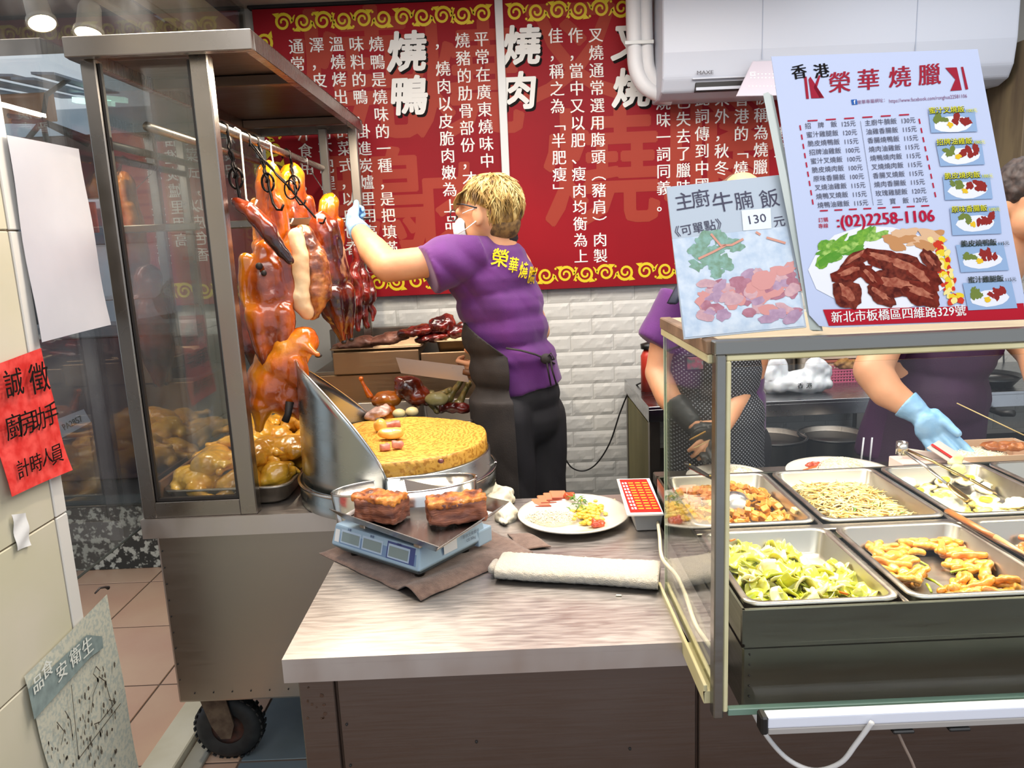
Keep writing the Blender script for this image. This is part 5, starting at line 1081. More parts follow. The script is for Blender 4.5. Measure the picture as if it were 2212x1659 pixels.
for i, (x, y, z, a) in enumerate(spots):
    o = bpy.data.objects.new('poached_chicken', None); COL.objects.link(o); o.location = (x, y, z - .035); o.rotation_euler = (rnd.uniform(-.25, .25), rnd.uniform(-.3, .2), a); o.scale = (.80, .88, .85)
    tag(o, 'poached yellow chicken ' + wh[i], 'chicken', 'poached chickens in the trolley tray'); me = cm_[i % 2]
    if not me.materials: me.materials.append(M_chk[i % 2])
    c = bpy.data.objects.new('carcass', me); COL.objects.link(c); c.parent = o

# ================================================================ CHOPPING BLOCK
cbk = thing('chopping_block', 'round worn yellow wooden chopping block in a galvanised tub with tall curved guard', 'chopping block', (-0.345, 2.17, .80))
CX, CY, CR = -0.345, 2.165, .262
mb = MB(); nr, na = 64, 180; vs = []; fs = []
for j in range(nr + 1):
    r = CR * j / nr
    for i in range(na):
        a = 2 * PI * i / na; w_ = noise.noise(Vector((math.cos(a) * 3, math.sin(a) * 3, r * 6)))
        z = 1.0 + .0016 * math.sin(r * 640 + w_ * 14) * min(1, r / .04) + .004 * noise.noise(Vector((r * math.cos(a) * 7, r * math.sin(a) * 7, 2))) - .006 * max(0, (r / CR) - .9) * 10
        vs.append((CX + r * math.cos(a), CY + r * math.sin(a), z))
for k, z in enumerate((.985, .96, .93, .90)):
    for i in range(na):
        a = 2 * PI * i / na; rr = CR + .0022 * math.sin(i * 2.2) + (.0022 if i % 4 == 0 else 0); vs.append((CX + rr * math.cos(a), CY + rr * math.sin(a), z))
for j in range(nr + 4):
    for i in range(na): fs.append((j * na + i, j * na + (i + 1) % na, (j + 1) * na + (i + 1) % na, (j + 1) * na + i))
mb.add(vs, fs, smooth=True)
mw = mat('worn_chopping_wood', 'c88a2c', .5, bump=.4, bscale=90, coat=.15)
nt = mw.node_tree; N = nt.nodes; L = nt.links; tc_n = N.new('ShaderNodeTexCoord'); wv_ = N.new('ShaderNodeTexWave'); wv_.wave_type = 'RINGS'; wv_.rings_direction = 'Z'; wv_.inputs['Scale'].default_value = 24; wv_.inputs['Distortion'].default_value = 12; wv_.inputs['Detail'].default_value = 3; wv_.inputs['Detail Scale'].default_value = 1.4
L.new(tc_n.outputs['Object'], wv_.inputs[0]); rp_ = N.new('ShaderNodeValToRGB'); L.new(wv_.outputs['Fac'], rp_.inputs[0]); rp_.color_ramp.elements[0].color = (*hexc('b67c24'), 1); rp_.color_ramp.elements[0].position = .05; rp_.color_ramp.elements[1].color = (*hexc('dba544'), 1); rp_.color_ramp.elements[1].position = .5; L.new(rp_.outputs[0], N['Principled BSDF'].inputs['Base Color'])
put('wood_block', mb.mesh(), mw, cbk)
M_galv = steel('galvanised_sheet', 'a9adab', .28, (1, 1, 3), .02, .1)
tb = MB().lathe([(CR + .022, .842), (CR + .024, .90), (CR + .012, .905), (CR + .010, .955), (CR + .004, .958), (CR + .002, .90)], (CX, CY, 0), 72); put('tub', tb.mesh(), M_galv, cbk)
bd = MB(); bd.tube([(CX + (CR + .024) * math.cos(i * 2 * PI / 90), CY + (CR + .024) * math.sin(i * 2 * PI / 90), .903) for i in range(91)], .005, 7)
put('rolled_rim', bd.mesh(), MSB, cbk)
mb = MB(); vs = []; fs = []; n = 60; a0, a1 = R(108), R(272)
for i in range(n + 1):
    t = i / n; a = a0 + (a1 - a0) * t
    if t < .58: hh = max(0, math.sin((t / .58) * PI / 2)) ** .8
    else: hh = max(0, math.cos(((t - .58) / .42) * PI / 2)) ** .72
    top_ = .955 + .285 * hh
    if .54 < t < .62: top_ += .012 * math.sin((t - .54) / .08 * PI)
    for k in range(9): vs.append((CX + (CR + .013 - .01 * (k / 8) * hh) * math.cos(a), CY + (CR + .013 - .01 * (k / 8) * hh) * math.sin(a), .90 + (top_ - .90) * k / 8))
for i in range(n):
    for k in range(8): fs.append((i * 9 + k, (i + 1) * 9 + k, (i + 1) * 9 + k + 1, i * 9 + k + 1))
mb.add(vs, fs, smooth=True); go = put('guard_sheet', mb.mesh(), M_galv, cbk); sm = go.modifiers.new('t', 'SOLIDIFY'); sm.thickness = .002
put('guard_hem', MB().tube([vs[i * 9 + 8] for i in range(n + 1)], .003, 6).mesh(), MSB, cbk)
# scraps on the block
M_pork = mat('pink_cooked_meat', 'd79a86', .45, col2='b5645a', nscale=40, coat=.3, bump=.4, bscale=90, sss=.1)
M_yelsk = mat('yellow_chicken_piece', 'e0a23a', .3, col2='f0c470', nscale=20, coat=.5, sss=.1)
M_offal = mat('grey_pink_offal', '9a7a6e', .4, col2='c9a79a', nscale=30, coat=.3, bump=.5, bscale=60)
def lump(name, px, py, z, pr, m_, label, cat, vox=.004, dsp=None, group=None, parent=None):
    c = P(px, py, Y=2.72) if name in ('roast_goose_piece', 'roast_wing', 'poached_offcut') else P(px, py, Z=z); prs = [tuple(Vector(a) * 1 + c if (k in (1, 3) and p[0] == 'c') or (k == 1) else a for k, a in enumerate(p)) for p in pr]
    return put(name, blob(prs, vox, 2, dsp or ndisp(.003, 45)), m_, parent, label=label, cat=cat, group=group)
lump('chicken_piece', 845, 948, 1.005, [('e', (0, 0, .016), (.040, .022, .017), (0, .1, .1)), ('e', (.015, 0, .022), (.022, .02, .012))], M_yelsk, 'glossy yellow chopped chicken piece on the block', 'chicken')
lump('chicken_piece', 822, 930, 1.005, [('e', (0, 0, .016), (.020, .022, .022))], M_yelsk, 'small yellow chicken piece against the guard', 'chicken')
lump('meat_scrap', 858, 968, 1.003, [('b', (0, 0, .010), (.014, .010, .011), (0, .2, .3)), ('e', (.01, 0, .01), (.010, .010, .012))], M_pork, 'pink meat cube at the front of the scraps', 'meat')
lump('meat_scrap', 832, 972, 1.003, [('b', (0, 0, .008), (.013, .010, .009), (0, 0, .6))], M_pork, 'pink meat cube touching the guard sheet', 'meat')
lump('meat_scrap', 848, 925, 1.004, [('b', (0, 0, .010), (.024, .010, .010), (0, -.1, .2)), ('e', (-.03, .01, .01), (.02, .014, .01))], M_pork, 'flat pink and white pork slice behind the chicken piece', 'meat')
lump('meat_scrap', 818, 905, 1.004, [('e', (0, 0, .02), (.034, .022, .016)), ('e', (.02, .01, .03), (.018, .02, .014)), ('e', (-.025, 0, .012), (.02, .02, .014))], M_offal, 'grey pink offal heap at the back of the block', 'meat', .0035, ndisp(.008, 60))
lump('meat_scrap', 953, 1003, .990, [('e', (0, 0, .008), (.010, .008, .008))], M_siu, 'tiny red meat crumb on the front rim of the block', 'meat')
# food on the prep table behind the block
lump('roast_goose_piece', 884, 850, .90, [('e', (0, 0, .02), (.055, .045, .050)), ('e', (.03, 0, -.01), (.05, .045, .04)), ('e', (-.03, -.01, .05), (.02, .02, .018)), ('c', (.02, 0, 0), .03, (.06, 0, -.03), .02)], M_duck2, 'dark glossy red-brown roast piece behind the chopping block', 'roast meat', .005, bmp)
lump('roast_goose_piece', 838, 862, .885, [('e', (0, 0, 0), (.055, .04, .030)), ('e', (-.03, 0, -.005), (.035, .035, .025))], roastmat('amber_roast', '7a3a0c', 'c9801f', 'a85a14', 8), 'amber roast piece left of the dark red one', 'roast meat', .005, bmp)
lump('roast_goose_piece', 838, 886, .90, [('e', (0, -.02, 0), (.035, .03, .028)), ('e', (.01, -.03, -.02), (.02, .02, .02))], M_duckb, 'bright orange roast piece beside the eggs', 'roast meat', .005, bmp)
lump('roast_wing', 782, 838, .90, [('c', (0, 0, .03), .006, (.025, 0, -.03), .012), ('e', (0, 0, .034), (.010, .009, .009))], M_duckb, 'thin roast wing tip standing up behind the guard', 'roast meat', .0035)
M_feet = mat('poached_offcuts', '9a8248', .35, col2='c9ad6c', nscale=25, coat=.4, col3='6f6a35')
for i, (x, y, l, a, lb) in enumerate(((912, 846, .07, .2, 'yellow green poached neck lying left in the offcuts tray'), (948, 852, .09, -.3, 'pale knobbly poached drumstick at the middle of the offcuts tray'), (985, 838, .09, -.9, 'poached foot rising along the black apron'), (965, 868, .08, .5, 'poached wing in the middle front of the offcuts tray'), (1002, 850, .08, -1.1, 'poached foot at the right end of the tray'), (930, 872, .07, .9, 'small poached joint at the front of the offcuts tray'))):
    lump('poached_offcut', x, y, .88, [('c', (-l / 2 * math.cos(a), 0, l / 2 * math.sin(a)), .014, (l / 2 * math.cos(a), 0, -l / 2 * math.sin(a)), .010), ('e', (-l / 2 * math.cos(a), 0, l / 2 * math.sin(a)), (.020, .018, .017)), ('e', (l / 2 * math.cos(a), 0, -l / 2 * math.sin(a)), (.014, .014, .013))], M_feet, lb, 'poultry offcut', .004, ndisp(.003, 50), 'poached offcuts behind the block')
lump('poached_offcut', 945, 858, .885, [('e', (0, -.03, .0), (.045, .03, .026))], mat('olive_poached_skin', '8a8350', .35, col2='b8ab74', nscale=12, coat=.4), 'olive poached thigh nearest the block', 'poultry offcut', .004, None, 'poached offcuts behind the block')
lump('roast_goose_piece', 975, 878, .86, [('e', (0, -.02, 0), (.035, .022, .02)), ('e', (.04, -.02, -.005), (.03, .02, .018)), ('e', (-.03, -.03, 0), (.018, .018, .018))], M_siu, 'dark red roast scraps at the right of the block', 'roast meat', .0045, ndisp(.008, 45))
for x, y, lb in ((862, 893, 'left of the two pale peeled eggs behind the block'), (890, 889, 'right of the two pale peeled eggs behind the block')):
    c = P(x, y, Y=2.60); MB().ball(c, .018, 12, sc=(1.3, 1, .95)).put('egg', mat('pale_egg', 'ecd9a0', .3, sss=.1, coat=.3), label=lb, cat='egg', group='peeled eggs')
pan('offcut_tray', -.36, -.135, 2.50, 2.90, .955, 'shallow steel tray of poached offcuts behind the block', 'tray', m_=MSD, depth=.11, r=.02)
pan('offcut_tray', -.62, -.37, 2.50, 2.90, .955, 'shallow steel tray of roast pieces behind the guard', 'tray', m_=MSD, depth=.11, r=.02)
# meat on the rear cabinet
for i, (x, y, m_, lb) in enumerate(((770, 738, M_offal, 'pale brown roast rib rack at the left of the rear trays'), (835, 728, M_offal, 'pale brown rib rack in the middle of the rear trays'))):
    c = P(x, y, Y=3.14); put('roast_ribs', blob([('e', c + Vector((0, 0, -.01)), (.10, .06, .022), (0, -.1, 0)), ('e', c + Vector((.03, 0, .0)), (.06, .06, .024))], .006, 2, ndisp(.007, 30, .003, 80)), mat('brown_rib_meat', '6b3f30', .45, col2='a4705c', nscale=24, coat=.3, bump=.5), None, label=lb, cat='roast meat', group='roast meats on the rear cabinet')
for i, (x, y, rx, rz, lb) in enumerate(((905, 715, .09, .022, 'long dark red roast strip across the rear trays'), (955, 702, .055, .040, 'dark knotted roast piece standing highest on the rear tray'), (990, 715, .05, .030, 'red roast piece touching the man shirt'), (940, 728, .09, .02, 'dark roast slab at the front of the right tray'))):
    c = P(x, y, Y=3.10); put('roast_meat', blob([('e', c, (rx, .05, rz), (0, -.12, 0)), ('e', c + Vector((.02, 0, .008)), (rx * .5, .04, rz)), ('e', c + Vector((-.03, 0, -.004)), (rx * .5, .05, rz * .8))], .0055, 2, ndisp(.010, 32, .004, 80)), M_siu, None, label=lb, cat='roast meat', group='roast meats on the rear cabinet')

# oval tub in front of the block
ot = thing('oval_tub', 'shallow oval stainless tub between the scale and the chopping block', 'tub', (-.28, 1.86, .80))
def oval(r0x, r0y, z, n=56): return [(-.283 + r0x * math.copysign(abs(math.cos(2 * PI * i / n)) ** .75, math.cos(2 * PI * i / n)), 1.835 + r0y * math.sin(2 * PI * i / n), z + .012 * math.cos(2 * PI * i / n)) for i in range(n)]
mb = MB(); L_ = [oval(.155, .05, .802), oval(.172, .058, .84), oval(.185, .066, .955), oval(.181, .062, .957), oval(.168, .055, .85), oval(.15, .047, .815)]
n = 56; mb.add([v for l in L_ for v in l], [(j * n + i, j * n + (i + 1) % n, (j + 1) * n + (i + 1) % n, (j + 1) * n + i) for j in range(5) for i in range(n)] + [tuple(5 * n + i for i in range(n)), tuple(reversed(range(n)))], smooth=True)
put('bowl', mb.mesh(), MSB, ot); put('rolled_edge', MB().tube(oval(.183, .064, .957) + [oval(.183, .064, .957)[0]], .003, 6).mesh(), MSB, ot)

# ================================================================ SCALE, CLOTHS, PLATE
A_ = P(717, 1190, Z=.82); B_ = P(905, 1252, Z=.82); ux = (B_ - A_); ux.z = 0; ux.normalize(); uy = Vector((-ux.y, ux.x, 0)); 
def SC(x, y, z): return A_ + ux * x + uy * y + Vector((0, 0, z - .82))
def sbox(a, b, w_=.003, seg=2):
    M = Matrix((ux, uy, Vector((0, 0, 1)))).transposed().to_4x4(); M.translation = Vector((A_.x, A_.y, 0)); me = MB().box(a, b, M=M).mesh(); return bevel(me, w_, seg)
sc = thing('digital_scale', 'light blue digital weighing scale with three displays on the brown cloth', 'scale', tuple(SC(.15, .12, .80)))
M_sb = mat('pale_blue_plastic', '8fa9c0', .4, col2='9db5c8', nscale=6); M_sd = mat('slate_base_plastic', '5f7078', .45)
LX, LY_ = .300, .235
mb = MB(); M_ = Matrix((ux, uy, Vector((0, 0, 1)))).transposed().to_4x4(); M_.translation = Vector((A_.x, A_.y, 0))
vs = [M_ @ Vector(p) for p in ((0, 0, .838), (LX, 0, .838), (LX, LY_, .838), (0, LY_, .838), (.006, .014, .888), (LX - .006, .014, .888), (LX - .006, LY_ - .006, .888), (.006, LY_ - .006, .888))]
mb.add(vs, [(0, 3, 2, 1), (4, 5, 6, 7), (0, 1, 5, 4), (1, 2, 6, 5), (2, 3, 7, 6), (3, 0, 4, 7)]); put('housing', bevel(mb.mesh(), .004, 2), M_sb, sc)
mb = MB(); vs = [M_ @ Vector(p) for p in ((.02, .02, .818), (LX - .02, .02, .818), (LX - .02, LY_ - .02, .818), (.02, LY_ - .02, .818), (0, 0, .838), (LX, 0, .838), (LX, LY_, .838), (0, LY_, .838))]
mb.add(vs, [(0, 3, 2, 1), (4, 5, 6, 7), (0, 1, 5, 4), (1, 2, 6, 5), (2, 3, 7, 6), (3, 0, 4, 7)]); put('base', bevel(mb.mesh(), .003, 1), M_sd, sc)
for fx in (.04, LX - .04):
    for fy in (.04, LY_ - .04): put('foot', MB().lathe([(.001, 0), (.012, 0), (.012, .012), (.001, .012)], SC(fx, fy, .807), 14).mesh(), mat('black_plastic', '191817', .4), sc)
put('side_foot', bevel(MB().box((LX - .04, LY_ - .03, .822), (LX + .0, LY_ + .022, .862), M=M_).mesh(), .004, 2), M_sb, sc)
fs_ = Sheet(SC(0, .0005, .838), ux, (SC(.006, .0145, .888) - SC(0, 0, .838))); fu = lambda x, v: (x, v)
hh_ = (SC(0, .014, .888) - SC(0, 0, .838)).length
fs_.poly('pn', [fu(.028, .008), fu(LX - .012, .008), fu(LX - .014, hh_ - .005), fu(.030, hh_ - .005)], .0008); flush(fs_, 'pn', 'display_panel', mat('display_panel_blue', '6a86ab', .35), sc)
for k, x0 in enumerate((.036, .112, .200)):
    fs_.poly('fr', [fu(x0 - .004, .011), fu(x0 + .066, .011), fu(x0 + .066, hh_ - .009), fu(x0 - .004, hh_ - .009)], .0013); fs_.poly('lc', [fu(x0, .015), fu(x0 + .062, .015), fu(x0 + .062, hh_ - .014), fu(x0, hh_ - .014)], .0020)
fs_.poly('dk', [fu(.192, .009), fu(LX - .018, .009), fu(LX - .018, hh_ - .004), fu(.192, hh_ - .004)], .0010); flush(fs_, 'dk', 'display_surround', mat('display_navy', '34427c', .4), sc)
flush(fs_, 'fr', 'display_frame', mat('display_frame_pale', 'a9bcd2', .4), sc); flush(fs_, 'lc', 'display_window', mat('lcd_grey', '7b8a8c', .15), sc)
fs_.poly('lb', [fu(.010, .010), fu(.026, .010), fu(.026, .040), fu(.010, .040)], .0012); flush(fs_, 'lb', 'white_label', mat('label_white', 'd8dadd', .5), sc)
for tx, x0 in (('淨重', .045), ('單價', .125), ('總價', .215)):
    me = glyphs(tx, .007, .0); fs_.mb('tx').add([fs_.w(v.co.x + x0 + .015, v.co.y + hh_ - .006, .0024) for v in me.vertices], [tuple(p.vertices) for p in me.polygons])
flush(fs_, 'tx', 'display_captions', mat('caption_navy', '25306a', .5), sc)
rs_ = Sheet(SC(LX + .0005, 0, .838), uy, (0, 0, 1)); rs_.poly('sl', [(.08, .012), (.125, .012), (.125, .038), (.08, .038)], .0028); flush(rs_, 'sl', 'side_label', mat('label_white', 'c9c2c4', .5), sc)
for tx, v0 in (('非供交易使用', .030), ('CE 30kg', .018)):
    me = glyphs(tx, .010, .0); rs_.mb('st').add([rs_.w(v.co.x + .175, v.co.y + v0, .0028) for v in me.vertices], [tuple(p.vertices) for p in me.polygons])
flush(rs_, 'st', 'side_lettering', mat('caption_slate', '4a5a72', .5), sc)
put('neck', sbox((.09, .07, .888), (.21, .17, .905)), M_sd, sc)
# weighing tray (steel pan with turned-up sides)
tT = [P(712, 1098, Z=.94), P(948, 1180, Z=.925), P(1100, 1083, Z=.94), P(872, 1035, Z=.955)]
tc_ = sum(tT, Vector()) / 4; base = [tc_ + (p - tc_) * .84 + Vector((0, 0, -.026)) for p in tT]
wt = thing('weighing_tray', 'square stainless weighing tray with turned-up sides on the blue scale', 'tray', tuple(tc_))
mb = MB(); mb.add(base + [p for p in tT], [(0, 1, 2, 3)] + [(i, (i + 1) % 4, 4 + (i + 1) % 4, 4 + i) for i in (0, 2)]); mb.add([base[1], base[2], base[2].lerp(tT[2], .7), base[1].lerp(tT[1], .15)], [(0, 1, 2, 3)]); mb.add([base[3], base[0], base[0].lerp(tT[0], .2), base[3].lerp(tT[3], .9)], [(0, 1, 2, 3)])
wo = put('sheet', mb.mesh(), steel('weighing_tray_steel', 'a59f9c', .24, (8, 1, 1), .02, .06), wt); sm = wo.modifiers.new('t', 'SOLIDIFY'); sm.thickness = .002; sm.offset = 1
put('support_bars', bevel(MB().bar(base[0].lerp(base[1], .2) + Vector((0, 0, -.006)), base[3].lerp(base[2], .2) + Vector((0, 0, -.006)), .02, .01).bar(base[0].lerp(base[1], .8) + Vector((0, 0, -.006)), base[3].lerp(base[2], .8) + Vector((0, 0, -.006)), .02, .01).mesh(), .002, 1), MSD, wt)
# two roast pork blocks
M_crust = roastmat('roast_pork_crust', '5a220c', 'e2903a', 'b4621f', 30, .6, .9, .35, .65, .2); M_lay = mat('layered_pork_side', '54261a', .5, col2='a8664a', nscale=16, stretch=(1, 1, 5), bump=.5, bscale=80, coat=.2)
def porkblock(px, py, sx, sy, sz, rz, label):
    c = P(px, py, Z=.95); c.z = tc_.z - .026 + sz + .004; e = thing('roast_pork_block', label, 'roast pork', tuple(c), 'pork blocks on the scale')
    put('meat', blob([('b', c + Vector((0, 0, -.006)), (sx, sy, sz - .004), (0, 0, rz))], .0045, 4, ndisp(.008, 26, .004, 70)), M_lay, e)
    put('crackling', blob([('b', c + Vector((0, 0, sz - .010)), (sx * 1.01, sy * 1.01, .008), (0, 0, rz))], .0045, 2, ndisp(.006, 34, .006, 110)), M_crust, e)
porkblock(822, 1090, .058, .034, .030, -.45, 'dark roast pork block with crisp crust on the left of the scale tray')
porkblock(984, 1092, .066, .032, .028, .22, 'longer roast pork block with orange crust on the right of the scale tray')
# brown cloth under the scale
def cloth(name, corners, z, m_, label, cat, amp=.006, nx=44, ny=30, fr=9, edge=.004, seed=0, zf=None):
    a, b, c, d = [Vector(p) for p in corners]; vs = []; 
    for j in range(ny + 1):
        for i in range(nx + 1):
            u, v = i / nx, j / ny; p = a.lerp(b, u).lerp(d.lerp(c, u), v); e_ = min(u, 1 - u, v, 1 - v)
            o_ = Vector((noise.noise(Vector((p.x * 20, p.y * 20, seed))), noise.noise(Vector((p.x * 20, p.y * 20, seed + 5))), 0)) * edge * (1 - min(1, e_ * 6))
            h = z + .001 + max(0, noise.noise(Vector((p.x * fr, p.y * fr, seed + 9))) * amp) + (zf(u, v) if zf else 0) + .0004 * noise.noise(p * 400); vs.append((p.x + o_.x, p.y + o_.y, h))
    k = nx + 1; me = MB().add(vs, [(j * k + i, j * k + i + 1, (j + 1) * k + i + 1, (j + 1) * k + i) for j in range(ny) for i in range(nx)], smooth=True).mesh()
    o = put(name, me, m_, None, label=label, cat=cat); sm = o.modifiers.new('t', 'SOLIDIFY'); sm.thickness = .003; sm.offset = 1; return o
M_bc = mat('brown_terry_cloth', '6e554a', .95, col2='846a5d', nscale=60, bump=.6, bscale=500, sheen=.3)
cloth('cloth', [P(690, 1198, Z=.8), P(907, 1300, Z=.8), P(1150, 1195, Z=.8), P(960, 1095, Z=.8)], .8, M_bc, 'crumpled brown cloth spread under the scale', 'cloth', .012, zf=lambda u, v: .020 * max(0, math.sin((u - .80) * 16)) * (1 if u > .8 else 0) * (1 - v))
cloth('cloth', [P(1095, 1155, Z=.8), P(1120, 1190, Z=.8), P(1192, 1185, Z=.8), P(1140, 1158, Z=.8)], .8, M_bc, 'small brown cloth corner sticking out behind the towel', 'cloth', .01, 16, 12)
# white towel roll
M_tw = mat('white_terry_towel', 'dccfba', .95, col2='d2c8ba', nscale=30, bump=.8, bscale=420, sheen=.4)
tA = P(1080, 1222, Z=.818); tB = P(1424, 1244, Z=.818); d = (tB - tA); d.z = 0; Lt = d.length; d.normalize(); sdir = Vector((-d.y, d.x, 0)); vs = []; fs = []; nu, nv = 110, 44
for i in range(nu + 1):
    for j in range(nv):
        a = 2 * PI * j / nv; ca, sa = math.cos(a), math.sin(a); yy = .052 * math.copysign(abs(ca) ** .75, ca) * (1.0 + .05 * math.sin(i * .07)); zz = .019 * math.copysign(abs(sa) ** .8, sa)
        p = tA + d * (Lt * i / nu) + sdir * yy + Vector((0, 0, zz + .002)); p += Vector((0, 0, .0012)) * noise.noise(p * 160) * 2 + sdir * .0012 * noise.noise(p * 140)
        vs.append(p)
for i in range(nu):
    for j in range(nv): fs.append((i * nv + j, i * nv + (j + 1) % nv, (i + 1) * nv + (j + 1) % nv, (i + 1) * nv + j))
fs += [tuple(reversed(range(nv))), tuple(nu * nv + j for j in range(nv))]
tw = thing('towel', 'rolled white terry towel lying along the steel counter', 'towel', tuple(tA + Vector((0, 0, -.018))))
put('roll', MB().add(vs, fs, smooth=True).mesh(), M_tw, tw)
put('inner_fold', blob([('c', tA - d * .012 + sdir * -.02, .012, tA - d * .012 + sdir * .012, .011)], .004, 2, ndisp(.001, 150)), M_tw, tw)
# napkin behind the tray
put('napkin', blob([('e', P(1070, 1075, Z=.82), (.050, .07, .034)), ('e', P(1092, 1115, Z=.815), (.024, .05, .022)), ('e', P(1050, 1050, Z=.84), (.035, .05, .04))], .0035, 1, ndisp(.020, 22, .008, 60)), mat('cream_crumpled_napkin', 'e6d9bc', .9, col2='f0e8d4', nscale=20), None, label='crumpled cream napkin between the tray and the plate', cat='napkin')
lump('meat_scrap', 1108, 1112, .80, [('e', (0, 0, .007), (.013, .012, .008)), ('e', (.006, .01, .008), (.008, .008, .007))], M_pork, 'small pink meat crumb on the counter left of the plate', 'meat', .003, ndisp(.004, 90))
lump('rice_grain', 1337, 1288, .80, [('c', (-.005, 0, .002), .002, (.004, -.001, .002), .002)], mat('rice_white', 'efe6d2', .5, sss=.1), 'single white rice grain on the counter in front of the towel', 'rice grain', .0008, ndisp(.0001, 90))
# plate of food
M_por = mat('white_porcelain', 'dfd9cc', .15, coat=.4)
def plate(c, r, label, group='plates of food'):
    prof = [(.001, .004), (r * .55, .004), (r * .60, .003), (r * .62, .0), (r * .66, .003), (r * .97, .018), (r, .022), (r * .99, .0245), (r * .93, .0225), (r * .66, .009), (r * .58, .007), (.001, .007)]
    return put('plate', MB().lathe(prof, c, 64).mesh(), M_por, None, label=label, cat='plate', group=group)
M_rice = mat('cooked_rice', 'eee2c6', .5, col2='f4ebd6', nscale=60, sss=.15)
M_green = mat('cooked_greens', '3f6a1e', .35, col2='6f9a2c', nscale=40, coat=.4); M_egg = mat('scrambled_egg', 'e8b92e', .4, col2='f3d566', nscale=30, coat=.3, sss=.1); M_red = mat('chilli_red_relish', 'a8351a', .35, col2='cf5a26', nscale=40, coat=.4)
M_slice = mat('roast_slice_pink', 'c08058', .4, col2='c0725a', nscale=20, coat=.2); M_sedge = mat('roast_slice_edge', '8d2f12', .35, coat=.4)
def rice(cx, cy, z, rx, ry, h, seed=0, n=500, label='mound of white rice on the plate', name='rice'):
    q = random.Random(seed); base_ = MB().ball((cx, cy, z), 1, 12, sc=(rx * .95, ry * .95, h * .92)); mb = base_
    for i in range(n):
        a = q.uniform(0, 2 * PI); r = math.sqrt(q.random()); x, y = cx + rx * r * math.cos(a), cy + ry * r * math.sin(a); zz = z + h * math.sqrt(max(0, 1 - r * r * .97)); b_ = q.uniform(0, PI); dz = q.uniform(-.4, .4)
        dv = Vector((math.cos(b_), math.sin(b_), dz)).normalized() * .0026; c_ = Vector((x, y, zz)); mb.tube([c_ - dv, c_, c_ + dv], [.0007, .0011, .0007], 5)
    return mb.put(name, M_rice, None, label=label, cat='rice', kind='stuff')
pc = P(1238, 1115, Z=.812); pc.z = .8
plate(pc, .150, 'white round plate of rice, roast meat and egg on the front counter')
def pl(px, py): q = P(px, py, Z=.812); return q.x, q.y
x, y = pl(1190, 1122); rice(x, y, .809, .074, .046, .026, 1, 1300, 'white rice on the counter plate')
for i, (px, py, a) in enumerate(((1168, 1090, .3), (1180, 1084, .3), (1193, 1080, .25), (1206, 1077, .2))):
    x, y = pl(px, py); e = thing('roast_pork_slice', ['leftmost roast pork slice on the counter plate', 'second roast pork slice from the left on the counter plate', 'third roast pork slice on the counter plate', 'roast pork slice nearest the red sausage'][i], 'meat slice', (x, y, .812), 'roast slices on the plate')
    put('meat', bevel(MB().box((-.024, -.018, 0), (.024, .018, .007), M=Matrix.Translation((x, y, .814 + i * .002)) @ Euler((.35, .1, a)).to_matrix().to_4x4()).mesh(), .002, 1), M_slice, e)
    put('rind', bevel(MB().box((-.024, -.0225, -.001), (.024, -.0175, .009), M=Matrix.Translation((x, y, .814 + i * .002)) @ Euler((.35, .1, a)).to_matrix().to_4x4()).mesh(), .001, 1), M_sedge, e)
x, y = pl(1229, 1080); put('sausage_piece', blob([('b', (x, y, .824), (.013, .010, .008), (.3, .2, .6)), ('c', (x - .006, y, .822), .008, (x + .012, y + .008, .826), .007)], .003, 1), mat('red_sausage', 'b8381c', .3, coat=.5, col2='d86a3a', nscale=30), None, label='glossy red sausage piece on the counter plate', cat='sausage')
q = random.Random(3); mb = MB()
for i in range(34):
    x, y = pl(1250 + q.uniform(-22, 18), 1095 + q.uniform(-12, 14)); c_ = Vector((x, y, .815 + q.uniform(0, .016))); dv = Vector((q.uniform(-1, 1), q.uniform(-1, 1), q.uniform(-.3, .6))) * .012; mb.tube([c_ - dv, c_ + Vector((0, 0, .004)), c_ + dv], [.001, .003, .0006], 5, flat=.3)
mb.put('stir_fried_greens', M_green, None, label='small heap of dark green vegetables on the counter plate', cat='greens', kind='stuff')
mb = MB()
for i in range(90):
    x, y = pl(1275 + q.gauss(0, 17), 1114 + q.gauss(0, 11)); mb.ball((x, y, .812 + q.uniform(0, .014)), q.uniform(.004, .008), 6, sc=(1.2, 1, .8))
mb.put('scrambled_egg', M_egg, None, label='yellow scrambled egg heap on the counter plate', cat='egg', kind='stuff')
lump('relish', 1291, 1137, .812, [('e', (0, 0, .006), (.020, .015, .011)), ('e', (-.008, .006, .010), (.010, .010, .008))], M_red, 'spoonful of red relish at the front of the counter plate', 'relish', .0022, ndisp(.004, 110))
mb = MB()
for i in range(9):
    x, y = pl(1325 + q.uniform(-8, 8), 1086 + q.uniform(-4, 4)); mb.tube([(x, y, .816), (x + q.uniform(-.006, .006), y + .004, .819), (x + q.uniform(-.01, .01), y + q.uniform(-.005, .005), .818)], .0011, 5)
mb.put('sprout_scraps', mat('pale_sprout', 'e6dfae', .4), None, label='few pale sprouts at the right rim of the counter plate', cat='sprouts', kind='stuff')
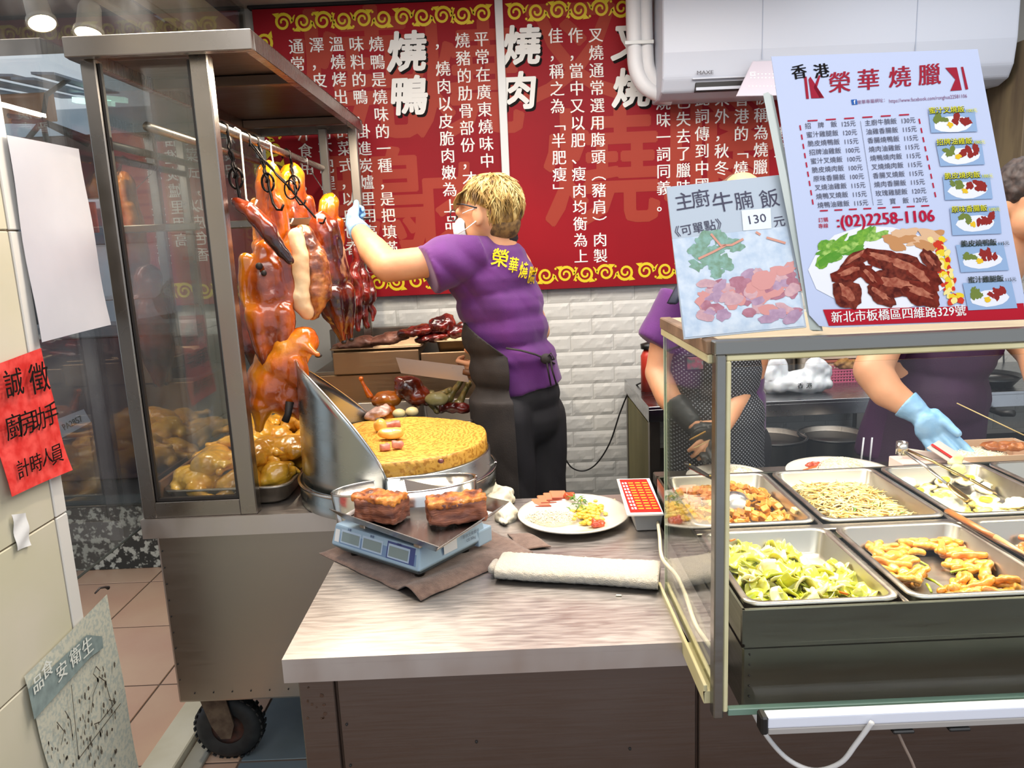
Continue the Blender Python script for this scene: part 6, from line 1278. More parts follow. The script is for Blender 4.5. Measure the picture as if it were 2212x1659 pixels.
# printed takeaway box at the counter edge
M_box = mat('white_paperboard', 'ece9e4', .5); M_boxr = mat('takeaway_box_red', 'cf1f17', .4)
tb_ = thing('takeaway_box', 'white takeaway box with red printed lid beside the side glass', 'takeaway box', (.33, 1.95, .80))
mb = MB(); vs = [(.305, 1.85, .801), (.365, 1.85, .801), (.365, 2.06, .801), (.305, 2.06, .801), (.293, 1.83, .852), (.370, 1.83, .852), (.370, 2.08, .852), (.293, 2.08, .852)]
mb.add(vs, [(0, 3, 2, 1), (4, 5, 6, 7), (0, 1, 5, 4), (1, 2, 6, 5), (2, 3, 7, 6), (3, 0, 4, 7)]); put('base', bevel(mb.mesh(), .002, 1), M_box, tb_)
bl_ = P(1358, 1112, Z=.862); tl_ = P(1350, 1034, Z=.880); tl_ = Vector((bl_.x + .008, tl_.y, .880)); wv = Vector((.088, 0, -.002)); lidn = MB(); p4 = [bl_ - Vector((.004, 0, 0)), bl_ + wv, tl_ + wv, tl_ - Vector((.004, 0, 0))]
lidn.add(p4 + [p - Vector((0, 0, .004)) for p in p4], [(0, 1, 2, 3), (7, 6, 5, 4), (0, 4, 5, 1), (1, 5, 6, 2), (2, 6, 7, 3), (3, 7, 4, 0)]); put('lid', lidn.mesh(), M_box, tb_)
ls = Sheet(bl_, wv, tl_ - bl_); hL = (tl_ - bl_).length; wL = .086
ls.poly('r', [(.006, .012), (wL, .012), (wL, hL - .006), (.010, hL - .006)], .0006); flush(ls, 'r', 'red_print', M_boxr, tb_)
for i in range(11):
    for j in range(3 if i > 1 else 3):
        x0 = .030 + j * .019; y0 = .03 + i * (hL - .05) / 11; ls.poly('y', [(x0, y0), (x0 + .014, y0), (x0 + .014, y0 + .007), (x0, y0 + .007)], .0010)
for i in range(9): y0 = .03 + i * (hL - .05) / 9; ls.poly('wt', [(.013, y0), (.018, y0), (.018, y0 + .012), (.013, y0 + .012)], .0010); ls.poly('wt', [(.021, y0), (.026, y0), (.026, y0 + .013), (.021, y0 + .013)], .0010)
flush(ls, 'y', 'yellow_price_blocks', mat('print_amber', 'e9a13a', .4), tb_); flush(ls, 'wt', 'white_lettering', M_wh, tb_)
# ================================================================ FOOD PANS IN THE SERVING UNIT
ZP = .92; X1, X2, X3 = (.385, .655), (.670, .940), (.955, 1.225); F_, B__ = (1.205, 1.535), (1.568, 1.925)
G = 'food pans in the serving unit'
pan('food_pan', *X1, *F_, ZP, 'steel pan of pale green cabbage, front left behind the glass', group=G)
pan('food_pan', *X2, *F_, ZP, 'steel pan of orange fried strips, front middle', group=G)
pan('food_pan', *X3, *F_, ZP, 'steel pan of sausages at the right edge of the front row', group=G)
pan('food_pan', *X1, *B__, ZP, 'steel pan of braised tofu cubes, back left', group=G)
pan('food_pan', *X2, *B__, ZP, 'steel pan of stir-fried bean sprouts, back middle', group=G)
pan('food_pan', *X3, *B__, ZP, 'steel pan of fried egg and cabbage with tongs, back row right', group=G)
pan('food_pan', 1.24, 1.51, *B__, ZP, 'nearly empty steel pan at the right end of the back row', group=G)
def proto_place(name, meshes, spots, label, cat, group):
    for i, (x, y, z, rx, ry, rz, s) in enumerate(spots):
        o = bpy.data.objects.new(name, meshes[i % len(meshes)]); COL.objects.link(o); o.location = (x, y, z); o.rotation_euler = (rx, ry, rz); o.scale = (s, s, s)
        tag(o, label if isinstance(label, str) else label(i), cat, group)
q = random.Random(21)
# cabbage
def cab(v):
    mb = MB(); nx, ny = 6, 4; L, W = (.034, .016) if v < 3 else (.024, .020); vs = []
    for j in range(ny + 1):
        for i in range(nx + 1):
            u, w_ = i / nx - .5, j / ny - .5; x = L * u * (1 - .3 * abs(w_) * (v % 2)); y = W * w_ * (1 - .5 * abs(u)) * 1.4; vs.append((x, y, .006 * math.cos(u * 3.2 + v) + .005 * (w_ * 2) ** 2 + .0018 * noise.noise(Vector((u * 5, w_ * 5, v * 3)))))
    k = nx + 1; N_ = len(vs); f1 = [(j * k + i, j * k + i + 1, (j + 1) * k + i + 1, (j + 1) * k + i) for j in range(ny) for i in range(nx)]
    th = .0012 if v % 3 else .0028; vs2 = [(a, b, c - th) for a, b, c in vs]; ring = [i for i in range(k)] + [j * k + k - 1 for j in range(1, ny + 1)] + [ny * k + i for i in range(k - 2, -1, -1)] + [j * k for j in range(ny - 1, 0, -1)]
    mb.add(vs + vs2, f1 + [tuple(x + N_ for x in reversed(f)) for f in f1] + [(ring[i], ring[i] + N_, ring[(i + 1) % len(ring)] + N_, ring[(i + 1) % len(ring)]) for i in range(len(ring))], smooth=True)
    me = mb.mesh('cabbage_piece'); me.materials.append([mat('cabbage_green', 'a3b016', .3, col2='c8cc3a', nscale=60, coat=.4, sss=.15), mat('cabbage_pale', 'c6c840', .3, col2='dcd870', nscale=50, coat=.4, sss=.15), mat('cabbage_white', 'd9d488', .3, col2='ece4b4', nscale=50, coat=.4, sss=.15), mat('cabbage_yellow', 'c6c42c', .3, col2='d8d45c', nscale=60, coat=.4, sss=.15)][v % 4]); return me
cabm = [cab(v) for v in range(8)]; sp_ = []
while len(sp_) < 285:
    x, y = q.uniform(.415, .625), q.uniform(1.240, 1.505)
    hgt = .020 + .020 * math.exp(-(((x - .50) / .09) ** 2 + ((y - 1.32) / .08) ** 2)) + .010 * math.exp(-(((x - .46) / .06) ** 2 + ((y - 1.45) / .06) ** 2))
    if x > .56 and y > 1.40 and q.random() < .93: continue
    if .50 < x < .56 and 1.37 < y < 1.42 and q.random() < .6: continue
    sp_.append((x, y, .868 + q.uniform(.003, 1) * hgt + .004, q.uniform(-.7, .7), q.uniform(-.6, .6), q.uniform(0, 6.3), q.uniform(.95, 1.75)))
proto_place('cabbage_piece', cabm, sp_, 'pale green piece of stir-fried cabbage in the front left pan', 'cabbage', 'cabbage pieces in the front left pan')
M_carrot = mat('carrot_orange', 'e0661a', .3, coat=.4)
for px, py, a, lb in ((1715, 1300, .1, 'orange carrot sliver at the front rim of the cabbage pan'), (1815, 1280, -.9, 'orange carrot sliver in the right half of the cabbage'), (1588, 1165, .5, 'orange carrot bit at the back of the cabbage pan beside the post')):
    c = P(px, py, Z=.905); MB().bar(c + Vector((-.014 * math.cos(a), -.014 * math.sin(a), 0)), c + Vector((.014 * math.cos(a), .014 * math.sin(a), .002)), .0035, .0025).put('carrot_sliver', M_carrot, label=lb, cat='carrot', group='carrot slivers')
# fried strips
M_st = [mat('fried_strip_orange', 'ba6c10', .38, col2='dd9a2c', nscale=40, coat=.45, bump=.4, bscale=110, sss=.1), mat('fried_strip_gold', 'c68220', .38, col2='e4ae48', nscale=40, coat=.45, bump=.4, bscale=110, sss=.1)]
def strip(v):
    qq = random.Random(v * 13); p = Vector((-.026, 0, 0)); pr = []
    for k in range(4):
        n_ = p + Vector((.014, qq.uniform(-.007, .007), qq.uniform(-.003, .004))); pr.append(('c', p, qq.uniform(.006, .010), n_, qq.uniform(.006, .0105))); p = n_
    if v % 2: pr.append(('e', (0, .006, .002), (.013, .010, .007)))
    me = blob(pr, .0022, 1, ndisp(.0022, 90)); me.name = 'fried_strip'; me.materials.append(M_st[v % 2]); return me
stm = [strip(v) for v in range(6)]
P_B = [(1870, 1155, -.6), (1885, 1172, .4), (1880, 1185, -1.2), (1862, 1165, 1.3), (1900, 1190, -.4), (1925, 1160, .8), (1950, 1168, -.2), (1945, 1155, .5), (1975, 1172, -.3), (1990, 1165, -.35), (2010, 1180, -.3), (2030, 1178, -.2), (2040, 1190, .3), (2045, 1155, -.9), (2065, 1170, -.8), (2080, 1182, -.5), (2095, 1195, -.9),
       (2060, 1205, -.4), (2085, 1212, -.4), (2110, 1215, -.3), (1935, 1190, -.3), (1960, 1195, -.4), (1930, 1205, .2), (1895, 1215, .1), (1915, 1222, -.1), (1940, 1215, .1), (1905, 1230, -.4), (1935, 1235, .0), (1960, 1225, .1), (1925, 1250, -.3), (1945, 1258, .1), (1970, 1262, -.2), (1985, 1255, .9), (1960, 1245, .4),
       (2070, 1222, -.1), (2095, 1228, -.05), (2120, 1232, -.1), (2135, 1245, 1.2), (2070, 1262, .8), (2090, 1255, 1.2), (2060, 1275, .3), (2085, 1280, .1), (2110, 1270, .4), (2075, 1290, .05), (2105, 1290, .0), (2130, 1285, .1), (2155, 1290, -.1), (2180, 1265, -.5), (2195, 1280, -.2), (2205, 1262, .2), (2170, 1292, 0)]
sp_ = []
for px, py, a in P_B:
    for k in range(2 if q.random() < .45 else 1):
        c = P(px + (k * 7), py - k * 5, Z=.877 + k * .010)
        if c.x > .905 or c.x < .70: c.x = min(.903, max(.702, c.x))
        c.y = min(1.50, max(1.243, c.y)); sp_.append((c.x, c.y, .877 + k * .010 + q.uniform(0, .004), q.uniform(-.4, .4), q.uniform(-.3, .2), a + q.uniform(-.4, .4), q.uniform(.75, 1.1)))
proto_place('fried_strip', stm, sp_, 'orange fried strip in the front middle pan', 'fried strip', 'fried strips in the front middle pan')
M_scal = mat('scallion_green', '93ad1f', .3, coat=.4, col2='c5cf4a', nscale=30)
for i, (x0, y0, x1, y1, lb) in enumerate(((1945, 1160, 1955, 1183, 'scallion piece behind the left strips'), (1970, 1210, 2005, 1223, 'scallion piece lying in the clear middle of the pan'), (2000, 1248, 2045, 1275, 'longest scallion piece crossing the bare pan floor'), (2054, 1236, 2108, 1231, 'scallion piece in the middle right of the pan'), (2098, 1253, 2150, 1273, 'scallion piece near the right wall of the pan'), (2002, 1262, 2012, 1280, 'dark scallion end near the front rim'), (2015, 1160, 2050, 1180, 'scallion among the back strips'))):
    a, b = P(x0, y0, Z=.880), P(x1, y1, Z=.876); MB().tube([a, a.lerp(b, .5) + Vector((0, .002, .003)), b], .0026, 7).put('scallion_piece', M_scal, label=lb, cat='scallion', group='scallion pieces')
# sausages in the right pan and wooden tongs
def saus(v):
    me = blob([('c', (-.024, 0, 0), .007, (0, .004, .002), .010), ('c', (0, .004, .002), .010, (.026, -.002, 0), .006)], .0022, 1, ndisp(.0012, 90)); me.name = 'sausage_slice'; me.materials.append(mat('sausage_amber', 'b5561a', .2, col2='e08a30', nscale=30, coat=.8)); return me
sm_ = [saus(0)]; sp_ = []
for i in range(40): sp_.append((q.uniform(.985, 1.19), q.uniform(1.245, 1.50), .876 + q.uniform(0, .016), q.uniform(-.3, .3), q.uniform(-.3, .3), q.uniform(-1.2, .6), q.uniform(.8, 1.1)))
proto_place('sausage_slice', sm_, sp_, 'glossy amber sausage slice in the front right pan', 'sausage', 'sausage slices in the front right pan')
wt_ = thing('wooden_tongs', 'long brown wooden tongs resting across the front right pan', 'tongs', tuple(P(2050, 1105, Z=.935)))
a, b = P(2047, 1104, Z=.935), P(2150, 1160, Z=.935); e_ = P(2225, 1205, Z=.925)
put('arm', MB().tube([a, a.lerp(b, .5), b], [.0085, .0075, .006], 10, flat=.7).mesh(), mat('brown_wood_tongs', '8a4f22', .4, col2='a8672e', nscale=20, coat=.3, stretch=(.3, 1, 1)), wt_)
put('arm', MB().tube([a + Vector((.004, -.012, -.006)), b + Vector((.0, -.014, -.005)), e_], [.007, .006, .004], 10, flat=.6).mesh(), mat('dark_wood_tongs', '4d2c16', .4), wt_)
put('tip', MB().tube([b, b.lerp(e_, .5), e_], [.006, .005, .003], 8).mesh(), mat('pale_tongs_tip', 'b59468', .3), wt_)
# tofu cubes
me_tf = []
for v in range(3):
    me = bevel(MB().box((-.0075, -.0075, -.006), (.0075, .0075, .006)).mesh(), .0012, 1); me.name = 'tofu_cube'; me.materials.append([mat('braised_tofu', 'bd761c', .4, col2='dc9e3c', nscale=80, coat=.4), mat('braised_tofu_light', 'cc8c2c', .4, col2='e4b660', nscale=80, coat=.4), mat('braised_tofu_dark', 'a9641a', .4, col2='cc882a', nscale=80, coat=.4)][v]); me_tf.append(me)
me4 = me_tf[0].copy(); me4.materials.clear(); me4.materials.append(mat('tofu_cut_face', 'ecd398', .4)); sp_ = []
while len(sp_) < 285:
    x, y = q.uniform(.410, .630), q.uniform(1.602, 1.895); hgt = .016 + .036 * math.exp(-(((x - .55) / .07) ** 2 + ((y - 1.79) / .10) ** 2)) + .012 * math.exp(-(((x - .44) / .05) ** 2 + ((y - 1.84) / .06) ** 2))
    if x < .50 and y < 1.72 and q.random() < .8: continue
    sp_.append((x, y, .874 + q.random() ** .6 * hgt, q.uniform(-.7, .7), q.uniform(-.7, .7), q.uniform(0, 6.3), q.uniform(.9, 1.25)))
proto_place('tofu_cube', me_tf + [me4] if False else me_tf, sp_, 'braised orange tofu cube in the back left pan', 'tofu', 'tofu cubes in the back left pan')
for px, py, lb in ((1605, 1047, 'pale cut-faced tofu cube high on the heap behind the post'), (1717, 1103, 'pale cut-faced tofu cube near the right rim')):
    c = P(px, py, Z=.912); o = bpy.data.objects.new('tofu_cube', me4); COL.objects.link(o); o.location = c; o.rotation_euler = (.3, .2, .5); tag(o, lb, 'tofu', 'tofu cubes in the back left pan')
# ladle
ldl = thing('ladle', 'steel ladle with black riveted handle resting in the tofu pan', 'ladle', tuple(P(1590, 1090, Z=.90)))
c = P(1590, 1090, Z=.902); bw = MB().lathe([(.001, .030), (.014, .028), (.026, .021), (.034, .010), (.037, -.002), (.035, -.003), (.030, .008), (.001, .024)], (0, 0, 0), 28, M=Euler((.35, .12, 0)).to_matrix()); me = bw.mesh(); me.transform(Matrix.Translation(c)); put('bowl', me, steel('spotted_ladle_steel', 'd3d0cc', .3, (1, 1, 1), .15), ldl)
h0, h1, h2 = P(1573, 1058, Z=.93), P(1540, 1034, Z=.95), P(1478, 1000, Z=.985)
put('stem', MB().tube([c + Vector((-.01, .03, .01)), h0, h1], [.008, .006, .005], 8, flat=.5).mesh(), MSB, ldl)
put('handle', MB().tube([h1, h1.lerp(h2, .3), h1.lerp(h2, .8), h2], [.006, .0085, .010, .007], 10, flat=.6).mesh(), mat('black_handle', '221d1b', .35), ldl)
rv = MB(); 
for t in (.12, .82): rv.ball(h1.lerp(h2, t) + Vector((0, -.006, .004)), .0032, 6)
put('handle_rivets', rv.mesh(), mat('brass_rivet', 'b9a25a', .3, 1.0), ldl)
put('handle_inlay', MB().tube([h1.lerp(h2, .3) + Vector((0, -.007, -.003)), h1.lerp(h2, .85) + Vector((0, -.008, -.004))], .0022, 6).mesh(), mat('red_inlay', 'a8352a', .4), ldl)
# bean sprouts: nobody could count them
M_spr = mat('bean_sprout', 'e2c87e', .32, col2='f3e3b2', nscale=40, coat=.4, sss=.15); M_spr2 = mat('bean_sprout_soy', 'd8a650', .32, col2='eccb86', nscale=40, coat=.4)
for m_, n_, nm, lb in ((M_spr, 760, 'bean_sprouts', 'heap of pale bean sprouts in the back middle pan'), (M_spr2, 260, 'browned_bean_sprouts', 'soy-browned bean sprouts mixed through the back middle pan')):
    mb = MB()
    for i in range(n_):
        x, y = q.uniform(.715, .900), q.uniform(1.620, 1.880); e_ = min((x - .695) / .03, (.92 - x) / .03, (y - 1.595) / .03, 1); hgt = (.020 + .028 * math.exp(-(((x - .80) / .10) ** 2 + ((y - 1.76) / .11) ** 2))) * max(.3, e_); z = .869 + q.random() ** .5 * hgt
        a = q.uniform(0, PI); L = q.uniform(.028, .058); cv = q.uniform(-.012, .012); d_ = Vector((math.cos(a), math.sin(a), q.uniform(-.25, .25))); s_ = Vector((-d_.y, d_.x, 0)); c_ = Vector((x, y, z)); mb.tube([c_ - d_ * L * .5, c_ - d_ * L * .15 + s_ * cv * .7 + Vector((0, 0, .002)), c_ + d_ * L * .2 + s_ * cv, c_ + d_ * L * .5], [.0010, .0021, .0022, .0008], 5)
    o = mb.put(nm, m_, None, label=lb, cat='bean sprouts', kind='stuff')
mb = MB()
for i in range(16):
    x, y = q.uniform(.72, .90), q.uniform(1.64, 1.86); c_ = Vector((x, y, .900 + q.uniform(-.004, .006))); d_ = Vector((q.uniform(-1, 1), q.uniform(-1, 1), .1)) * .011; mb.tube([c_ - d_, c_ + Vector((0, 0, .002)), c_ + d_], .0024, 5, flat=.5)
mb.put('chive_bits', M_green, None, label='dark green chive bits among the bean sprouts', cat='chives', kind='stuff')
# egg and cabbage
M_ew = mat('fried_egg_white', 'f0eccb', .35, col2='fbf7e4', nscale=30, coat=.4, sss=.2); M_ey = mat('fried_egg_yolk', 'e5c21e', .3, coat=.5, col2='efd653', nscale=20)
for i, (px, py, rx, ry, yk, lb) in enumerate(((1945, 1040, .040, .022, 0, 'white fried egg at the back left of the egg pan'), (1985, 1068, .045, .025, 1, 'yellow-centred egg left of the tongs'), (2050, 1090, .055, .030, 0, 'broad white egg at the front of the egg pan'), (2130, 1088, .055, .028, 1, 'egg with bright yolk near the front rim'), (2190, 1092, .045, .026, 0, 'white egg at the right of the front rim'), (2075, 1030, .035, .022, 1, 'yellow omelette fold behind the tongs'), (2040, 1045, .035, .02, 1, 'yellow egg fold under the tongs'), (2140, 1055, .035, .02, 0, 'white egg right of the tong tips'), (1975, 1090, .035, .018, 0, 'thin white egg at the left front'))):
    c = P(px, py, Z=.885); c.x = min(1.175, max(1.0, c.x)); c.y = min(1.88, max(1.615, c.y)); e = thing('fried_egg', lb, 'egg', tuple(c), 'eggs in the back right pan')
    put('white', blob([('e', c, (rx, ry, .008), (q.uniform(-.3, .3), q.uniform(-.2, .2), q.uniform(0, 3))), ('e', c + Vector((.01, .008, .006)), (rx * .5, ry * .6, .008))], .0032, 1, ndisp(.006, 55, .003, 120)), M_ew, e)
    if yk: put('yolk', blob([('e', c + Vector((-.004, -.004, .012)), (.017, .012, .007))], .0028, 1, ndisp(.003, 80)), M_ey, e)
M_ec = mat('scrambled_egg_cabbage', 'e9dfa0', .35, col2='f5f0d4', nscale=26, coat=.4, col3='e3c94c')
mb = MB(); 
for i in range(150):
    x, y = q.uniform(1.0, 1.18), q.uniform(1.615, 1.88); 
    if x > 1.10 and y > 1.78: continue
    mb.ball((x, y, .870 + q.uniform(0, .014)), q.uniform(.007, .014), 6, sc=(1.5, 1, .5), rot=(q.uniform(-.4, .4), q.uniform(-.4, .4), q.uniform(0, 3)))
mb.put('egg_scramble', M_ec, None, label='bed of pale scrambled egg and cabbage under the fried eggs', cat='egg', kind='stuff')
put('cabbage_leaf', blob([('e', P(2065, 1000, Z=.92), (.020, .008, .024), (0, .4, 0)), ('e', P(2070, 1015, Z=.91), (.022, .012, .015))], .003, 1, ndisp(.006, 70)), mat('pale_leaf', 'e8e29a', .4, col2='f2eebf', nscale=30), None, label='pale yellow leaf standing up at the back of the egg pan', cat='cabbage')
tg = thing('steel_tongs', 'steel food tongs with scalloped tips standing in the egg pan', 'tongs', tuple(P(1950, 970, Z=.98)))
pv = P(1948, 972, Z=.985); t1, t2 = P(2045, 1045, Z=.935), P(2092, 1035, Z=.94); e1, e2 = P(2088, 1078, Z=.905), P(2142, 1062, Z=.905)
put('arm', MB().tube([pv, pv.lerp(t1, .5) + Vector((0, 0, .004)), t1], [.006, .006, .005], 8, flat=.5).mesh(), MSB, tg); put('arm', MB().tube([pv + Vector((.012, .01, 0)), pv.lerp(t2, .5) + Vector((0, 0, .006)), t2], [.006, .006, .005], 8, flat=.5).mesh(), mat('brass_toned_steel', 'b99f6c', .25, 1.0), tg)
for a_, b_ in ((t1, e1), (t2, e2)):
    dd = (b_ - a_); L_t = dd.length; dd.normalize(); sx_ = Vector((dd.y, -dd.x, 0)).normalized(); nz_ = sx_.cross(dd); vs = []
    for i in range(11):
        t = i / 10; w_ = .006 + .016 * math.sin(min(1, t * 1.15) * PI * .62) * (1 - max(0, t - .85) * 3) + .0014 * math.sin(i * 3.1)
        for j in range(5): u = j / 2 - 1; vs.append(a_ + dd * L_t * t * 1.1 + sx_ * w_ * u + nz_ * .005 * (1 - u * u))
    to = put('tip', MB().add(vs, [(i * 5 + j, i * 5 + j + 1, i * 5 + j + 6, i * 5 + j + 5) for i in range(10) for j in range(4)], smooth=True).mesh(), mat('brass_toned_steel', 'd2bd90', .35, .6), tg); to.modifiers.new('t', 'SOLIDIFY').thickness = .0015
put('hinge_cylinder', MB().lathe([(.012, -.016), (.014, -.016), (.014, .016), (.012, .016), (.012, -.016)], pv + Vector((0, 0, .005)), 20).mesh(), MSB, tg)
# plates and boxes on the rear shelf
zr = .837
c = P(1785, 1000, Z=zr + .02); c = Vector((c.x, 2.085, zr)); plate(c, .148, 'white plate with rice and red relish behind the sprout pan')
rice(c.x + .02, c.y + .04, zr + .010, .070, .05, .040, 4, 500, 'white rice on the plate behind the sprout pan')
put('relish', blob([('e', (c.x - .055, c.y + .06, zr + .026), (.022, .012, .009)), ('e', (c.x - .04, c.y + .06, zr + .028), (.015, .01, .006))], .0025, 1, ndisp(.004, 100)), M_red, None, label='dark red relish on the rear plate', cat='relish')
for dx, a, lb in ((-.075, .15, 'orange carrot strip at the left of the rear plate'), (-.012, .6, 'orange carrot strip beside the rear plate rice')):
    MB().bar((c.x + dx - .02 * math.cos(a), c.y + .03 - .02 * math.sin(a), zr + .022), (c.x + dx + .02 * math.cos(a), c.y + .03 + .02 * math.sin(a), zr + .030), .004, .003).put('carrot_strip', M_carrot, label=lb, cat='carrot', group='carrot strips on the rear plate')
c = Vector((P(1570, 1020, Y=2.09).x, 2.09, .837)); plate(c, .115, 'white plate partly hidden behind the tofu pan'); rice(c.x + .05, c.y + .05, .848, .04, .03, .022, 6, 200, 'small rice heap on the plate behind the tofu pan')
def openbox(name, x0, x1, y0, y1, z, h, label, parent=None):
    t = .004; e = thing(name, label, 'takeaway box', ((x0 + x1) / 2, (y0 + y1) / 2, z))
    mb = MB(); mb.box((x0, y0, z), (x1, y1, z + .003)); 
    for a, b in (((x0, y0), (x1, y0 + t)), ((x0, y1 - t), (x1, y1)), ((x0, y0), (x0 + t, y1)), ((x1 - t, y0), (x1, y1))): mb.box((a[0], a[1], z), (b[0], b[1], z + h))
    put('base', mb.mesh(), mat('warm_paperboard', 'd8b79a', .5), e); return e
ob = openbox('takeaway_box', 1.215, 1.48, 2.0, 2.17, zr, .075, 'open takeaway box of rice and meat under the blue glove')
put('lid', bevel(MB().bar((1.235, 1.965, zr + .050), (1.165, 2.04, zr + .105), .09, .004).mesh(), .001, 1), mat('white_paperboard_pink', 'dfc5bf', .5), ob)
put('red_stripe', bevel(MB().bar((1.222, 1.948, zr + .054), (1.152, 2.023, zr + .110), .012, .002).mesh(), .0005, 1), M_boxr, ob)
rice(1.32, 2.085, zr + .050, .085, .06, .022, 8, 350, 'white rice filling the open takeaway box')
put('meat_topping', blob([('e', (1.38, 2.09, zr + .078), (.05, .03, .012)), ('e', (1.42, 2.07, zr + .080), (.03, .03, .012))], .004, 1, ndisp(.008, 60)), mat('braised_brown_meat', '8d4a22', .35, col2='c07a3e', nscale=30, coat=.4), None, label='braised brown meat on the open box of rice', cat='meat')
bx2 = thing('takeaway_box', 'folded takeaway box with red printed lid behind the tongs', 'takeaway box', (1.05, 2.1, zr))
p4 = [P(1950, 985, Z=.90), P(2060, 992, Z=.90), P(2030, 978, Z=.92), P(1935, 965, Z=.93)]
mb = MB(); mb.add(p4 + [p - Vector((0, 0, .004)) for p in p4], [(0, 1, 2, 3), (7, 6, 5, 4), (0, 4, 5, 1), (1, 5, 6, 2), (2, 6, 7, 3), (3, 7, 4, 0)]); put('lid', mb.mesh(), M_box, bx2)
cc = sum(p4, Vector()) / 4; mb = MB(); mb.add([cc + (p - cc) * .8 + Vector((0, 0, .0015)) for p in p4], [(0, 1, 2, 3)]); put('red_print', mb.mesh(), M_boxr, bx2)
put('base', bbox((cc.x - .07, cc.y - .03, zr), (cc.x + .06, cc.y + .05, .895), .002), mat('white_paperboard_pink', 'dfc5bf', .5), bx2)
mk_ = thing('marker_pen', 'black and white banded marker pen standing by the open box', 'pen', tuple(P(2135, 1000, Z=zr)))
c = P(2135, 996, Z=zr); put('barrel', MB().lathe([(.001, 0), (.0085, 0), (.0085, .040), (.001, .040)], c, 14).mesh(), mat('pen_white', 'd9d7d4', .4), mk_); put('cap', MB().lathe([(.009, .040), (.0075, .056), (.006, .058), (.001, .058)], c, 14).mesh(), mat('pen_black', '1b1b1d', .4), mk_)
bd = MB()
for i in range(6): bd.lathe([(.0088, .004 + i * .006), (.0090, .005 + i * .006), (.0088, .0075 + i * .006)], c, 14)
put('bands', bd.mesh(), mat('pen_black', '1b1b1d', .4), mk_)
# ================================================================ BACK TABLE AND THINGS ON IT
bt = thing('back_table', 'long stainless steel work table along the white brick wall', 'table', (1.4, 3.1, 0))
put('worktop', bevel(MB().box((.52, 2.84, .888), (2.9, 3.45, .90)).box((.52, 2.84, .84), (2.9, 2.855, .8881)).box((.52, 2.855, .84), (.535, 3.45, .8881)).mesh(), .001, 1), steel('table_steel', 'a7a8aa', .28, (1, 14, 1), .01), bt)
for x, y in ((.545, 2.87), (.545, 3.42), (1.6, 2.87), (2.85, 2.87), (1.6, 3.42), (2.85, 3.42)): put('leg', bbox((x - .02, y - .02, 0), (x + .02, y + .02, .84), .003), MSD, bt)
put('side_panel', bbox((.528, 2.90, .42), (.536, 3.40, .82), .002), mat('greenish_stained_panel', '6c6738', .6, col2='8b8353', nscale=5, stretch=(1, 1, .3)), bt)
put('side_rail', bbox((.53, 2.88, .38), (.55, 3.42, .42), .003), MSD, bt)
put('lower_shelf', bbox((.55, 2.86, .55), (2.88, 3.42, .57), .002), mat('dark_stained_shelf', '3a322d', .5), bt)
put('wall_socket_plate', bbox((.43, 3.47, .70), (.50, 3.4915, .78), .002), mat('white_paperboard', 'ece9e4', .5), None, label='white socket plate low on the brick wall', cat='socket') if False else None
cable('cable', [P(1218, 985, Y=3.44), P(1235, 1010, Y=3.44), P(1262, 1017, Y=3.44), P(1290, 1000, Y=3.43), P(1318, 955, Y=3.42), P(1340, 890, Y=3.40), P(1362, 842, Y=3.35), P(1392, 824, Y=3.2)], .0035, mat('black_cable', '151415', .5), 'black cable drooping along the white brick wall')
cable('cable', [P(2166, 740, Y=3.44), P(2168, 790, Y=3.44), P(2160, 840, Y=3.44)], .0035, mat('black_cable', '151415', .5), 'short black cable on the wall right of the plum shirt')
for i, (x, lb) in enumerate(((1690, 'left of two tall steel pots on the back table'), (1742, 'right of two tall steel pots on the back table'))):
    c = P(x, 815, Z=.90); c.y = 3.22; e = thing('steel_pot', lb, 'pot', (c.x, c.y, .90), 'tall steel pots')
    c.x = P(x, 780, Y=3.22).x; c.z = .9; put('body', MB().lathe([(.001, 0), (.052, 0), (.054, .004), (.054, .22), (.058, .222), (.056, .226), (.050, .222), (.050, .01)], (c.x, c.y, .9), 32).mesh(), MSD, e)
# plastic bag
bc = P(1722, 838, Y=3.0); 
bg = thing('plastic_bag', 'crumpled white plastic carrier bag with black lettering on the back table', 'bag', (bc.x, 3.0, .90))
bp_ = [('e', Vector((bc.x, 3.0, .935)), (.14, .06, .040)), ('e', Vector((bc.x - .09, 3.0, .985)), (.05, .035, .055), (0, -.3, 0)), ('e', Vector((bc.x + .085, 3.0, .98)), (.06, .035, .050), (0, .3, 0)), ('e', Vector((bc.x + .02, 3.0, .95)), (.10, .045, .04))]
put('bag_body', blob(bp_, .006, 1, ndisp(.022, 14, .008, 38)), mat('thin_white_plastic', 'dde3ea', .35, spec=.5, sss=.2, coat=.2), bg)
sb = Sheet((bc.x, 2.925, .93), (1, 0, 0), (0, 0, 1)); sb.text('k', '香', 1729, 834, 13, .0, .04); sb.text('k', '港', 1748, 834, 13, .0, .04); flush(sb, 'k', 'lettering', M_bk, bg)
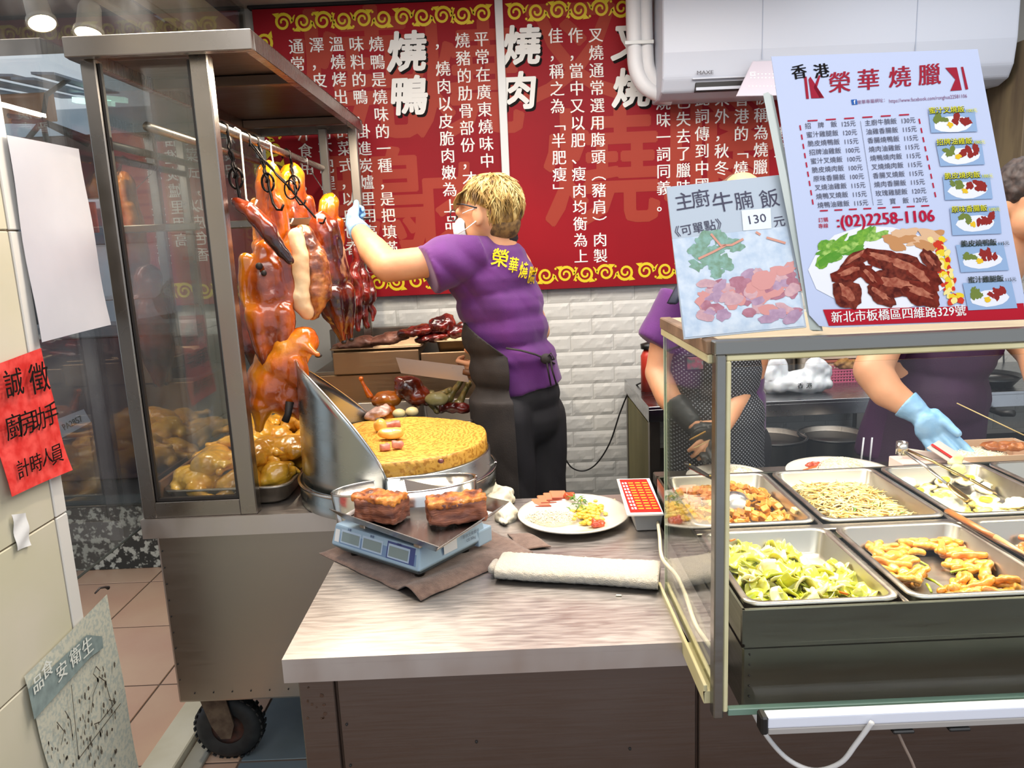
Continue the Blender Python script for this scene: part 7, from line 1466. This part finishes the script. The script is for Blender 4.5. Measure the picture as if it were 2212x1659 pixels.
# pink basket, paper stack, brown bundle
bk = thing('basket', 'small pink plastic basket at the back of the steel table', 'basket', tuple(P(1822, 825, Z=.90)))
c = P(1825, 822, Z=.90); c.y = 3.2; w_, d_, h_ = .075, .05, .05; mb = MB()
for i in range(13):
    x = c.x - w_ + i * w_ * 2 / 12; mb.box((x - .002, c.y - d_, .902), (x + .002, c.y - d_ + .003, .902 + h_)); mb.box((x - .002, c.y + d_ - .003, .902), (x + .002, c.y + d_, .902 + h_))
for k in range(5): z = .902 + k * h_ / 4; mb.box((c.x - w_, c.y - d_ - .001, z - .002), (c.x + w_, c.y - d_ + .004, z + .002)); mb.box((c.x - w_ - .001, c.y - d_, z - .002), (c.x - w_ + .004, c.y + d_, z + .002)); mb.box((c.x + w_ - .004, c.y - d_, z - .002), (c.x + w_ + .001, c.y + d_, z + .002)); mb.box((c.x - w_, c.y + d_ - .004, z - .002), (c.x + w_, c.y + d_ + .001, z + .002))
put('lattice', mb.mesh(), mat('pink_plastic', 'd8688a', .4), bk)
ps = thing('box_stack', 'stack of flat folded takeaway boxes against the wall', 'box stack', (P(1812, 770, Y=3.3).x, 3.32, .90)); x0 = P(1765, 770, Y=3.3).x; x1 = P(1862, 770, Y=3.3).x
for i in range(12): put('folded_box', bbox((x0 + rnd.uniform(-.008, .008), 3.26, .902 + i * .016), (x1 + rnd.uniform(-.008, .008), 3.42, .914 + i * .016), .001), mat('folded_box_' + 'abc'[i % 3], ('d9b39a', 'c47a68', 'dfcdb6')[i % 3], .6), ps)
put('noodle_bundle', blob([('e', P(1828, 785, Y=3.2), (.05, .03, .02))], .004, 1, ndisp(.014, 60)), mat('brown_twine', '8b6334', .8, col2='a8804a', nscale=60), None, label='small brown tangled bundle above the pink basket', cat='bundle')
# woks and cauldrons on the lower shelf
for i, (x, y, r, lb) in enumerate(((1665, 945, .125, 'black-rimmed steel cauldron right of the dotted apron'), (1800, 940, .12, 'steel cauldron left of the plum shirt'))):
    c = P(x, y, Y=2.72); z0 = c.z; e = thing('cauldron', lb, 'pot', (c.x, 2.72, z0 - .30), 'steel cauldrons under the table')
    put('body', MB().lathe([(.001, -.30), (r * .9, -.30), (r * .95, -.28), (r, 0), (r * 1.04, .004), (r * .97, .006), (r * .93, -.05), (.001, -.06)], (c.x, 2.72, z0), 40).mesh(), MSD, e)
    put('rim', MB().tube([(c.x + r * 1.02 * math.cos(k * PI / 24), 2.72 + r * 1.02 * math.sin(k * PI / 24), z0 + .004) for k in range(49)], .005, 6).mesh(), mat('black_enamel', '141312', .3), e)
    put('contents', MB().lathe([(.001, -.012), (r * .985, -.012), (r * .985, -.03)], (c.x, 2.72, z0), 32).mesh(), mat('dark_broth', '1d1712', .35), e)
    put('stand', MB().lathe([(r * .8, -z0), (r * .8, -.30), (r * .82, -.30), (r * .82, -z0)], (c.x, 2.72, z0), 24).mesh(), mat('black_enamel', '141312', .3), e)
# pan handle and skewer on the right
hd_ = thing('frying_pan', 'black-handled frying pan on the back table right of the plum shirt', 'pan', tuple(P(2180, 905, Z=.90)))
c = P(2200, 915, Y=2.70); put('bowl', MB().lathe([(.001, 0), (.09, 0), (.12, .04), (.123, .042), (.09, .004), (.001, .004)], (c.x + .05, 2.98, .902), 36).mesh(), mat('black_enamel', '141312', .3), hd_)
put('handle', MB().tube([P(2140, 885, Y=2.86), P(2165, 892, Y=2.80), P(2190, 893, Y=2.76)], [.010, .014, .013], 10).mesh(), mat('black_plastic', '191817', .4), hd_)
sk2 = MB().tube([P(2067, 871, Y=2.2), P(2212, 940, Y=2.05)], .0018, 6); sk2.put('skewer', mat('skewer_pale', 'c9b27a', .5), None, label='long thin wooden skewer rising above the open box', cat='skewer')
# red handled thing left of worker's arm
rdx = thing('hand_sprayer', 'red bottle with black cap behind the dotted-apron worker', 'bottle', tuple(P(1392, 850, Y=3.2)))
c = P(1392, 800, Y=3.15); put('body', MB().lathe([(.001, 0), (.035, 0), (.035, .15), (.02, .18), (.001, .18)], (c.x + .02, 3.15, .90), 20).mesh(), mat('red_plastic', 'c43a2a', .4), rdx); put('cap', MB().lathe([(.001, .18), (.034, .18), (.036, .20), (.001, .21)], (c.x + .02, 3.15, .90), 20).mesh(), mat('black_plastic', '191817', .4), rdx)
# dark shelf unit at the right end
su2 = thing('shelf_unit', 'dark wooden shelf unit on the wall at the far right', 'shelf', (2.3, 3.4, 1.6))
M_dw = mat('weathered_wood_frame', '7a6b50', .7, col2='57493a', nscale=14, stretch=(1, 1, .2))
for x in (2.12, 2.36, 2.62): put('upright', bbox((x - .018, 3.18, 1.55), (x + .018, 3.44, 2.25), .003), M_dw, su2)
for z in (1.62, 1.90, 2.22): put('shelf_board', bbox((2.12, 3.20, z), (2.62, 3.44, z + .02), .003), M_dw, su2)
put('back_board', bbox((2.10, 3.44, 1.55), (2.64, 3.46, 2.25), .002), mat('dark_navy_board', '161a26', .5), su2)
for x, z in ((2.20, 1.92), (2.29, 1.92), (2.46, 1.92), (2.22, 1.64), (2.47, 1.64)): put('dark_crate', bbox((x - .035, 3.24, z), (x + .035, 3.40, z + .18), .004), mat('dark_crate', '11131b', .4), su2)

# ================================================================ BEYOND THE WINDOW (ARCADE AND STREET)
struct('arcade_floor', MB().box((-9, 3.78, -.06), (-1.1, 14, -.01)).mesh(), mat('grey_paving', '55504e', .6, col2='464241', nscale=3))
struct('arcade_ceiling', MB().box((-5, 2.4, 2.95), (-1.1, 5.6, 3.0)).mesh(), mat('dark_arcade_ceiling', '5a4c4b', .8, col2='6d5f5d', nscale=2))
pg = thing('street_pillar', 'pale grey square pillar with small stickers seen through the display glass', 'pillar', (-1.95, 4.3, 0))
x0, x1 = P(345, 400, Y=4.3).x, P(425, 400, Y=4.3).x
put('shaft', bbox((x0, 4.3, 0), (x1, 4.5, 2.95), .01), mat('pale_grey_pillar', 'a9b3b8', .6, col2='94a0a4', nscale=3), pg)
stk = Sheet((0, 4.298, 1.5), (1, 0, 0), (0, 0, 1)); q = random.Random(9)
for i in range(14):
    y = 455 + i * 17; x = 396 + i * 2.1; a, b_ = stk.hit(x, y); w_ = q.uniform(.02, .035); stk.poly('s%d' % (i % 3), [(a - w_, b_ - .012), (a + w_, b_ - .012), (a + w_, b_ + .008), (a - w_, b_ + .008)], .001)
for i, c_ in enumerate(('b5564a', '5b6f9a', 'd0cfc8')): flush(stk, 's%d' % i, 'sticker', mat('sticker_%s' % 'abc'[i], c_, .5), pg)
st_ = thing('market_stall', 'dark maroon market stall front across the arcade seen through the glass', 'stall', (-3, 5.2, 0))
put('counter_front', bbox((-5.2, 5.2, 0), (-1.55, 5.35, 1.02), .01), mat('maroon_stall', '46343a', .6, col2='574248', nscale=2), st_)
put('stall_band', bbox((-5.2, 5.17, 1.02), (-1.55, 5.5, 1.10), .01), mat('grey_stall_top', '7d7c80', .5), st_)
put('fascia', bbox((-5.2, 5.2, 1.95), (-1.55, 5.3, 2.35), .01), mat('brown_fascia', '6d5552', .6, col2='8a6e64', nscale=2), st_)
put('back_panel', bbox((-9.5, 10.0, 0), (-2.0, 10.1, 3.4), .01), mat('pale_street_wall', 'c3ccd2', .7, col2='a9b7c0', nscale=2), st_)
for i, (px, py, pw, h_, c_, lb) in enumerate(((192, 470, 30, .12, 'b2383a', 'red and white shop sign across the street'), (225, 415, 120, .05, '8fc3c8', 'pale turquoise awning strip across the street'), (300, 455, 100, .16, '6d5b55', 'brown board with vertical characters across the street'))):
    c = P(px, py, Y=6.2); put('shop_sign', bbox(c - Vector((S(pw, 6.2) / 2, 0, h_)), c + Vector((S(pw, 6.2) / 2, .03, h_)), .005), mat('sign_' + 'abc'[i], c_, .5), None, label=lb, cat='sign', group='signs across the street')
cv = thing('parked_van', 'white van parked across the street seen through the glass', 'van', tuple(P(240, 520, Y=7)))
c = P(240, 545, Y=7.4); z_ = c.z - .45
put('body', bevel(MB().prism([(c.x + a, z_ + b) for a, b in ((-1.0, 0), (1.0, 0), (1.05, .5), (.7, .95), (-.9, .98), (-1.05, .5))], 7.2, 8.8, 'y').mesh(), .05, 2), mat('white_van_paint', 'e8edf2', .3), cv)
put('windscreen', bbox((c.x - .85, 7.17, z_ + .52), (c.x + .55, 7.20, z_ + .85), .01), mat('van_window', '5c6b80', .1), cv)
for dx in (-.7, .7): put('wheel', MB().lathe([(.001, 0), (.2, 0), (.28, .02), (.28, .16), (.2, .18), (.001, .18)], (c.x + dx, 7.2, z_), 20, M=Matrix.Rotation(-PI / 2, 3, 'X')).mesh(), mat('black_rubber_tyre', '1c1e1f', .6), cv)
aw = thing('corrugated_awning', 'blue grey corrugated metal awning outside above the paper sheet', 'awning', (-2.6, 4.2, 2.4)); mb = MB()
for i in range(22):
    x = -4.3 + i * .10; mb.bar((x, 3.9, 2.42 + (i % 2) * .02), (x - .5, 5.6, 2.66 + (i % 2) * .02), .10, .012)
put('corrugated_sheet', mb.mesh(), mat('blue_grey_metal', '8796a8', .4, .4, col2='6f7d90', nscale=6), aw)
put('orange_tarpaulin', bbox(P(-60, 268, Y=4.3), P(112, 200, Y=4.32) + Vector((0, .02, 0)), .004), mat('orange_tarpaulin', 'c98a55', .7, col2='b97a4a', nscale=4), None, label='orange tarpaulin strip hanging outside above the paper sheet', cat='tarpaulin')
ub = MB(); hub = P(92, 262, Y=4.0)
for a in ((20, 250), (30, 262), (190, 312), (330, 350), (60, 300), (102, 310)): ub.tube([hub, P(a[0], a[1], Y=4.2)], .014, 6)
ub.tube([hub, P(100, 205, Y=4.1), P(150, 170, Y=4.3)], .012, 6); ub.put('folded_truss', mat('dark_iron', '2c2829', .6), None, label='dark iron bracing outside above the paper sheet', cat='bracing')
for i, (px, py, Y_, lb) in enumerate(((210, 225, 5.0, 'left of the two glowing tube lamps outside'), (238, 218, 5.0, 'right of the two glowing tube lamps outside'))):
    c = P(px, py, Y=Y_); MB().bar(c - Vector((.14, 0, -.03)), c + Vector((.10, .0, -.0)), .05, .03).put('lamp_reflection_bar', mat('reflected_lamp_glow', 'e4f6ef', .4, emit='d8fff0', estr=1.6), None, label=lb, cat='lamp', group='tube lamps outside')  # glowing bars stand in for lamp reflections in the window glass
# soffit beams over the trolley
M_bm = mat('lightened_beige_beam', 'f0dfbc', .6, col2='e2cda4', nscale=3)  # pale base colour stands in for light on the beams
for i, (x, z, w_) in enumerate(((-1.44, 2.47, .05), (-1.34, 2.50, .05), (-1.18, 2.45, .13))):
    struct('trim_%d' % (5 + i), bbox((x - w_ / 2, 1.2, z), (x + w_ / 2, 3.5, z + .06), .004), M_bm)
struct('trim_8', bbox((-1.60, 1.2, 2.56), (-1.09, 3.5, 2.62), .004), mat('painted_gap_shade', '1d1716', .9))  # near-black board paints the shade between the beams
# spotlights
for i, (px, py, lb) in enumerate(((88, 40, 'white track spotlight with glowing face at the top left corner'), (192, 62, 'white spotlight just above the corner of the trolley hood'))):
    c = P(px, py, Y=2.75); e = thing('spotlight', lb, 'spotlight', tuple(c), 'track spotlights')
    d_ = Vector((.35 if i == 0 else .0, -.35, -1)).normalized(); rotm = Vector((0, 0, -1)).rotation_difference(d_).to_matrix()
    put('head', MB().lathe([(.001, .09), (.03, .09), (.036, .075), (.040, .0), (.047, -.005), (.047, -.02), (.042, -.02)], c, 24, M=rotm).mesh(), mat('white_lamp_housing', 'd5cabd', .4), e)
    put('glowing_face', MB().lathe([(.001, -.019), (.042, -.0185)], c, 24, M=rotm).mesh(), mat('lamp_glow', 'fff3d6', .5, emit='ffedc4', estr=9), e)
    lp_ = bpy.data.lights.new('spotlight_beam', 'SPOT'); lp_.energy = 22; lp_.spot_size = R(100); lp_.spot_blend = .6; lp_.shadow_soft_size = .05; lp_.color = (1, .88, .72)
    lo_ = bpy.data.objects.new('spotlight_beam', lp_); COL.objects.link(lo_); lo_.location = c + d_ * .05; lo_.rotation_euler = Vector((0, 0, -1)).rotation_difference(d_).to_euler()
    put('stem', MB().tube([c + rotm @ Vector((0, 0, .08)), (c.x - .01, c.y, 2.95)], .009, 8).mesh(), mat('white_lamp_housing', 'd5cabd', .4), e)
